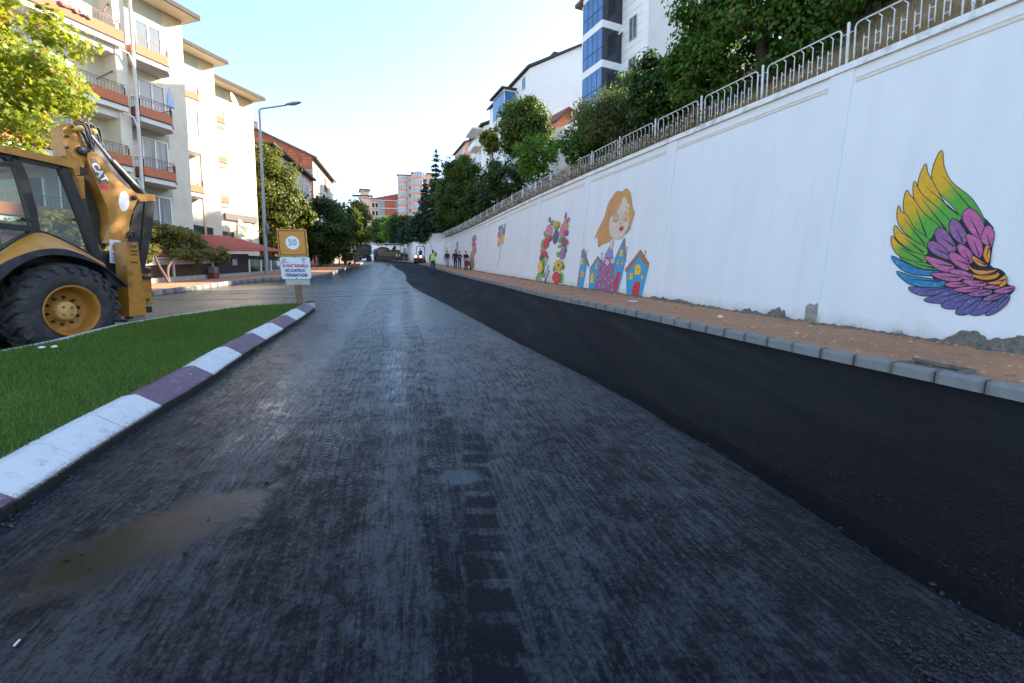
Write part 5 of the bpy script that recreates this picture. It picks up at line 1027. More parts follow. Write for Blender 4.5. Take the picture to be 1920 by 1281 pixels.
# ---- cream apartment block nearest the camera
FA = Frame(-17.62, 25.54, 18); A = thing('apartment_block', 'cream apartment block with terracotta balconies and a downpipe behind the backhoe', 'apartment block', (FA.p.x, FA.p.y, 1.6), 'cream stepped apartment blocks')
e0 = FA.px(375, 39, 1.0); EZ = e0[1]
FA.box('wall', -20, 0, -9, 0, .2, EZ-.05, M_CREAM, A)
FA.box('render_panel', -3.1, -1.05, .003, .012, EZ-1.6, EZ-.05, M_GREEN, A); FA.box('render_panel', -1.05, -.02, .003, .011, EZ-.62, EZ-.05, M_TAN, A)  # tan strip by the corner paints the shade under the eave
for zz in (9.49, 6.71): FA.box('render_panel', -3.1, -1.05, .003, .012, zz-.95, zz-.28, M_GREEN, A)
b = FA.mb(); b.box(-20, .22, -9.3, 1.0, EZ-.02, EZ+.10); rf = put('roof', b, M_SOFF, A); b = FA.mb(); b.box(-20.03, .25, 1.0, 1.06, EZ-.0, EZ+.22); b.box(.22, .28, -9.3, 1.0, EZ, EZ+.22); put('fascia', b, M_FASC, rf)
b = FA.mb(); b.add([(-20,1.05,EZ+.2),(.28,1.05,EZ+.2),(.28,-4.5,EZ+2.2),(-20,-4.5,EZ+2.2),(.28,-9.3,EZ+.2),(-20,-9.3,EZ+.2)], [(0,1,2,3),(3,2,4,5)]); put('roof_tiles', b, M_TILE, rf)
for i, zb in enumerate((12.29, 9.49, 6.71, 3.9)):
    if i < 3: balcony(FA, A, [(-3.12,.02),(-3.12,1.12),(-1.68,1.12),(-1.24,.62),(-1.24,.02)], zb, .43, .43)
    else: railing(FA, A, [(-3.1,.9),(-1.3,.9),(-1.3,.02)], zb-.2, .75)
    window(FA, A, -2.36, -1.22, zb+(.1 if i < 3 else -.1), zb+2.05, .012, 2, M_PANEC if i in (2, 3) else M_PANE)
for i, zb in enumerate((15.3, 12.52, 9.70, 7.0, 4.2)):
    if i == 0: continue
    balcony(FA, A, [(-13.5,.02),(-13.5,1.12),(-3.62,1.12),(-3.62,.02)], zb, .45, .42)
    for a in (-12.6, -9.9, -7.0): window(FA, A, a, a+1.7, zb+.35, zb+2.2, .012, 3)
FA.box('loggia_wall', -13.6, -3.9, .013, .02, 2, EZ-.1, M_LGREY, A) if False else None
FA.box('fin_wall', -3.9, -3.42, 0, .95, .5, EZ-.02, M_CREAM, A); FA.box('fin_wall', -13.9, -13.52, 0, 1.1, .5, EZ-.02, M_CREAM, A)
for zb in (12.52, 9.70, 7.0): FA.box('beam', -6.2, -3.9, .02, .9, zb-.62, zb-.285, M_LGREY, A)
b = FA.mb(); b.tube([(-3.28,1.15,.8),(-3.28,1.15,6.6),(-3.28,1.17,9.5),(-3.28,1.15,EZ)], .075, 10); dp = put('downpipe', b, M_PIPE, A)
for zz in (12.0, 9.2, 6.4): b = FA.mb(); b.tube([(-3.28,1.17,zz-.45),(-3.5,1.2,zz+.05),(-3.9,1.18,zz+.1)], .045, 8); put('pipe_branch', b, M_PIPE, dp)
# things hanging and leaning on the balconies
t = FA.px(318, 180, 1.2); mb = FA.mb(); rs = []
for f, w_ in ((0,.02),(.3,.10),(.7,.17),(1,.2)): rs.append([(t[0]+w_*math.cos(k*math.pi/5), 1.22+w_*.5*math.sin(k*math.pi/5), t[1]+.4-f*.95) for k in range(10)])
mb.rings(rs); tag(put('folded_parasol', mb, mat('blue_check_cloth', (.12,.25,.55), .9, c2=(.62,.66,.72), vs=14)), 'blue and white folded parasol on the third floor balcony', 'parasol')
for (u, v, s_, lab, c1, c2) in ((138, 6, .5, 'red patterned rug hung over the top balcony railing', (.50,.05,.05), (.62,.55,.5)), (155, 15, .32, 'white cloth hung over the top balcony railing beside the red rug', (.66,.60,.56), (.74,.72,.7))):
    a, z = FA.px(u, v, 1.16); mb = FA.mb(); rs = []
    for k in range(9): f = k/8; rs.append([(a-s_+2*s_*f, 1.16+.03*math.sin(f*19), z+.25), (a-s_+2*s_*f, 1.19+.04*math.sin(f*17), z-.30-.04*math.sin(f*9)), (a-s_+2*s_*f, 1.175+.04*math.sin(f*17), z-.30-.04*math.sin(f*9)), (a-s_+2*s_*f, 1.145+.03*math.sin(f*19), z+.24)])
    mb.rings(rs); tag(put('hanging_cloth', mb, mat('hung_cloth_'+lab[:5].strip(), c1, .9, c2=c2, vs=9)), lab, 'laundry')
for (u0, v0, u1, v1, lab) in ((193,22,205,4,'thin dark pole sticking out of the top long balcony'),(182,148,216,131,'dark slanted pole sticking out of the middle long balcony')):
    a = FA.px(u0, v0, 1.1); b_ = FA.px(u1, v1, .6); mb = FA.mb(); mb.tube([(a[0],1.1,a[1]),(b_[0],.6,b_[1])], .035, 6); tag(put('awning_pole', mb, M_RAIL), lab, 'pole')
ac_unit(FA, 'boxy grey air conditioner on the lowest balcony above the vines', -2.55, .55, 3.72, .62)
# ---- second and third blocks, each set back behind the one before
FB = Frame(-20.5, 31.25, 18); B = thing('apartment_block', 'middle cream apartment block with an enclosed white bay, sunlit', 'apartment block', (FB.p.x, FB.p.y, 1.9), 'cream stepped apartment blocks')
e0 = FB.px(433, 124, 1.0); EZ = e0[1]; cs = FB.px(401, 140, 0)[0]
FB.box('wall', -8, cs, -8, 0, .4, EZ-.05, M_CREAM, B); FB.box('render_panel', -3, cs-1.15, .003, .012, EZ-1.4, EZ-.05, M_GREEN, B); FB.box('render_panel', cs-1.15, cs-.02, .003, .011, EZ-.6, EZ-.05, M_TAN, B)  # tan strip is eave shade painted on the wall top
b = FB.mb(); b.box(-8, cs+.22, -8.3, 1.0, EZ-.02, EZ+.1); rf = put('roof', b, M_SOFF, B); b = FB.mb(); b.box(-8, cs+.25, 1.0, 1.06, EZ, EZ+.22); b.box(cs+.22, cs+.28, -8.3, 1.0, EZ, EZ+.22); put('fascia', b, M_FASC, rf)
for zb, op in ((13.06, 1), (10.1, 0), (7.32, 1)):
    if op: balcony(FB, B, [(-3.6,.02),(-3.6,1.02),(-1.05,1.02),(-.62,.6),(-.62,.02)], zb, .40, .42)
    if zb > 9 and not op:
        pl = [(-3.6,.02),(-3.6,1.02),(-1.05,1.02),(-.62,.6),(-.62,.02)]; b = MB(); b.loft([FB.w(a, n, zb-.3) for a, n in pl], [FB.w(a, n, zb+2.7) for a, n in pl]); bay = put('enclosed_bay', b, mat('bay_white', (.70,.69,.66), .7, .05, 2), B)
        for a in (-3.5, -2.7, -1.85): window(FB, bay, a, a+.68, zb+.7, zb+2.3, 1.022, 1, M_PANEC)
    if op: window(FB, B, -2.6, -1.6, zb+.15, zb+2.15, .012, 2)
b = FB.mb(); b.bar((-1.0,.9,7.3), (-1.0,.9,9.8), .12); b.bar((-1.0,.9,4.2), (-1.0,.9,7.0), .12); put('post', b, M_TAN, B)
FB.plate('glass_awning', [(362,421),(400,428),(400,447),(380,441),(362,436)], .9, .82, glass('dark_green_panel', (.022,.034,.034), .25), B); window(FB, B, -2.5, -1.5, 4.5, 6.5, .012, 2)
FC = Frame(-20.17, 36.7, 18); C_ = thing('apartment_block', 'furthest cream apartment block with a crest panel and brown sign board, sunlit', 'apartment block', (FC.p.x, FC.p.y, 2.2), 'cream stepped apartment blocks')
e0 = FC.px(510, 195, 1.0); EZ = e0[1]; cs = FC.px(474, 206, 0)[0]
FC.box('wall', -9, cs, -8, 0, .6, EZ-.05, M_CREAM, C_); FC.box('render_panel', -5, cs-2.4, .003, .012, EZ-1.3, EZ-.05, M_GREEN, C_); FC.box('render_panel', cs-2.4, cs-.02, .003, .011, EZ-.75, EZ-.05, M_TAN, C_)  # eave shade painted as a tan strip on this block too
b = FC.mb(); b.box(-9, cs+.22, -8.3, 1.0, EZ-.02, EZ+.1); rf = put('roof', b, M_SOFF, C_); b = FC.mb(); b.box(-9, cs+.25, 1.0, 1.06, EZ, EZ+.22); b.box(cs+.22, cs+.28, -8.3, 1.0, EZ, EZ+.22); put('fascia', b, M_FASC, rf)
for zb in (12.72, 10.0, 7.24):
    balcony(FC, C_, [(-5.2,.02),(-5.2,1.0),(-3.35,1.0),(-3.1,.7),(-3.1,.02)], zb, .40, .42); window(FC, C_, -4.6, -3.7, zb+.15, zb+2.1, .012, 2)
FC.plate('sign_board', [(423,399),(483,407.5),(483,419.5),(423.5,411)], .18, .02, mat('brown_sign_board', (.075,.050,.042), .5, .15, 3), C_)
ep = FC.plate('crest_panel', [(446,416.5),(473.5,419),(473.5,463.5),(446.5,462)], .08, .005, mat('crest_panel_cream', (.62,.56,.44), .7, .04, 3), C_)
K = .0703
def cz(P): return [(400+a*K, 390+b_*K) for a, b_ in P]
EM = {'shield': ([(745,520),(765,600),(920,600),(935,520),(940,700),(930,760),(850,830),(765,760),(745,690)], (.03,.16,.20)), 'shield_field': ([(770,610),(915,610),(918,700),(905,740),(850,800),(780,745),(768,690)], (.28,.42,.36)), 'crown': ([(790,470),(820,490),(850,465),(880,490),(910,470),(915,560),(880,600),(820,600),(790,560)], (.62,.55,.02)), 'leaf': ([(790,545),(850,560),(915,545),(880,640),(850,690),(815,640)], (.08,.40,.06)), 'diamond': ([(850,700),(905,750),(850,810),(800,750)], (.60,.58,.05)),
      'name_band': ([(690,825),(900,820),(1020,830),(1005,880),(900,870),(690,880)], (.02,.13,.24)), 'foot_band': ([(785,890),(935,890),(930,912),(790,912)], (.50,.50,.04)), 'band_text': ([(695,800),(780,805),(780,815),(695,812)], (.10,.07,.05))}
for i, (nm, (P, c)) in enumerate(EM.items()):
    q = [FC.px(u, v, .085+i*.002) for u, v in cz(P)]; b = MB(); b.poly([FC.w(a, .085+i*.002, z) for a, z in q]); put(nm, b, mat('crest_'+nm, c, .6), ep)
FC.plate('glass_awning', [(415,433),(439,436),(439,455),(415,452)], .7, .62, glass('dark_green_panel', (.022,.034,.034), .25), C_); FC.plate('sill', [(415,455),(440,457.5),(440,462),(415,459.5)], .6, .1, M_SLAB, C_)
a = FC.px(414, 192, .3); dish(FC, 'large white satellite dish at the top balcony of the furthest cream block', a[0], 1.0, a[1], .48)
a = FC.px(442, 423, .3); dish(FC, 'white satellite dish beside the crest panel', a[0], .3, a[1], .42)
# ---- low shed and tiled shop on the left pavement
FS = Frame(-15.62, 20.0, -1.5); M_FASB = mat('weathered_white_board', (.50,.49,.46), .8, .12, 3, dirt=(.25,.23,.2), dirt_s=3, dirt_amt=.5); M_BRN = mat('brown_canvas', (.055,.036,.018), .9, .2, 3, .2, 12); M_DRK = mat('dark_cladding', (.022,.021,.020), .7, .25, 4, .1, 20)
sh = thing('garden_shed', 'low shed with brown canvas sides under the vines', 'shed', tuple(FS.w(1, 0, 1.6)))
def fz(a): q = FS.w(a, 0, 0); return G(q.x, q.y)+.17
top = lambda a: 2.72+.060*a
def sbox(fr, name, a0, a1, n0, n1, zf0, zf1, m, par):
    mb = MB(); mb.loft([fr.w(a0, n0, zf0(a0)), fr.w(a0, n1, zf0(a0)), fr.w(a0, n1, zf1(a0)), fr.w(a0, n0, zf1(a0))], [fr.w(a1, n0, zf0(a1)), fr.w(a1, n1, zf0(a1)), fr.w(a1, n1, zf1(a1)), fr.w(a1, n0, zf1(a1))]); return put(name, mb, m, par)
sbox(FS, 'plinth', -4, 4.2, -.1, .12, lambda a: fz(a)-.2, lambda a: fz(a)+.20, mat('plinth_concrete', (.36,.34,.31), .9, .2, 3, .4, 20, dirt=(.2,.15,.1), dirt_s=4), sh)
sbox(FS, 'canvas_wall', -4, 4.1, -.12, -.04, lambda a: fz(a)+.2, lambda a: top(a)-.30, M_BRN, sh); sbox(FS, 'fascia_board', -4, 4.25, -.05, .10, lambda a: top(a)-.10, top, M_FASB, sh)
sbox(FS, 'rolled_sheet', -4, 4.1, -.06, .05, lambda a: top(a)-.36, lambda a: top(a)-.13, mat('grey_sheet', (.33,.33,.33), .6, .2, 5, .5, 9), sh)
for a in (-1.2, 1.15, 4.05): sbox(FS, 'post', a-.045, a+.045, -.02, .06, lambda q: fz(q), lambda q: top(q)-.1, M_FASB, sh)
b = MB()
for k in range(60):
    a0 = -4+8.2*k/60; a1 = -4+8.2*(k+1)/60
    for s_, h0, h1 in ((0, 0, .05), (1, .05, 0)):
        am = (a0+a1)/2; p, q = (a0, am) if s_ == 0 else (am, a1); b.quad(FS.w(p, .22, top(p)+.02+h0), FS.w(q, .22, top(q)+.02+h1), FS.w(q, -3.2, top(q)+1.0+h1), FS.w(p, -3.2, top(p)+1.0+h0))
put('roof', b, M_TILE, sh)
shop = thing('corner_shop', 'small shop with a red tiled roof and glazed front beside the street lamp', 'shop', tuple(FS.w(7, 0, 1.9)))
top2 = lambda a: 2.93+.062*a if a < 11 else 3.62-.1*(a-11)
sbox(FS, 'plinth', 4.3, 12.6, -.1, .14, lambda a: fz(a)-.2, lambda a: fz(a)+.17, mat('plinth_concrete', (.36,.34,.31)), shop)
sbox(FS, 'front_wall', 4.3, 7.6, -.12, -.02, lambda a: fz(a)+.17, lambda a: top2(a)-.1, M_DRK, shop); sbox(FS, 'side_wall', 4.22, 4.32, -3, -.02, lambda a: fz(a), lambda a: top2(a)-.1, M_DRK, shop); sbox(FS, 'back_wall', 7.6, 12.6, -2.5, -2.4, lambda a: fz(a), lambda a: top2(a), mat('shop_inside', (.30,.27,.22), .9, .3, 1.5), shop); sbox(FS, 'shop_floor', 4.3, 12.6, -2.5, -.1, lambda a: fz(a)-.1, lambda a: fz(a)+.1, M_DRK, shop)
sbox(FS, 'canopy_shade', 4.3, 12.6, -.4, .05, lambda a: top2(a)-.32, lambda a: top2(a)-.1, M_DRK, shop)
for a in (7.6, 8.95, 10.2, 11.6, 12.5): sbox(FS, 'post', a-.05, a+.05, -.08, .03, lambda q: fz(q)+.17, lambda q: top2(q)-.3, M_PVC, shop)
for a0, a1 in ((7.65,8.9),(9.0,10.15),(10.25,11.55),(11.65,12.45)): sbox(FS, 'pane', a0, a1, -.05, -.035, lambda q: fz(q)+.2, lambda q: top2(q)-.32, clear_glass('cab_glass', (.6,.7,.7)) if a0 < 10 else M_PANE, shop)
sbox(FS, 'shop_window', 5.9, 6.35, -.015, .0, lambda a: fz(a)+.62, lambda a: fz(a)+1.05, M_PANEC, shop); sbox(FS, 'red_notice', 9.35, 9.75, -.03, -.02, lambda a: fz(a)+.35, lambda a: fz(a)+.65, mat('red_board', (.42,.04,.03), .6), shop)
c = FS.w(11.9, -.01, fz(11.9)+.55); mb = MB(); mb.lathe([(.17,0),(.17,.02),(.001,.02)], c, FS.N, 20); put('wall_disc', mb, M_PVC, shop)
roof = None; rows = 7
for r_ in range(rows):                               # rows of half-round tiles, each row lapping the one below
    b = MB(); n0 = .42-3.6*r_/rows; n1 = .42-3.6*(r_+1)/rows-.06; z0 = .02+1.0*r_/rows+.03; z1 = .02+1.0*(r_+1)/rows+.012; cols = 46
    for k in range(cols):
        a0 = 4.35+8.35*k/cols; da = 8.35/cols
        for j in range(4):
            f0, f1 = j/4, (j+1)/4; h0, h1 = .07*math.sin(math.pi*f0), .07*math.sin(math.pi*f1); p, q = a0+da*f0, a0+da*f1
            b.quad(FS.w(p, n0, top2(p)+z0+h0), FS.w(q, n0, top2(q)+z0+h1), FS.w(q, n1, top2(q)+z1+h1), FS.w(p, n1, top2(p)+z1+h0)); b.quad(FS.w(p, n0, top2(p)+z0+h0-.04), FS.w(q, n0, top2(q)+z0+h1-.04), FS.w(q, n0, top2(q)+z0+h1), FS.w(p, n0, top2(p)+z0+h0))
    o = put('roof' if roof is None else 'tile_row', b, M_TILE, shop if roof is None else roof); roof = roof or o
p = FS.w(3.55, .35, 0); mb = MB(); mb.box(p.x-.15, p.x+.15, p.y-.2, p.y+.2, fz(3.5), fz(3.5)+.30, 0); mb.box(p.x-.14, p.x+.14, p.y-.19, p.y+.19, fz(3.5)+.30, fz(3.5)+.60, 1); tag(put('red_cabinet', mb, [mat('red_cabinet', (.16,.035,.03), .6, .3, 4), mat('grey_cabinet_top', (.16,.14,.12), .7, .3, 6)]), 'small faded red and grey cabinet standing at the end of the shed', 'cabinet')
for a, lab in ((12.9, 'white air conditioner case on the right end of the tiled shop'),): ac_unit(FS, lab, a, -.2, fz(a)+.35, .7)
# ---- generic distant block
def eave_block(name, label, cx, cy, azl, Ll, Lr, zt, zb, wall, roofm, floors, left_cols, right_cols, over=.5, gable=None, group=None, wm_=None, fm=None, right_wall=None):
    """corner at (cx,cy); left face runs away along azl, right face runs along azl+90"""
    t = thing(name, label, 'building', (cx, cy, zb), group); fl = Frame(cx, cy, azl); ft = fl
    # left face normal must point to the road/left: -N of fl ; local n negative = outside
    b = MB(); P = [fl.w(0,0,0), fl.w(Ll,0,0), fl.w(Ll,Lr,0), fl.w(0,Lr,0)]; b.loft([p+Vector((0,0,zb)) for p in P], [p+Vector((0,0,zt)) for p in P]); put('wall', b, wall, t)
    b = MB(); o = over
    if gable:
        m_ = Lr*gable[0]; h = gable[1]; ring0 = [fl.w(-o,-o,zt-.02), fl.w(-o,m_,zt+h), fl.w(-o,Lr+o,zt-.02)]; ring1 = [fl.w(Ll+o,-o,zt-.02), fl.w(Ll+o,m_,zt+h), fl.w(Ll+o,Lr+o,zt-.02)]; th = Vector((0,0,.25))
        for i in (0, 1): b.loft([ring0[i], ring0[i+1], ring0[i+1]+th, ring0[i]+th], [ring1[i], ring1[i+1], ring1[i+1]+th, ring1[i]+th])
        g = MB(); g.loft([fl.w(.0,0,zt), fl.w(.0,m_,zt+h-.0), fl.w(.0,Lr,zt)], [fl.w(Ll,0,zt), fl.w(Ll,m_,zt+h), fl.w(Ll,Lr,zt)]); put('gable_wall', g, right_wall or wall, t)
    else: b.loft([fl.w(-o,-o,zt+.002), fl.w(Ll+o,-o,zt+.002), fl.w(Ll+o,Lr+o,zt+.002), fl.w(-o,Lr+o,zt+.002)], [fl.w(-o,-o,zt+.3), fl.w(Ll+o,-o,zt+.3), fl.w(Ll+o,Lr+o,zt+.3), fl.w(-o,Lr+o,zt+.3)])
    rf = put('roof', b, roofm, t)
    fh = (zt-zb)/floors; fL = Frame(cx, cy, azl); fL.N = -fL.N; fR = Frame(cx, cy, azl); fR.U, fR.N = fl.N, -fl.U
    for k in range(floors):
        z0 = zb+fh*k+fh*.33; z1 = zb+fh*k+fh*.82
        for a0, a1 in left_cols: window(fL, t, a0, a1, z0, z1, .012, 1 if a1-a0 < 1.3 else 2, wm_, 'window', fm)
        for a0, a1 in right_cols: window(fR, t, a0, a1, z0, z1, .012, 1 if a1-a0 < 1.3 else 2, wm_, 'window', fm)
    t['_f'] = 1; del t['_f']
    return t, fL, fR, rf
# ---- left: brick gable house and the low cream house in front of it
M_BRICK = mat('raw_clay_block', (.42, .105, .045), .9, .2, 6, .5, 22, c2=(.50, .16, .075), dirt=(.25,.08,.05), dirt_s=5, dirt_amt=.5); M_CONC = mat('raw_concrete', (.36,.31,.26), .9, .12, 2, .2, 20)
br = thing('brick_house', 'tall house with an unplastered red brick gable behind the trees', 'house', (-25.6, 60, 3.5)); FRt = Frame(-25.6, 60, -12); fg = Frame(-25.6, 60, -12); fg.U, fg.N = -FRt.N, -FRt.U      # gable runs left from the corner, faces the camera
Ez = 17.6; Wd = 13.0; Rz = 20.5
b = MB(); b.loft([fg.w(0,0,2), fg.w(Wd,0,2), fg.w(Wd,-15,2), fg.w(0,-15,2)], [fg.w(0,0,Ez), fg.w(Wd,0,Ez), fg.w(Wd,-15,Ez), fg.w(0,-15,Ez)]); put('wall', b, mat('pale_sage_render', (.46,.47,.40), .85, .06, 1), br)
b = MB(); b.poly([fg.w(0,.02,10), fg.w(Wd,.02,10), fg.w(Wd,.02,Ez), fg.w(Wd/2,.02,Rz), fg.w(0,.02,Ez)]); b.loft([fg.w(0,.0,Ez), fg.w(Wd,.0,Ez), fg.w(Wd/2,.0,Rz)], [fg.w(0,-15,Ez), fg.w(Wd,-15,Ez), fg.w(Wd/2,-15,Rz)]); gw = put('brick_gable', b, M_BRICK, br)
b = MB()                                              # block courses stand proud of their mortar joints
for k in range(26):
    z = 10.2+k*.39; lim = 0 if z < Ez else (z+.33-Ez)/(Rz-Ez)*Wd/2; x = lim+.1
    while x+.5 < Wd/2+1-.0*lim:
        if not (3.0 < x+.25 < 3.75 or (14.9 < z < 16.1)): b.loft([fg.w(x,.02,z), fg.w(x+.5,.02,z), fg.w(x+.5,.02,z+.33), fg.w(x,.02,z+.33)], [fg.w(x,.045,z), fg.w(x+.5,.045,z), fg.w(x+.5,.045,z+.33), fg.w(x,.045,z+.33)])
        x += .56
put('brick', b, mat('raw_clay_block_face', (.44,.12,.055), .9, .2, 6, c2=(.52,.18,.085), island=.25), gw, 'stuff')
for a0, a1, z0, z1 in ((0,Wd,15.35,16.0),(3.05,3.7,10,15.36)): fg.box('concrete_beam', a0, a1, .02, .06, z0, z1, M_CONC, gw)
b = MB(); th = Vector((0,0,.2))
for p, q in (((-.6,Ez-.25),(Wd/2,Rz+.02)),((Wd/2,Rz+.02),(Wd+.6,Ez-.25))): b.loft([fg.w(p[0],.3,p[1]), fg.w(q[0],.3,q[1]), fg.w(q[0],.3,q[1])+th, fg.w(p[0],.3,p[1])+th], [fg.w(p[0],-15.3,p[1]), fg.w(q[0],-15.3,q[1]), fg.w(q[0],-15.3,q[1])+th, fg.w(p[0],-15.3,p[1])+th])
rf = put('roof', b, mat('grey_brown_roof', (.17,.13,.115), .85, .2, 3), br)
for a, n, z in ((6.6,-.5,Rz-.1),(2.2,-6,18.6)):
    b = fg.mb(); b.box(a-.35,a+.35,n-.35,n+.35,z,z+1.0); b.box(a-.3,a+.3,n-.3,n+.3,z+1.15,z+1.22); b.bar((a-.28,n,z+1.0),(a-.28,n,z+1.15),.08); b.bar((a+.28,n,z+1.0),(a+.28,n,z+1.15),.08); put('chimney', b, mat('pink_chimney', (.58,.45,.40), .85), rf)
for k, z in enumerate((15.0, 12.0, 9.0)):
    for a in (2.0, 5.0, 11.0): window(FRt, br, a, a+1.3, z, z+1.6, .012, 2)
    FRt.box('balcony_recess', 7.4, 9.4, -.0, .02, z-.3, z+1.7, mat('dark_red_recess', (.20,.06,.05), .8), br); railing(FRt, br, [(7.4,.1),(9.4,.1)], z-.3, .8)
lw = thing('cream_house', 'low cream house with two blue curtained windows in front of the brick gable', 'house', (-21.2, 40.8, 2.8)); FL_ = Frame(-21.2, 40.8, -10)
FL_.box('wall', 0, 14.4, -8, 0, 1.5, 13.5, mat('pale_pink_render', (.60,.50,.42), .85, .06, 1), lw)
b = FL_.mb(); b.box(-.3, 14.6, -8.3, .5, 13.5, 13.62); b.box(-.3, 14.6, .44, .52, 13.5, 13.72); put('roof', b, M_FASC, lw)
for u0, u1, v0, v1 in ((527,536.5,299,328),(541,550.5,311,338)):
    a0, z1 = FL_.px(u0, v0, 0); a1, z0 = FL_.px(u1, v1, 0); window(FL_, lw, a0, a1, z0+.3, z1-.3, .012, 2, mat('blue_blind', (.22,.33,.45), .3, .2, 6))
for k in range(2):
    for a in (6.4, 9.2, 11.6): window(FL_, lw, a, a+1.2, 8.4-2.9*k+2.6, 10-2.9*k+2.6, .012, 2, M_PANEC)
for a in (4.9, 8.4, 11.0): FL_.box('render_strip', a, a+.35, .0, .05, 1.6, 13.45, M_CREAM, lw)
b = FL_.mb(); b.tube([(.8,.1,2),(.8,.1,13.4)], .06, 8); put('downpipe', b, M_PIPE, lw)
# ---- right: white apartment block with blue glazed balconies
M_WHR = mat('white_render', (.70,.70,.69), .8, .03, 1.2); M_PALE = mat('pale_grey_render', (.56,.57,.55), .85, .04, .6, dirt=(.45,.45,.42), dirt_s=.5, dirt_amt=.3); M_BLUEG = glass('blue_balcony_glass', (.045,.13,.30), .05, .7); M_DKG = glass('dark_balcony_glass', (.020,.023,.032), .05, .6); M_BRF = mat('brown_roof_edge', (.13,.065,.05), .8)
wb, fL, fR, rf = eave_block('apartment_tower', 'white apartment tower with blue glazed corner balconies above the wall', 10.0, 36.0, -25, 8.5, 14, 26.5, 11, M_WHR, M_BRF, 5, [], [], .5)
fL.box('gable_skin', .0, .001, 0, .001, 0, .001, M_WHR, wb) if False else None
fR.box('render_skin', .38, 14, 0, .03, 11, 26.4, M_PALE, wb); b = fL.mb()
for k in range(22): b.box(.25, 2.6, .004, .012, 12+k*.66, 12.03+k*.66)
put('siding_groove', b, mat('siding_line', (.42,.40,.37), .8), wb)
for v0, v1, v2 in ((-20,24,0),(56,95,0),(126,165,0)):
    a0, z1 = fL.px(1180.5, v0+8, 0); a1, z0 = fL.px(1168, v1-8, 0); zc_ = (528-(v0+v1)/2)/853*37+1.65; window(fL, wb, .95, 1.75, zc_-.8, zc_+.8, .012, 2, M_PANE, 'window', mat('grey_frame', (.42,.40,.37)))
for bay, (a0, a1, n1, zt) in enumerate(((2.7, 5.4, 1.95, 25.3),)):
    for k, z in enumerate((25.1, 22.15, 19.15, 16.15, 13.15)):
        o = fL.box('balcony_slab', a0, a1, 0, n1, z-.55, z, M_WHR, wb)
        if k: 
            pass
        if z < 25:
            fL.box('front_glass', a0+.02, a1-.02, n1-.06, n1-.02, z, z+2.4, M_BLUEG, o); fL.box('side_glass', a0+.02, a0+.06, .02, n1-.08, z, z+2.4, M_DKG, o); b = fL.mb()
            for q in range(5): aa = a0+.02+(a1-a0-.04)*q/4; b.box(aa-.015, aa+.015, n1-.02, n1+.0, z, z+2.4)
            b.box(a0, a1, n1-.02, n1+.005, z+.95, z+1.0); b.box(a0-.005, a0+.02, .02, n1, z+.95, z+1.0)
            for q in range(1, 4): nn = n1*q/4; b.box(a0, a0+.02, nn-.012, nn+.012, z, z+2.4)
            put('glazing_bar', b, mat('blue_black_bar', (.03,.05,.09), .5), o)
    b = fL.mb(); b.box(a0-.3, a1+.3, -.3, n1+.5, 25.1, 25.3); put('eave', b, M_BRF, wb)
    b = fL.mb()
    for z in (24.3, 21.4, 18.4): b.tube([(a0-.06,.02,z+.2),(a0-.15,.25,z+.1),(a0-.2,.5,z-.15)], .07, 7)
    put('spout', b, M_WHR, wb)
wg, fL2, fR2, rf2 = eave_block('white_house', 'big plain white gable wall house above the round dark tree', 2.0, 55, -22, 14, 14, 26.2, 13, M_WHR, M_FASC, 5, [(1.0,2.0)], [], .35, (.5, 3.8))
b = fL2.mb(); b.box(4, 8, 0, 1.6, 14, 25.2); bay = put('bay', b, M_WHR, wg); fL2.box('bay_glass', 3.96, 4.0, .1, 1.5, 22.4, 25, M_BLUEG, bay); fL2.box('bay_glass', 4.1, 7.9, 1.6, 1.64, 22.4, 25, M_BLUEG, bay); b = fL2.mb(); b.box(3.7, 8.3, 0, 2, 25.2, 25.4); put('bay_roof', b, M_FASC, bay)
b = fR2.mb(); b.box(4.4,5.3,-3,-2.2,28.3,29.3); b.box(4.2,5.5,-3.1,-2.0,29.5,29.75); put('chimney', b, M_FASC, rf2)
b = fR2.mb(); b.add([(6.2,-1.5,28.6),(8.0,-1.5,30.3),(10,-1.5,30.0),(6.2,-5,28.6),(8,-5,30.3),(10,-5,30.0)], [(0,1,4,3),(1,2,5,4),(0,2,1)]); put('dormer', b, M_WHR, rf2)
# villa with an open brown gable porch
vl = thing('villa', 'small white villa with a brown timber porch roof among the shrubs', 'house', (4.8, 46, 12)); fv = Frame(4.3, 46, 60)
fv.box('wall', .6, 8, -6, -1.0, 11, 17.2, M_WHR, vl); b = MB()
zz = 17.3; b.loft([fv.w(-.4,.6,zz-.2), fv.w(1.1,.6,zz+1.35), fv.w(3.0,.6,zz+.9), fv.w(3.0,.6,zz+.75), fv.w(1.1,.6,zz+1.15), fv.w(-.3,.6,zz-.35)], [fv.w(-.4,-5,zz-.2), fv.w(1.1,-5,zz+1.35), fv.w(3.0,-5,zz+.9), fv.w(3.0,-5,zz+.75), fv.w(1.1,-5,zz+1.15), fv.w(-.3,-5,zz-.35)]); put('roof', b, mat('brown_timber', (.22,.085,.04), .8, .15, 5), vl)
b = fv.mb(); b.bar((1.6,.4,14.5),(1.6,.4,zz+1.0),.14); b.bar((2.8,.4,14.5),(2.8,.4,zz+.7),.14); put('porch_post', b, M_WHR, vl); fv.box('porch_wall', .5, 4, -.2, .3, 12, 16.2, M_WHR, vl)
sbox(fv, 'ramp_wall', -1.2, 3.8, .5, .8, lambda a: 11, lambda a: 14.0+.55*a, mat('bluish_white_render', (.66,.68,.70), .8), vl)
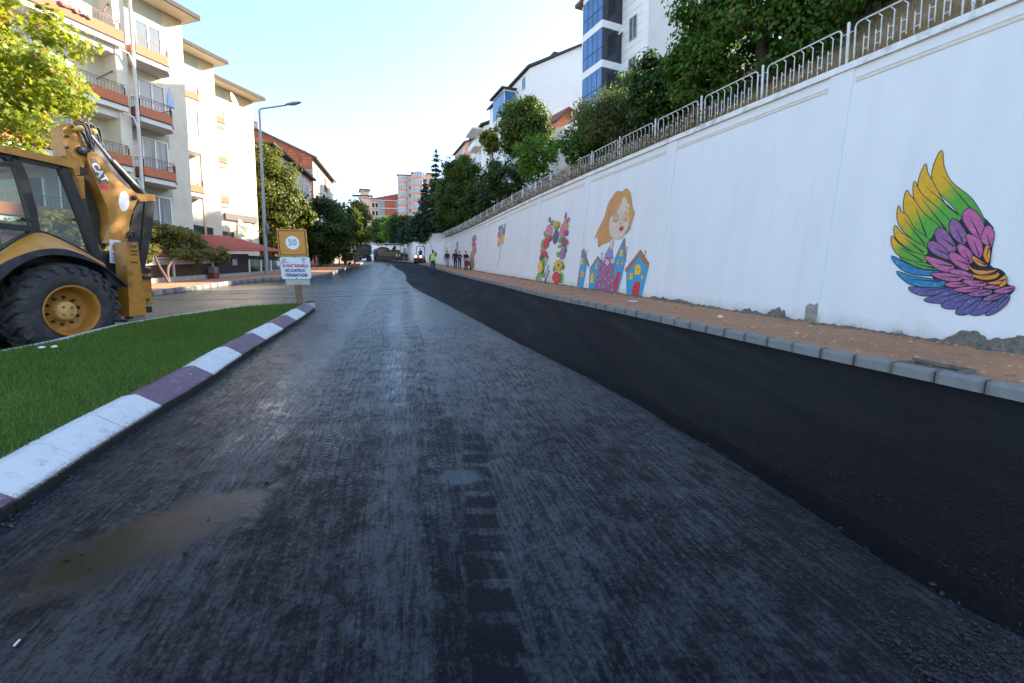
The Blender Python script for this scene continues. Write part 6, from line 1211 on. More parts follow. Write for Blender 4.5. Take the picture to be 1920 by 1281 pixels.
# smaller blocks further up the hill
M_PINK = mat('salmon_render', (.60,.30,.22), .85, .06, .6); M_PNKL = mat('pale_salmon_render', (.68,.50,.42), .85, .06, .8)
t, a_, b_, r_ = eave_block('white_house', 'distant white house with a dark flat eave beside the round dark tree', -4.7, 78, -18, 9, 9, 27.3, 16, M_WHR, M_FASC, 4, [(1.5,3.2),(5,6.5)], [], .7, (.5, 2.2)); b = a_.mb(); b.box(1,5.5,0,1.4,24.3,25.2); b.box(.6,6,0,1.8,27.0,27.25); put('balcony', b, M_WHR, t); railing(a_, t, [(1,1.35),(5.5,1.35)], 25.2, .7)
eave_block('salmon_block', 'distant salmon apartment block with a curved gable behind the round tree', -10.2, 103, -20, 11, 10, 32.0, 17, M_PINK, M_BRF, 5, [(1,2.6),(4,5.5),(7,8.5)], [(2,3.6)], .5, (.5, 1.8))
eave_block('salmon_block', 'narrow salmon block with white windows nearest the thin conifer tip', -15.8, 125, -20, 12, 9, 32.6, 18, M_PINK, M_BRF, 5, [(1,2.8),(4.5,6),(8,9.5)], [(2,3.8)], .6)
t = thing('bay_apartment_block', 'salmon and white apartment block with stacked rounded glazed bays', 'building', (-36.5, 170, 18)); fb = Frame(-40, 170, 80); fb.N = Vector((fb.U.y, -fb.U.x, 0))
zt = at_depth(780, 329, 170).z; fb.box('wall', -1.5, 8, -12, 0, 14, zt, M_PNKL, t); fb.box('wall', 3.2, 12, -12, 1.2, 14, zt+.6, M_PNKL, t)
b = fb.mb(); b.box(-2, 8, -12, .6, zt, zt+.25); b.box(3, 12.5, -12, 1.8, zt+.6, zt+.9); put('roof', b, M_BRF, t)
for ca, cn, rad, z00 in ((.0, 0, 1.7, zt-3.2), (6.2, 1.2, 2.4, zt-1.8)):
    z = z00
    while z > 22:
        def arcp(r): return [(ca+r*math.cos(math.pi*k/8), cn+r*.9*math.sin(math.pi*k/8)) for k in range(9)]
        b = MB(); b.loft([fb.w(a, n, z) for a, n in arcp(rad)], [fb.w(a, n, z+.95) for a, n in arcp(rad)]); o = put('bay_parapet', b, M_PINK, t)
        b = MB(); b.loft([fb.w(a, n, z+.95) for a, n in arcp(rad-.08)], [fb.w(a, n, z+2.3) for a, n in arcp(rad-.08)]); b2 = put('bay_glass', b, glass('pale_bay_glass', (.26,.34,.40), .08), o)
        b = MB(); 
        for a, n in arcp(rad-.04): p = fb.w(a, n, 0); b.box(p.x-.05, p.x+.05, p.y-.05, p.y+.05, z+.95, z+2.35)
        put('bay_bar', b, M_PVC, o); b = MB(); b.loft([fb.w(a, n, z+2.3) for a, n in arcp(rad+.05)], [fb.w(a, n, z+2.75) for a, n in arcp(rad+.05)]); put('bay_head', b, M_PNKL, o)
        z -= 2.75
for k in range(7): window(fb, t, 2.2, 2.9, zt-2.3-2.75*k, zt-.9-2.75*k, .02, 1)
uf = thing('unfinished_building', 'unfinished grey concrete frame building with red brick infill', 'building', (-48, 172, 15)); fu = Frame(*at_depth(711, 400, 172).xy, 80); fu.N = Vector((fu.U.y, -fu.U.x, 0)); zt = at_depth(711, 374, 172).z
fu.box('wall', 0, 9, -10, 0, 10, zt, M_BRICK, uf)
for a0, a1 in ((0,2.1),(6.0,8.2)): fu.box('concrete_panel', a0, a1, 0, .12, 10, zt-.02, mat('grey_block', (.30,.31,.32), .9, .1, 2), uf)
for k in range(5): z = at_depth(711, 374.5+15*k, 172).z; fu.box('floor_slab', -3.2, 9.2, -.5, .3, z-.4, z, mat('pale_slab', (.55,.52,.48), .9), uf)
fu.box('side_wall', -3, 0, -10, -.4, 10, zt-.1, M_PNKL, uf)
for k in range(4):
    z = at_depth(711, 387+15*k, 172).z
    for a in (-2.5, -1.3): fu.box('opening', a, a+.8, -.39, -.33, z-.9, z+1.2, mat('dark_opening', (.06,.02,.015), .9), uf)
b = MB(); b.loft([fu.w(-3.4,.5,zt), fu.w(9.5,.5,zt+.1), fu.w(9.5,.5,zt+2.8)], [fu.w(-3.4,-10,zt+.3), fu.w(9.5,-10,zt+.4), fu.w(9.5,-10,zt+3.1)]); put('roof', b, M_TILE, uf)
tb, a_, b_, r_ = eave_block('terrace_building', 'pale block with a brown roof terrace behind the olive tree', -62, 190, 70, 3, 6, 38, 15, M_PNKL, M_BRF, 6, [], [(1,2.6),(4,5.2)], .6); 
t2, a_, b_, r_ = eave_block('terrace_block', 'distant orange and white block behind the unfinished building', *at_depth(676, 400, 185).xy, -10, 12, 9, at_depth(680, 372, 185).z, 14, M_PNKL, M_PINK, 6, [], [(1,2.8),(4.2,6),(7,8.4)], .8)
b = b_.mb(); z = at_depth(680, 372, 185).z; b.box(-3,5,-2,1,z+.9,z+1.2); b.box(-2.6,-2.4,.6,.8,z,z+.9); b.box(4.4,4.6,.6,.8,z,z+.9); put('terrace_roof', b, M_BRF, t2)
# ---- fence panels and boundary by the far left pavement
def bound(name, label, u0, v0, u1, v1, h, m, piece, pw):
    a, b_ = at_ground(u0, v0, .17), at_ground(u1, v1, .17); L_ = math.dist(a, b_); t = thing(name, label, 'fence', tuple(a)); d = (b_-a)/L_; n = Vector((-d.y, d.x, 0)).normalized(); k = max(2, int(L_/pw))
    for i in range(k):
        p, q = a+d*(L_*i/k+.02), a+d*(L_*(i+1)/k-.02); mb = MB(); hh = h*random.uniform(.95, 1.04)
        mb.loft([p-n*.02, p+n*.02, p+n*.02+Vector((0,0,hh)), p-n*.02+Vector((0,0,hh))], [q-n*.02, q+n*.02, q+n*.02+Vector((0,0,hh)), q-n*.02+Vector((0,0,hh))]); put(piece, mb, m, t)
    mb = MB()
    for f in (0, .5, 1): p = a+(b_-a)*f-n*.05; mb.tube([p-Vector((0,0,.2)), p+Vector((0,0,h*1.05))], .05, 6)
    put('fence_post', mb, M_STEEL, t); return t
bound('rusty_fence', 'red brown rusty sheet fence behind the bicycle', 596, 496.5, 620, 495, 1.25, mat('rusty_sheet', (.20,.065,.035), .85, .3, 4, .3, 10), 'sheet_panel', .9)
bound('grey_fence', 'weathered grey board fence between the rusty fence and the far lamp', 621, 494.5, 655, 492, 1.25, mat('grey_boards', (.17,.165,.16), .9, .25, 5, .3, 15), 'board', .6)
# ============================================================ TREES AND SHRUBS
LEAF_SHAPES = {
 'oval': [(0,-.5),(.30,-.15),(.27,.2),(0,.5),(-.27,.2),(-.30,-.15)],
 'long': [(0,-.5),(.14,-.1),(.10,.3),(0,.5),(-.10,.3),(-.14,-.1)],
 'lobed': [(0,-.5),(.14,-.26),(.46,-.30),(.33,-.02),(.48,.22),(.20,.18),(0,.55),(-.20,.18),(-.48,.22),(-.33,-.02),(-.46,-.30),(-.14,-.26)],
 'quad': [(0,-.5),(.33,0),(0,.5),(-.33,0)]}
def leaf_cloud(name, C, Nrm, size, shape, m, parent=None, kind=None, up=.35, droop=.0, jitter=1.):
    """leaves at centres C, each turned roughly to face Nrm; slightly folded along the midrib"""
    n = len(C); sh = np.array(LEAF_SHAPES[shape], np.float32); k = len(sh); nr = Nrm + jitter*RNG.normal(0, .55, (n, 3)) + np.array([0, 0, up]); nr /= np.linalg.norm(nr, axis=1, keepdims=True)+1e-9
    a = RNG.normal(0, 1, (n, 3)); a[:,2] -= droop; a -= nr*(a*nr).sum(1, keepdims=True); a /= np.linalg.norm(a, axis=1, keepdims=True)+1e-9; b = np.cross(nr, a); sz = size*RNG.uniform(.6, 1.35, (n, 1))
    V = np.zeros((n, k, 3), np.float32)
    for i in range(k): V[:,i,:] = C + b*sz*sh[i,0] + a*sz*sh[i,1] + nr*sz*(.28*abs(sh[i,0])-.12*sh[i,1]**2)
    idx = (np.arange(n)*k)[:,None]
    if k == 4: F = idx+np.array([0,1,2,3])
    elif shape == 'lobed':
        F = np.concatenate([idx+np.array(t) for t in ([0,1,11],[1,2,3],[1,3,5],[3,4,5],[5,6,7],[7,8,9],[9,10,11],[11,7,9],[1,5,7],[1,7,11])])
    else: F = np.concatenate([idx+np.array([0,1,2,3]), idx+np.array([0,3,4,5])])
    return link(name, big_mesh(name, V.reshape(-1,3), F, m), parent, kind)
def crown_points(c, rad, nclump, per, clump_r, seed, hollow=.55, flat=0., lower=.75):
    """clumps spread through the crown's volume, denser near its outside, uneven outline"""
    rg = np.random.default_rng(seed); P, Q = [], []; cc = []
    while len(cc) < nclump:
        d = rg.normal(0, 1, 3); d /= np.linalg.norm(d)
        if d[2] < -lower: continue
        nz = 1+.22*mnoise.noise(Vector(d*1.7)+Vector((seed, 0, 0)))+.10*mnoise.noise(Vector(d*4)+Vector((0, seed, 0))); r = (hollow+(1-hollow)*rg.random()**.6)*nz; cc.append((d*r, d))
    for q, d in cc:
        cr = clump_r*rg.uniform(.6, 1.3); k = int(per*rg.uniform(.6, 1.3)); e = rg.normal(0, 1, (k, 3)); e /= np.linalg.norm(e, axis=1, keepdims=True); rr = rg.random((k, 1))**.45
        off = e*rr*cr*np.array([1, 1, .75-flat*.3]); P.append(np.array(c)+q*np.array(rad)+off); Q.append(e*.8+d*.5)
    return np.concatenate(P), np.concatenate(Q), [np.array(c)+q*np.array(rad) for q, d in cc]
M_BARK = mat('bark', (.11,.085,.062), .95, .3, 5, .9, 18, c2=(.19,.155,.12)); M_BARKD = mat('dark_bark', (.06,.045,.035), .95, .3, 5, .9, 18)
def tree(name, label, base, c, rad, lm, size, shape='oval', nclump=60, per=90, clump_r=.6, seed=1, trunk_r=.16, hollow=.5, group=None, cat='tree', bark=None, limbs=9, up=.35, droop=0., lower=.75, flat=0.):
    t = thing(name, label, cat, tuple(base), group); b = Vector(base); c = Vector(c); P, Q, cc = crown_points(tuple(c), rad, nclump, per, clump_r, seed, hollow, flat, lower)
    mb = MB(); rs = random.Random(seed); fork = b+(c-b)*.55; fork.z = min(fork.z, c.z-rad[2]*.35) if c.z-rad[2]*.35 > b.z+.3 else b.z+(c.z-b.z)*.4
    mid = (b+fork)/2+Vector((rs.uniform(-1,1), rs.uniform(-1,1), 0))*trunk_r*1.2
    mb.tube([b-Vector((0,0,.3)), b+Vector((0,0,.1)), mid, fork, (fork+c)/2, c+Vector((0,0,rad[2]*.4))], [trunk_r*1.5, trunk_r*1.1, trunk_r*.9, trunk_r*.75, trunk_r*.5, trunk_r*.12], 9)
    for q in rs.sample(cc, min(limbs, len(cc))):
        q = Vector(q); st = fork.lerp(c, rs.uniform(-.1, .6)); m_ = st.lerp(q, .5)+Vector((0, 0, .12*(q-st).length)); mb.tube([st, m_, q], [trunk_r*.42, trunk_r*.25, trunk_r*.06], 6)
        for _ in range(2): e = q+Vector((rs.uniform(-1,1), rs.uniform(-1,1), rs.uniform(-.5,1)))*clump_r; mb.tube([m_, (m_+e)/2, e], [trunk_r*.16, trunk_r*.1, trunk_r*.03], 4)
    put('trunk', mb, bark or M_BARK, t); leaf_cloud('crown', P, Q, size, shape, lm, t, None, up, droop); return t
def conifer(name, label, base, h, r, lm, seed=1, tiers=16, per=16, group=None, size=.5, droop=.35):
    t = thing(name, label, 'tree', tuple(base), group); b = Vector(base); rs = np.random.default_rng(seed); mb = MB(); mb.tube([b-Vector((0,0,.3)), b+Vector((0,0,h*.5)), b+Vector((0,0,h))], [r*.09, r*.05, .02], 8); C, Q = [], []
    for i in range(tiers):
        f = (i+.6)/tiers; z = h*(.06+.93*f); rr = r*(1-f)**.85*(1+.18*rs.normal())+.12; k = max(4, int(per*(1-f)+4))
        for j in range(k):
            a = rs.uniform(0, 2*np.pi); L = rr*rs.uniform(.7, 1.12); tip = b+Vector((math.cos(a)*L, math.sin(a)*L, z-L*droop+.1*rs.normal())); st = b+Vector((0, 0, z)); mb.tube([st, tip], [.035, .01], 4)
            m = max(6, int(L/size*13))
            for q in range(m):
                g = rs.uniform(.15, 1.03); p = st.lerp(tip, g); C.append((p.x+rs.normal(0,.10+.10*L*.3), p.y+rs.normal(0,.10+.10*L*.3), p.z+rs.normal(0,.10))); Q.append((math.cos(a)*.5, math.sin(a)*.5, .5))
    put('trunk', mb, M_BARKD, t); leaf_cloud('crown', np.array(C), np.array(Q), size, 'long', lm, t, None, .2); return t
def pick(u, v, Y): return at_depth(u, v, Y)
def rpx(px, Y): return px/FPX*Y
def tree_px(name, label, u, v, du, dv, Y, lm, size, base_z=None, depth=None, **k):
    """crown centred in direction (u,v) at distance Y, half-sizes given as they appear"""
    c = pick(u, v, Y); rad = (rpx(du, Y), depth or rpx(du, Y), rpx(dv, Y)); bz = base_z if base_z is not None else G(c.x, c.y)+.1
    return tree(name, label, (c.x, c.y, bz), c, rad, lm, size, **k)
L_MAPLE = leaf_mat('plane_leaf', (.11,.17,.022), (.28,.31,.04), (.40,.22,.05), .5, .05); L_OLIVE = leaf_mat('olive_leaf', (.055,.085,.012), (.15,.165,.025), (.22,.17,.03), .42, .06); L_DARK = leaf_mat('dark_leaf', (.018,.045,.010), (.05,.095,.018), None, .35)
L_LIME = leaf_mat('lime_leaf', (.30,.38,.03), (.55,.55,.06), (.5,.36,.06), .5, .12); L_MID = leaf_mat('mid_leaf', (.030,.085,.012), (.085,.17,.022), (.24,.14,.02), .42, .035); L_SHRUB = leaf_mat('shrub_leaf', (.045,.075,.022), (.12,.15,.04), (.20,.13,.05), .4, .08); L_ROUND = leaf_mat('round_tree_leaf', (.026,.065,.010), (.10,.145,.02), (.2,.17,.03), .42, .05); L_CEDAR = leaf_mat('cedar_needles', (.012,.035,.020), (.035,.070,.035), None, .25); L_VINE = leaf_mat('vine_leaf', (.05,.075,.015), (.16,.17,.03), (.28,.13,.03), .42, .12); L_BRIGHT = leaf_mat('bright_leaf', (.055,.13,.015), (.14,.24,.03), None, .45)
# left side
tree('plane_tree', 'sunlit plane tree with yellowing lobed leaves behind the backhoe cab', (-13.4,10.6,.8), (-13.2,10.8,6.9), (2.75,2.6,2.75), L_MAPLE, .135, shape='lobed', nclump=210, per=135, clump_r=.55, seed=3, trunk_r=.17, hollow=.35, limbs=14, lower=.95)
tree_px('leafy_tree', 'olive green leafy tree rising beside the furthest cream block', 508, 380, 44, 112, 39.5, L_OLIVE, .22, nclump=210, per=120, clump_r=.9, seed=5, trunk_r=.2, hollow=.4, lower=.95)
tree_px('leafy_tree', 'dark green broad tree behind the orange speed sign', 592, 425, 62, 56, 45, L_DARK, .24, nclump=140, per=120, clump_r=.9, seed=8, trunk_r=.22, hollow=.4, lower=.95)
tree_px('leafy_tree', 'yellow green tree top before the low cream house', 545, 392, 36, 34, 40.5, L_OLIVE, .30, nclump=60, per=70, clump_r=.6, seed=9, trunk_r=.15, lower=.95)
tree_px('leafy_tree', 'dark tree filling the gap left of the far street lamp', 645, 420, 22, 40, 52, L_DARK, .32, nclump=50, per=70, clump_r=.75, seed=10, trunk_r=.16, lower=.95)
tree_px('young_tree', 'bright yellow green young tree beside the far street lamp', 663, 420, 17, 32, 57, L_LIME, .36, nclump=34, per=38, clump_r=.62, seed=11, trunk_r=.10, hollow=.2, lower=.95)
tree_px('willow_tree', 'tall olive tree beside the far street lamp, left of the dump truck', 668, 423, 27, 44, 72, L_OLIVE, .32, nclump=110, per=110, clump_r=1.1, seed=12, trunk_r=.30, hollow=.3, droop=1., lower=.95)
tree_px('hedge_bush', 'reddish climbing bush over the grey board fence', 636, 470, 26, 20, 50, L_VINE, .24, nclump=40, per=60, clump_r=.5, seed=13, trunk_r=.07, cat='bush', lower=.95)
tree_px('hedge_bush', 'dark green bush over the rusty fence', 602, 474, 24, 18, 47, L_DARK, .22, nclump=36, per=60, clump_r=.5, seed=14, trunk_r=.07, cat='bush', lower=.95)
tree_px('hedge_bush', 'small olive shrub at the foot of the far street lamp', 652, 486, 9, 10, 55, L_OLIVE, .2, nclump=16, per=40, clump_r=.3, seed=15, trunk_r=.04, cat='bush', lower=.95)
# vine over the shed
def vine():
    t = thing('grape_vine', 'green and rust grape vine spread over the shed roof on two crooked stems', 'vine', tuple(FS.w(1.2,.7,1.5))); C, Q = [], []; rs = np.random.default_rng(21)
    for k in range(240):
        a = rs.uniform(-3.6, 5.2); n = rs.uniform(-2.6, .45); hgt = top(a)+.28*max(0, .4-n)+(.20+1.15*math.sin(math.pi*min(1,max(0,(a+5.0)/10.2)))**.7)*rs.uniform(.1, 1.0)*(1-.25*abs(n+.6)/2)
        if a > 4: hgt -= .5*(a-4)
        if n > .1: hgt = top(a)+rs.uniform(-.15, .35)
        e = rs.normal(0, 1, (90, 3)); e /= np.linalg.norm(e, axis=1, keepdims=True); p = FS.w(a, n, hgt); C.append(np.array(p)+e*rs.random((90,1))**.5*np.array([.36,.40,.28])); Q.append(e*.7+np.array([.3,-.2,.4]))
    leaf_cloud('foliage', np.concatenate(C), np.concatenate(Q), .13, 'lobed', L_VINE, t)
    mb = MB()
    for P in ([(316,530),(308,515),(299,500),(292,485),(287,470)],[(318,530),(314,512),(318,496),(330,484),(345,473),(354,462),(352,455)]): 
        pts = [on_plane(u, v, FS.w(0,.85-.1*i,0), FS.N) for i, (u, v) in enumerate(P)]; mb.tube(smooth_poly(pts, 4, False), [.065-.035*i/(4*(len(P)-1)) for i in range(4*(len(P)-1)+1)], 9)
    put('stem', mb, mat('vine_bark', (.13,.085,.075), .95, .3, 6, .9, 20), t); return t
vine()
# right side, on the bank
def bank_tree(name, label, u, v, du, dv, s, d, lm, size, **k):
    b = bank_pt(s, d); c = pick(u, v, b.y); rad = (rpx(du, b.y), rpx(du, b.y)*k.pop('deep', 1.), rpx(dv, b.y)); b.x = b.x*.4+c.x*.6; return tree(name, label, tuple(b), c, rad, lm, size, **k)
sy = s_at_y
bank_tree('broad_tree', 'large green tree overhanging the fence in the upper right', 1420, 25, 150, 125, sy(14.6), 3.0, L_MID, .15, nclump=230, per=125, clump_r=.6, seed=31, trunk_r=.2, hollow=.42, lower=.95)
bank_tree('broad_tree', 'dark tree behind the large overhanging tree at the upper right corner', 1640, -75, 180, 85, sy(14.0), 6.5, L_DARK, .20, nclump=150, per=85, clump_r=.75, seed=32, trunk_r=.2, hollow=.45, lower=.95)
bank_tree('ivy_shrub', 'dark ivy shrub in front of the white apartment tower', 1235, 180, 52, 72, sy(18.5), 1.8, L_DARK, .165, nclump=90, per=80, clump_r=.45, seed=33, trunk_r=.09, hollow=.3, cat='shrub', lower=.95)
bank_tree('ivy_shrub', 'green shrub with turning leaves spilling through the fence', 1300, 130, 46, 70, sy(16.6), 1.2, L_MID, .16, nclump=75, per=75, clump_r=.4, seed=34, trunk_r=.08, hollow=.3, cat='shrub', lower=.95)
bank_tree('twiggy_shrub', 'airy twiggy shrub below the blue balconies', 1140, 225, 62, 52, sy(22), 2.0, L_SHRUB, .11, nclump=150, per=60, clump_r=.5, seed=35, trunk_r=.07, hollow=.15, limbs=24, cat='shrub', lower=.95)
bank_tree('twiggy_shrub', 'olive shrub reaching up beside the brown porch roof', 1104, 240, 28, 42, sy(25.5), 2.4, L_SHRUB, .12, nclump=110, per=55, clump_r=.5, seed=36, trunk_r=.07, hollow=.15, limbs=20, cat='shrub', lower=.95)
bank_tree('twiggy_shrub', 'low dense shrub behind the fence under the airy shrub', 1090, 275, 48, 30, sy(23.5), 1.4, L_MID, .15, nclump=70, per=55, clump_r=.4, seed=37, trunk_r=.05, hollow=.2, cat='shrub', lower=.95)
bank_tree('green_bush', 'bright green bush right of the round dark tree', 1008, 298, 42, 42, sy(31), 1.8, L_BRIGHT, .19, nclump=70, per=70, clump_r=.5, seed=38, trunk_r=.07, hollow=.3, cat='bush', lower=.95)
bank_tree('round_tree', 'round dark green tree before the big white gable house', 982, 242, 45, 54, sy(42), 3.5, L_ROUND, .21, nclump=190, per=120, clump_r=.75, seed=39, trunk_r=.2, hollow=.4, lower=.95)
bank_tree('green_bush', 'dull green bush under the round dark tree', 945, 335, 45, 34, sy(38), 1.8, L_DARK, .22, nclump=70, per=70, clump_r=.6, seed=40, trunk_r=.08, cat='bush', lower=.95)
bank_tree('small_tree', 'small yellowing tree left of the round dark tree', 920, 262, 15, 26, sy(43.5), 3.5, L_OLIVE, .27, nclump=40, per=60, clump_r=.5, seed=41, trunk_r=.1, hollow=.2, lower=.95)
bank_tree('walnut_tree', 'broad mid green tree hanging over the fence above the pedestrians', 868, 362, 44, 66, sy(55), 2.5, L_ROUND, .26, nclump=200, per=120, clump_r=.95, seed=42, trunk_r=.25, hollow=.4, lower=.98)
bank_tree('green_bush', 'dark bush between the walnut tree and the fence', 905, 375, 34, 30, sy(46), 1.6, L_DARK, .26, nclump=50, per=65, clump_r=.7, seed=43, trunk_r=.08, cat='bush', lower=.95)
def bank_conifer(label, u, v_top, s, d, r, seed, size=.55):
    b = bank_pt(s, d); c = pick(u, v_top, b.y); b.x = c.x; b.z = max(b.z-1.5, G(b.x, b.y)+2); return conifer('conifer', label, tuple(b), c.z-b.z, r, L_CEDAR, seed, 18, 15, None, size)
bank_conifer('thin tall dark conifer with a pointed tip left of the walnut tree', 817, 277, sy(75), 3, 2.3, 51, .6); bank_conifer('dark blue green conifer with drooping branches over the far wall', 797, 335, sy(78), 2.0, 3.0, 52, .6)
bank_conifer('small dark conifer before the bay fronted block', 768, 405, sy(92), 3, 2.6, 53, .65); bank_conifer('dark conifer at the bend of the wall', 752, 415, sy(98), 3, 2.4, 54, .65)
bank_tree('small_tree', 'light green small tree above the paver', 728, 432, 17, 22, sy(104), 3, L_BRIGHT, .5, nclump=40, per=50, clump_r=1.0, seed=44, trunk_r=.15, lower=.95)
bank_tree('green_bush', 'dark bush above the dump truck end of the wall', 708, 437, 16, 18, sy(108), 3, L_DARK, .5, nclump=40, per=50, clump_r=1.0, seed=45, trunk_r=.12, cat='bush', lower=.95)
bank_tree('green_bush', 'dark undergrowth below the drooping conifer', 790, 425, 24, 20, sy(80), 2, L_CEDAR, .45, nclump=50, per=60, clump_r=.9, seed=46, trunk_r=.1, cat='bush', lower=.95)
bank_tree('walnut_tree', 'shadowy trees crowding behind the walnut tree', 835, 395, 26, 40, sy(62), 2.5, L_DARK, .36, nclump=60, per=70, clump_r=.9, seed=47, trunk_r=.15, lower=.98)
# trees outside the picture on the same bank, which throw their shade across the road
for i, (s, d, h, r) in enumerate([(sy(11.5), 9, 4.5, 3.2), (sy(8.5), 9, 5.5, 3.6), (sy(6), 10, 6, 3.8)]):
    b = bank_pt(s, d); tree('broad_tree', ['green tree on the bank beyond the upper right edge', 'second tree on the bank beyond the right edge', 'third tree on the bank beyond the right edge'][i], tuple(b), (b.x, b.y, b.z+h), (r, r, h*.62), L_DARK, .34, nclump=90, per=60, clump_r=.9, seed=60+i, trunk_r=.18, hollow=.4, lower=.95, shape='quad')
for s, d, h, r, rz, lab in ((sy(25), 5.5, 1.2, 2.6, 1.5, 'leafy tree added behind the ivy shrub to shade the left kerb'), (sy(22.5), 4.5, 1.0, 2.2, 1.1, 'leafy tree added behind the airy twiggy shrub to shade the left kerb')):  # two trees added behind the shrubs to block sun from the left kerb
    b = bank_pt(s, d); tree('leafy_tree', lab, tuple(b), (b.x, b.y, b.z+h), (r, r, rz), L_MID, .22, nclump=110, per=70, clump_r=.7, seed=int(70+r*10), trunk_r=.14, hollow=.3, lower=.95)
bank_tree('small_tree', 'dark leafy tree under the bay fronted block', 752, 424, 26, 22, sy(100), 4, L_DARK, .42, nclump=60, per=80, clump_r=1.1, seed=81, trunk_r=.15, lower=.95)
bank_tree('small_tree', 'dark leafy tree under the unfinished building', 722, 428, 22, 20, sy(108), 6, L_ROUND, .45, nclump=60, per=80, clump_r=1.1, seed=82, trunk_r=.15, lower=.95)
def creeper_pt(s0, s1, zt):
    s = random.uniform(s0, s1); p = wall_pos(s, wall_top(wpt(s)[1]), -.3+random.gauss(0, .25)); return (p.x, p.y, p.z+abs(random.gauss(0, zt)))
C = np.array([creeper_pt(sy(15), sy(60), .38) for _ in range(9500)]); Q = RNG.normal(0, .4, C.shape)+np.array([-.5,-.4,.3])
tag(leaf_cloud('creeper', C, Q, .10, 'quad', leaf_mat('dry_creeper', (.10,.085,.03), (.26,.17,.08), (.09,.12,.03), .3, .3), None, 'stuff'), 'brownish dry creepers tangled along the foot of the fence', 'creeper')
# ============================================================ LOOSE BITS ON THE ROAD
def crumbs(name, n, fn, m, lab, rmin, rmax, base=.0):
    mb = MB()
    for i in range(n):
        x, y = fn(); r = random.uniform(rmin, rmax)*(2.0 if random.random() < .06 else 1); mb.blob((x, y, G(x, y)+base+r*.3), (r*1.2, r, r*.8), i % 60, .55, None, 1)
    return tag(put(name, mb, m, None, 'stuff'), lab, 'crumbs')
M_CRUMB = mat('asphalt_crumb', (.014,.014,.015), .7, .4, 30, spec=.4)
def edge_pt():
    y = 1.9+10*random.random()**1.6; return lerp_x(ASPH, y)-.03+random.gauss(0, .035)-(abs(random.gauss(0, .35)) if random.random() < .10 else 0), y
crumbs('asphalt_crumbs', 2600, edge_pt, M_CRUMB, 'black asphalt crumbs along the ragged edge of the new layer', .003, .0085)
def end_pt():
    x = random.uniform(1.6, 4.2); y = 1.75+.1*mnoise.noise((x*2, 0, 0))+random.gauss(0, .16)-abs(random.gauss(0, .12)); return x, y
crumbs('loose_asphalt', 3600, end_pt, M_CRUMB, 'loose coarse black asphalt spilled past the end of the new layer', .0025, .0065)
def rough_pt():
    y = 1.8+3.0*random.random(); x0 = lerp_x(ASPH, y)+.05; return x0+random.random()**1.2*3.0, y
crumbs('coarse_mix', 3000, rough_pt, M_CRUMB, 'coarse raked black asphalt stones on the near end of the new layer', .002, .0045, .053)
def road_pt():
    y = 1.6+9*random.random()**1.5; a = lerp_x(ISL, y)+.1; return a+(lerp_x(ASPH, y)-a)*random.random(), y
crumbs('road_grit', 420, road_pt, M_CRUMB, 'small black crumbs scattered over the wet milled road', .0025, .0065)
def gut_pt():
    y = 1.8+11*random.random(); return lerp_x(ISL, y)+abs(random.gauss(0, .12)), y
crumbs('gutter_grit', 1500, gut_pt, mat('gutter_grit', (.045,.042,.04), .8, .4, 20), 'grey grit gathered in the gutter of the painted kerb', .0025, .007)
tag(blades('gutter_weeds', 160, lambda: (lambda p: (p[0], p[1], G(*p)))((lambda y: (lerp_x(ISL, y)+random.random()*.08, y))(random.choice((6.0, 7.4, 8.2, 9.3, 10.6, 11.8))+random.gauss(0, .10))), .07, .006, leaf_mat('weed_leaf', (.05,.10,.025), (.13,.16,.05)), .8), 'tiny weeds in the gutter beside the painted kerb', 'weeds')
p = at_ground(27, 1213); mb = MB(); d = Vector((-.25,.97,0)); mb.tube([p+Vector((0,0,.006)), p+d*.028+Vector((0,0,.008))], .0045, 8); tag(put('cigarette_end', mb, mat('paper_white', (.75,.75,.72), .8)), 'white cigarette end lying on the wet road in the bottom left corner', 'litter')
for k, (u, v, lab) in enumerate(((80,668,'crumpled white scrap on the lawn, the left of two'),(104,665,'smaller white scrap on the lawn, the right of two'))):
    p = at_ground(u, v, .24); p.z = lawn_z(p.x, p.y)+.05; mb = MB(); mb.blob(p, (.045-.01*k,.022,.016), 5+k, .8, None, 2); tag(put('paper_scrap', mb, mat('paper_white', (.6,.6,.58), .8)), lab, 'litter')
p = at_ground(1350, 596, .16); mb = MB(); mb.blob((p.x,p.y,p.z+.03), (.07,.04,.04), 3, .9, None, 2); tag(put('paper_scrap', mb, mat('paper_white', (.66,.66,.66))), 'white plastic scrap in front of the leaning concrete chunk', 'litter')
p = at_ground(1186, 567, .16); mb = MB(); mb.blob((p.x,p.y,p.z+.03), (.22,.05,.02), 4, .9, None, 2); tag(put('plastic_sheet', mb, mat('blue_white_sheet', (.55,.62,.68), .6)), 'pale blue white sheet lying below the broad painted house', 'litter')
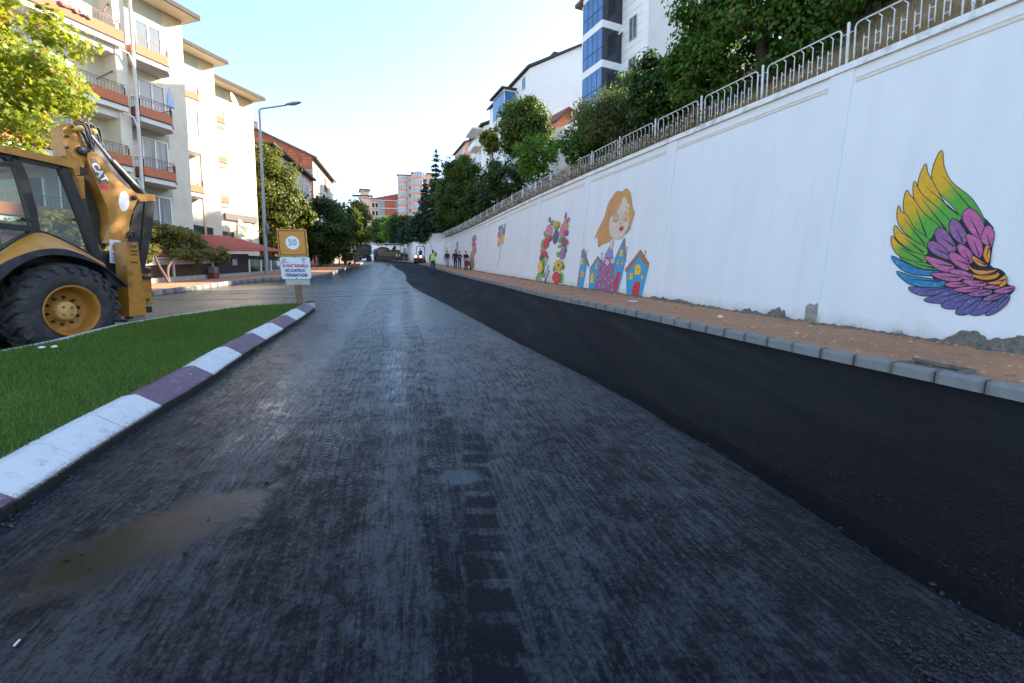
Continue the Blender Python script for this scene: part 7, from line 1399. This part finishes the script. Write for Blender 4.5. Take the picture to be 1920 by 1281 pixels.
# ============================================================ PEOPLE
def skin_mat(): return mat('skin', (.46,.27,.19), .55, .08, 20)
def person(label, loc, face, top, legs, hair=(.02,.016,.013), h=1.74, pose='stand', cat='person', group=None, vest=None, skirt=False, hood=None, step=.0, arms=None, sit=False):
    """one continuous skinned body; clothing colours by region, hair / vest as children"""
    t = thing('person', label, cat, tuple(loc), group); f = Vector((math.sin(face), math.cos(face), 0)); r = Vector((f.y, -f.x, 0)); k = h/1.74; U = Vector((0, 0, 1)); hipz = .92*k
    if sit: hipz = .5*k
    def L(a, b, c): return r*a*k+f*b*k+U*c*k
    V = []; E_ = []; Rr = []; reg = []
    def add(p, rad, rg, par=None):
        V.append(p); Rr.append((rad[0]*k, rad[1]*k)); reg.append(rg); i = len(V)-1
        if par is not None: E_.append((par, i))
        return i
    hz = hipz/k; lean = .06 if step or sit else .0
    pel = add(L(0,0,hz), (.135,.11), 1); wst = add(L(0,lean*.3,hz+.14), (.165,.125), 0, pel); ch = add(L(0,lean*.8,hz+.38), (.185,.13), 0, wst); sh_ = add(L(0,lean,hz+.52), (.10,.085), 0, ch); nk = add(L(0,lean+.01,hz+.60), (.055,.055), 2, sh_); hd = add(L(0,lean+.03,hz+.70), (.078,.090), 2, nk); tp = add(L(0,lean+.025,hz+.79), (.070,.082), 2, hd)
    for s in (-1, 1):
        st = step*s
        if sit: kn = add(L(.13*s,.42,hz-.02), (.068,.068), 1, add(L(.1*s,.1,hz-.03), (.085,.085), 1, pel)); an = add(L(.13*s,.46,hz-.40), (.045,.045), 1, kn); add(L(.13*s,.58,hz-.44), (.04,.03), 3, an)
        else:
            hp = add(L(.09*s,0,hz-.06), (.10,.105), 1, pel); kn = add(L(.10*s,.5*st+.05*(abs(st)>0),hz-.46), (.075,.078), 1, hp); an = add(L(.10*s,st-(.10 if st<0 else 0),.09+(.06 if st<0 else 0)), (.056,.060), 1, kn); add(L(.11*s,st+.14-(.10 if st<0 else 0),.04), (.042,.034), 3, an)
        so = add(L(.19*s,lean,hz+.48), (.072,.072), 0, ch)
        a = arms or 'down'
        if a == 'down': el = add(L(.25*s,-.04-st*.4,hz+.22), (.062,.062), 0, so); wr = add(L(.25*s,.06-st*.6,hz-.02), (.045,.045), 0, el); ha = add(L(.245*s,.09-st*.7,hz-.09), (.036,.028), 2, wr)
        elif a == 'fold': el = add(L(.25*s,.05,hz+.24), (.062,.062), 0, so); wr = add(L(.07*s,.22,hz+.25), (.045,.045), 0, el); ha = add(L(-.02*s,.23,hz+.28), (.036,.030), 2, wr)
        elif a == 'push': el = add(L(.24*s,.10,hz+.22), (.062,.062), 0, so); wr = add(L(.20*s,.34,hz+.14), (.045,.045), 0, el); ha = add(L(.19*s,.41,hz+.14), (.036,.03), 2, wr)
        elif a == 'rake':
            if s == 1: el = add(L(.30,.02,hz+.55), (.05,.05), 0, so); wr = add(L(.16,.05,hz+.72), (.045,.045), 0, el); ha = add(L(.10,.06,hz+.76), (.036,.03), 2, wr)
            else: el = add(L(-.25,-.02,hz+.22), (.05,.05), 0, so); wr = add(L(-.24,.10,hz-.0), (.045,.045), 0, el); ha = add(L(-.235,.12,hz-.07), (.036,.03), 2, wr)
        for q in range(4): add(V[ha]+(V[ha]-V[wr]).normalized()*.075*k+r*(q-1.5)*.017*k, (.011,.011), 2, ha)
        add(V[ha]+f*.045*k+(V[ha]-V[wr])*.2, (.012,.012), 2, ha)
    if skirt: add(L(0,0,.30), (.20,.17), 1, add(L(0,0,.62), (.175,.15), 1, pel))
    me = bpy.data.meshes.new('body_cage'); me.from_pydata([tuple(v) for v in V], E_, [])
    o = bpy.data.objects.new('body_tmp', me); COL.objects.link(o)
    md = o.modifiers.new('skin', 'SKIN'); md.use_smooth_shade = True; sk = me.skin_vertices[0].data
    for i, q in enumerate(Rr): sk[i].radius = (q[0], q[1]) if hasattr(q, '__len__') else (q, q)
    sk[0].use_root = True; sb = o.modifiers.new('sub', 'SUBSURF'); sb.levels = 1; sb.render_levels = 1
    return t, o, V, (reg, E_), (top, legs, hair, vest, hood, hz, lean, k, f, r, loc)
def finish_people(lst):
    dg = bpy.context.evaluated_depsgraph_get(); dg.update()
    for t, o, V, reg, (top, legs, hair, vest, hood, hz, lean, k, f, r, loc) in lst:
        me = bpy.data.meshes.new_from_object(o.evaluated_get(dg)); bpy.data.objects.remove(o); me.name = 'body'
        me.materials.clear()
        for m in (mat('cloth_%d_%d_%d' % tuple(int(c*255) for c in top), top, .9, .15, 12, .3, 60), mat('cloth_%d_%d_%d' % tuple(int(c*255) for c in legs), legs, .9, .15, 12, .3, 60), skin_mat(), mat('shoe_black', (.02,.018,.016), .6)): me.materials.append(m)
        co = np.array([v.co[:] for v in me.vertices]); VV = np.array([tuple(v) for v in V]); reg, ED = reg; rg = np.array(reg); ea = VV[[e[0] for e in ED]]; eb = VV[[e[1] for e in ED]]; er = rg[[e[1] for e in ED]]; el = ((eb-ea)**2).sum(1)+1e-9
        for p in me.polygons:
            c = np.mean(co[list(p.vertices)], axis=0); tt = np.clip(((c-ea)*(eb-ea)).sum(1)/el, 0, 1); dd = ((ea+(eb-ea)*tt[:,None]-c)**2).sum(1); p.material_index = int(er[np.argmin(dd)]); p.use_smooth = True
        ob = link('body', me); ob.matrix_basis = Matrix.Translation(Vector(loc)); child(ob, t); P = Vector(loc)
        def at(a, b, c): return P+r*a*k+f*b*k+Vector((0,0,c*k))
        hc = at(0, lean+.015, hz+.745); mb = MB(); rs = []
        for i in range(7):                                     # hair: a cap open towards the face
            ph = i/6*1.75; rr = .098*math.sin(max(.05, ph)); z = .112*math.cos(ph); rs.append([hc+(r*math.cos(q)*rr*.9+f*(math.sin(q)*rr-(.02 if math.sin(q) > .3 and i > 3 else 0)-(.03*(i > 3))))*k+Vector((0,0,z*k+.02)) for q in [2*math.pi*j/14 for j in range(14)]])
        mb.rings(rs); put('hair' if not hood else 'headscarf', mb, mat('hair_%d' % int((hood or hair)[0]*999), hood or hair, .8, .2, 30), t)
        face_m = mat('face_dark', (.05,.03,.025), .6); mb = MB()
        for s in (-1, 1): mb.blob(at(.03*s, lean+.112, hz+.725), (.010*k,.008*k,.006*k), 1, .1, None, 1)
        mb.blob(at(0, lean+.112, hz+.655), (.022*k,.008*k,.006*k), 1, .1, None, 1); put('face', mb, face_m, t); mb = MB(); mb.blob(at(0, lean+.122, hz+.695), (.012*k,.016*k,.020*k), 1, .1, None, 1)
        for s in (-1, 1): mb.blob(at(.08*s, lean+.02, hz+.70), (.010*k,.018*k,.026*k), 1, .1, None, 1)
        put('nose_and_ears', mb, skin_mat(), t)
        if vest:
            mb = MB(); rs = []
            for z, a, b in ((.06,.195,.155),(.2,.195,.150),(.36,.205,.155),(.46,.185,.140),(.545,.10,.095)): rs.append([at(a*math.cos(q), lean*(z/.5)+b*math.sin(q), hz+z) for q in [2*math.pi*j/16 for j in range(16)]])
            mb.rings(rs); vo = put('hi_vis_vest', mb, mat('hi_vis_yellow', vest, .75, .06, 10), t); mb = MB()
            for z0, a, b in ((.12,.199,.157),(.26,.203,.156)): mb.rings([[at(a*math.cos(q), lean*(z0/.5)+b*math.sin(q), hz+z0+dz) for q in [2*math.pi*j/16 for j in range(16)]] for dz in (0, .045)], None, False)
            put('reflective_stripe', mb, mat('reflective_grey', (.62,.64,.62), .35), vo)
PPL = []
def on_pave(u, Y): return (lambda x: (x, Y, G(x, Y)+.17))((u-960)/FPX*Y)
def on_road(u, Y, off=.055): return (lambda x: (x, Y, G(x, Y)+off))((u-960)/FPX*Y)
DK = (.022,.023,.028); NVY = (.02,.03,.065); JEA = (.05,.085,.17); PALE = (.30,.33,.38)
PPL.append(person('worker in a yellow hi-vis vest walking away with a rake on his shoulder', on_road(813, 36.5), R(-12), NVY, (.035,.055,.10), vest=(.45,.72,.03), step=.14, arms='rake', h=1.78))
PPL.append(person('pedestrian in a dark jacket and pale jeans alone on the right pavement', on_pave(839.5, 49), R(160), (.035,.028,.035), PALE, step=.12))
PPL.append(person('pedestrian in black standing at the left of the close pair', on_pave(854.5, 45), R(165), DK, DK, step=.08, h=1.76)); PPL.append(person('pedestrian in a dark top and blue jeans at the right of the close pair', on_pave(862.5, 44), R(170), DK, JEA, step=.10, h=1.66, arms='fold', hair=(.04,.025,.018)))
PPL.append(person('pedestrian in long black clothes pushing a stroller', on_pave(874.5, 42.3), R(150), (.012,.012,.014), (.012,.012,.014), skirt=True, arms='push', hood=(.012,.012,.014), h=1.68))
for u, Y, top_, legs_, v, lab, st in ((746.5,86,NVY,DK,(.45,.72,.03),'hi-vis worker nearest the paver, left of the two in yellow',.1),(751.5,84,NVY,NVY,(.45,.72,.03),'hi-vis worker right of the two in yellow beside the paver',.0),(756,82,DK,(.05,.07,.12),None,'dark clothed worker just right of the hi-vis pair',.1),(759.5,84,(.08,.09,.11),PALE,None,'worker in grey standing in the middle of the group by the paver',.0),(763.5,83,NVY,(.04,.05,.09),None,'worker in navy at the right end of the group by the paver',.1)):
    PPL.append(person(lab, on_road(u, Y, .01), R(-150 if st else 60), top_, legs_, vest=v, step=st, arms='down', group='road workers by the paver'))
p_r = on_road(789.5, 67); PPL.append(person('roller driver in dark clothes seated under the roll bar', (p_r[0]+.0, p_r[1]+.25, p_r[2]+.92), R(172), (.03,.032,.045), (.025,.03,.05), sit=True, arms='push', h=1.7))
p_p = on_road(736, 92, 0); PPL.append(person('paver driver standing under the canopy in dark clothes', (p_p[0]+.6, p_p[1]+.3, p_p[2]+1.65), R(180), DK, DK, h=1.7)); 
finish_people(PPL)
# rake carried over the worker's shoulder
x, y, z = on_road(813, 36.5); a = Vector((x+.12, y+.05, z+1.35)); b = Vector((x-.30, y-.2, z+2.72)); t = thing('rake', 'long rake carried over the shoulder of the hi-vis worker', 'rake', (x, y, z+1.3)); mb = MB(); mb.tube([a, b], .018, 6); put('handle', mb, M_BLK, t); mb = MB(); mb.bar(b+Vector((-.42,0,-.06)), b+Vector((.30,.05,.10)), .05)
put('rake_head', mb, M_BLK, t)
# stroller
x, y, z = on_pave(877.5, 41.6); t = thing('stroller', 'black stroller with a red seat pushed along the right pavement', 'stroller', (x, y, z)); mb = MB()
for dx in (-.22, .22): mb.tube([(x+dx,y+.35,z+1.0),(x+dx,y+.1,z+.6),(x+dx,y-.3,z+.15)], .018, 6); mb.tube([(x+dx,y+.3,z+.15),(x+dx,y-.05,z+.55)], .018, 6)
mb.tube([(x-.22,y+.35,z+1.0),(x+.22,y+.35,z+1.0)], .02, 6); put('frame', mb, M_BLK, t)
for dx in (-.24, .24):
    for dy in (-.3, .3): mb = MB(); mb.lathe([(.12,-.02),(.13,0),(.12,.02),(.03,.02)], (x+dx,y+dy,z+.13), (1,0,0), 14); put('wheel', mb, M_TYRE, t)
mb = MB(lambda a, b, c: (x+a, y+b, z+c)); mb.box(-.19,.19,-.2,.2,.38,.46); mb.box(-.19,.19,.12,.2,.46,.85); put('seat', mb, mat('red_cloth', (.30,.04,.05), .9), t); mb = MB()
mb.rings([[(x-.2*1+.4*0+.21*math.cos(q)*0+(-.2 if s == 0 else .2), y+.15+.32*math.cos(q+1.2), z+.72+.32*math.sin(q+.6)) for q in [k*math.pi/10 for k in range(8)]] for s in (0, 1)], None, False, False); put('hood', mb, mat('grey_cloth', (.25,.24,.24), .9), t)
# ============================================================ ROAD MACHINES
x, y, z = on_road(789, 67); rl = thing('road_roller', 'small yellow and black tandem road roller with lit headlamps on the fresh asphalt', 'road roller', (x, y, z)); RB = lambda a, b, c: (x+a, y+b, z+c)
for dy in (-.95, .95): mb = MB(); mb.lathe([(.001,-.60),(.36,-.60),(.40,-.62),(.40,.62),(.36,.60),(.001,.60)], RB(0,dy,.40), (1,0,0), 32); put('drum', mb, mat('drum_steel', (.06,.06,.065), .35, .2, 5, metal=.5), rl)
mb = MB(RB); mb.loft([(-.60,-1.25,.62),(.60,-1.25,.62),(.60,-.25,.62),(-.60,-.25,.62)], [(-.52,-1.12,1.22),(.52,-1.12,1.22),(.52,-.3,1.25),(-.52,-.3,1.25)]); hood_ = put('hood', mb, M_Y, rl)
mb = MB(RB); mb.box(-.66,.66,-1.38,-1.20,.50,.74); mb.box(-.68,-.62,-1.3,-.55,.35,.62); mb.box(.62,.68,-1.3,-.55,.35,.62); mb.box(-.58,.58,-.3,1.3,.5,.78); mb.box(-.5,.5,.5,1.25,.78,1.1); put('frame', mb, M_BLK, rl)
for dx in (-.36, .36): mb = MB(); mb.lathe([(.075,0),(.085,.03),(.001,.035)], RB(dx,-1.19,1.0), (0,-1,.12), 14); put('headlight', mb, lamp_mat('lit_headlamp', (1,.93,.78), 9), rl)
mb = MB(RB); mb.tube([(-.6,.45,.75),(-.6,.45,2.45),(-.5,.45,2.58),(.5,.45,2.58),(.6,.45,2.45),(.6,.45,.75)], .045, 8); put('roll_bar', mb, M_BLK, rl); mb = MB(RB); mb.box(-.25,.25,.1,.55,.8,.92); mb.box(-.25,.25,.5,.6,.9,1.35); put('seat', mb, M_CABIN, rl); mb = MB(RB); mb.tube([(0,-.2,1.15),(0,-.05,1.4)], .03, 6); c = Vector(RB(0,-.05,1.4)); mb2 = MB(); mb2.lathe([(.17,0),(.19,.012),(.17,.024),(.15,.012)], c, (0,.6,.8), 18); put('steering_wheel', mb2, M_BLK, rl); put('steering_column', mb, M_BLK, rl)
# asphalt paver with its canopy
x, y, z = on_road(735, 92, 0); pv = thing('asphalt_paver', 'dark asphalt paver with a flat canopy laying the black layer far up the road', 'paver', (x, y, z)); PB = lambda a, b, c: (x+a, y+b, z+c); M_PV = mat('dusty_machine', (.10,.085,.06), .7, .3, 3, dirt=(.22,.17,.11), dirt_s=2, dirt_amt=.6)
mb = MB(PB); mb.box(-1.5,1.5,-.3,4.5,.5,1.9); mb.box(-1.4,1.4,.2,2,1.9,2.3); put('body', mb, M_PV, pv); mb = MB(PB); mb.box(-2.6,2.6,-1.5,-.4,.05,.75); mb.box(-2.6,2.6,-1.1,-.7,.75,1.0); put('screed', mb, M_BLK, pv); mb = MB(PB); mb.box(-1.8,2.2,-.6,2.8,3.38,3.5); put('canopy', mb, mat('canopy_cream', (.38,.33,.26), .7), pv)
mb = MB(PB)
for a in (-1.6, 2.0):
    for b in (-.4, 2.6): mb.tube([(a,b,1.9),(a,b,3.4)], .05, 6)
put('canopy_post', mb, M_BLK, pv)
for s in (-1, 1): mb = MB(PB); rs = [[(s*1.75-.2*q, 2.0+2.0*math.cos(k*math.pi/8), .5+.5*math.sin(k*math.pi/8)) for k in range(16)] for q in (-1, 1)]; mb.loft(rs[0], rs[1]); put('track', mb, M_BLK, pv)
mb = MB(PB); mb.loft([(-1.9,4.4,.6),(1.9,4.4,.6),(2.2,6.2,.6),(-2.2,6.2,.6)], [(-2.1,4.4,1.9),(2.1,4.4,1.9),(2.3,6.4,1.9),(-2.3,6.4,1.9)]); put('hopper', mb, M_PV, pv); mb = MB(PB); mb.box(-.9,-.4,-.2,.3,1.9,2.6); mb.box(.3,.8,-.2,.3,1.9,2.7); put('control_seat', mb, M_BLK, pv)
mb = MB(PB)
for a in (-2.7, 2.7): mb.tube([(a*.75,3.2,1.0),(a,-.6,.55)], .10, 6)
put('tow_arm', mb, M_PV, pv)
# dump trucks seen from behind
def truck(x, y, z, label, body, tarp, s=1., az=0.):
    t = thing('dump_truck', label, 'truck', (x, y, z)); ca, sa = math.cos(az), math.sin(az); TB = lambda a, b, c: (x+(a*ca+b*sa)*s, y+(b*ca-a*sa)*s, z+c*s)
    mb = MB(TB); mb.loft([(-1.2,0,1.25),(1.2,0,1.25),(1.28,-.15,2.75),(-1.28,-.15,2.75)], [(-1.2,5.2,1.25),(1.2,5.2,1.25),(1.28,5.3,2.75),(-1.28,5.3,2.75)]); bed = put('bed', mb, body, t); mb = MB(TB)
    for a in (-1.29,-.65,0,.65,1.22): mb.box(a, a+.07, -.20, -.10, 1.25, 2.72)
    mb.box(-1.29,1.29,-.22,-.12,2.66,2.78); mb.box(-1.25,1.25,-.12,-.0,1.2,1.32); put('tailgate_rib', mb, body, bed)
    mb = MB(TB); rs = [[(1.24*math.cos(q), yy, 2.76+.42*math.sin(q)) for q in [k*math.pi/10 for k in range(11)]] for yy in (-.1, 5.2)]; mb.loft(rs[0], rs[1]); put('load_cover', mb, tarp, bed)
    mb = MB(TB); mb.box(-1.2,1.2,5.5,7.4,.9,2.9); mb.box(-1.15,1.15,5.7,7.2,2.9,3.05); put('cab', mb, body, t); mb = MB(TB); mb.box(-.5,.5,-.0,7,.8,1.2); mb.box(-1.2,1.2,-.25,-.1,.55,.75); put('chassis', mb, M_BLK, t)
    for b in (.7, 2.0, 6.0):
        for sd in (-1, 1):
            c = TB(sd*.98, b, .52); mb = MB(); mb.lathe([(.001,-.2*s),(.25,-.24*s),(.5*s,-.24*s),(.54*s,-.1*s),(.54*s,.1*s),(.5*s,.24*s),(.25,.24*s),(.001,.2*s)], c, (ca,-sa,0), 20); put('wheel', mb, M_TYRE, t)
    for sd in (-1, 1):
        mb = MB(TB); mb.box(sd*1.0-.16, sd*1.0+.16, -.28, -.24, .78, .92); put('tail_light', mb, mat('tail_red', (.25,.02,.02), .4), t); mb = MB(TB); mb.box(sd*.85-.3, sd*.85+.3, -.12, -.08, .12, .7); put('mudguard', mb, M_BLK, t); mb = MB(TB); mb.box(sd*1.42-.08, sd*1.42+.08, 6.6, 6.7, 1.9, 2.5); put('mirror', mb, M_BLK, t)
    return t
x, y, z = on_road(686.5, 98, 0); truck(x, y, z, 'dark dump truck with a rounded load cover standing on the left lane', mat('truck_dark_olive', (.06,.058,.045), .6, .25, 2, dirt=(.20,.17,.12), dirt_s=1.5, dirt_amt=.5), mat('tarp_green_black', (.018,.03,.028), .8), 1.12, R(-22))
x, y, z = on_road(721, 101, 0); truck(x, y, z, 'tan dump truck feeding the paver at the bend', mat('truck_tan', (.30,.23,.15), .7, .2, 2, dirt=(.14,.11,.08), dirt_s=1.5, dirt_amt=.6), mat('tarp_grey_black', (.05,.05,.05), .8), .95, R(-25))
# bicycle leaning by the rusty fence
p = at_ground(588, 502.5, .17); bk = thing('bicycle', 'dark bicycle with a red frame leaning behind the radar sign', 'bicycle', tuple(p)); d = Vector((.8,-.6,0)).normalized(); 
def kb(a, h, o=0): return p+d*a+Vector((0,0,h))+Vector((.1,.1,0))*h*.6
for a in (-.52, .52):
    c = kb(a, .33); nn = Vector((-d.y, d.x, -.1)).normalized(); mb = MB(); u_ = d; w_ = nn.cross(u_); mb.tube([c+(u_*math.cos(q)+w_*math.sin(q))*.32 for q in [k*math.pi/12 for k in range(25)]], .026, 6, None, False); wq = put('wheel', mb, M_TYRE, bk); mb = MB()
    for k in range(8): q = k*math.pi/4; mb.tube([c, c+(u_*math.cos(q)+w_*math.sin(q))*.30], .005, 4)
    put('spoke', mb, M_STEEL, wq)
mb = MB()
for q in (((-.52,.33),(-.12,.33)),((-.12,.33),(-.2,.85)),((-.2,.8),(.35,.82)),((.35,.85),(-.12,.33)),((-.52,.33),(-.2,.8)),((.52,.33),(.35,.9))): mb.tube([kb(*q[0]), kb(*q[1])], .022, 6)
put('frame', mb, mat('bicycle_red', (.25,.02,.03), .4), bk); mb = MB(); mb.tube([kb(.35,.9), kb(.33,1.05)], .015, 6); mb.tube([kb(.33,1.05)+Vector((.25,.2,0)), kb(.33,1.05)-Vector((.25,.2,0))], .016, 6); put('handlebar', mb, M_BLK, bk); mb = MB(); mb.blob(kb(-.22,.92), (.13,.07,.04), 2, .1, None, 2); put('saddle', mb, M_BLK, bk)
# bits of a broken branch on the far left pavement
p = at_ground(654, 499, .19); mb = MB()
for k in range(7): q = p+Vector((random.uniform(-.9,.9), random.uniform(-.3,.3), .03)); mb.tube([q, q+Vector((random.uniform(-.5,.5), random.uniform(-.2,.2), random.uniform(.0,.35)))], .03, 5)
tag(put('broken_branch', mb, M_BARKD), 'small heap of dry broken branches near the far left kerb', 'branch')
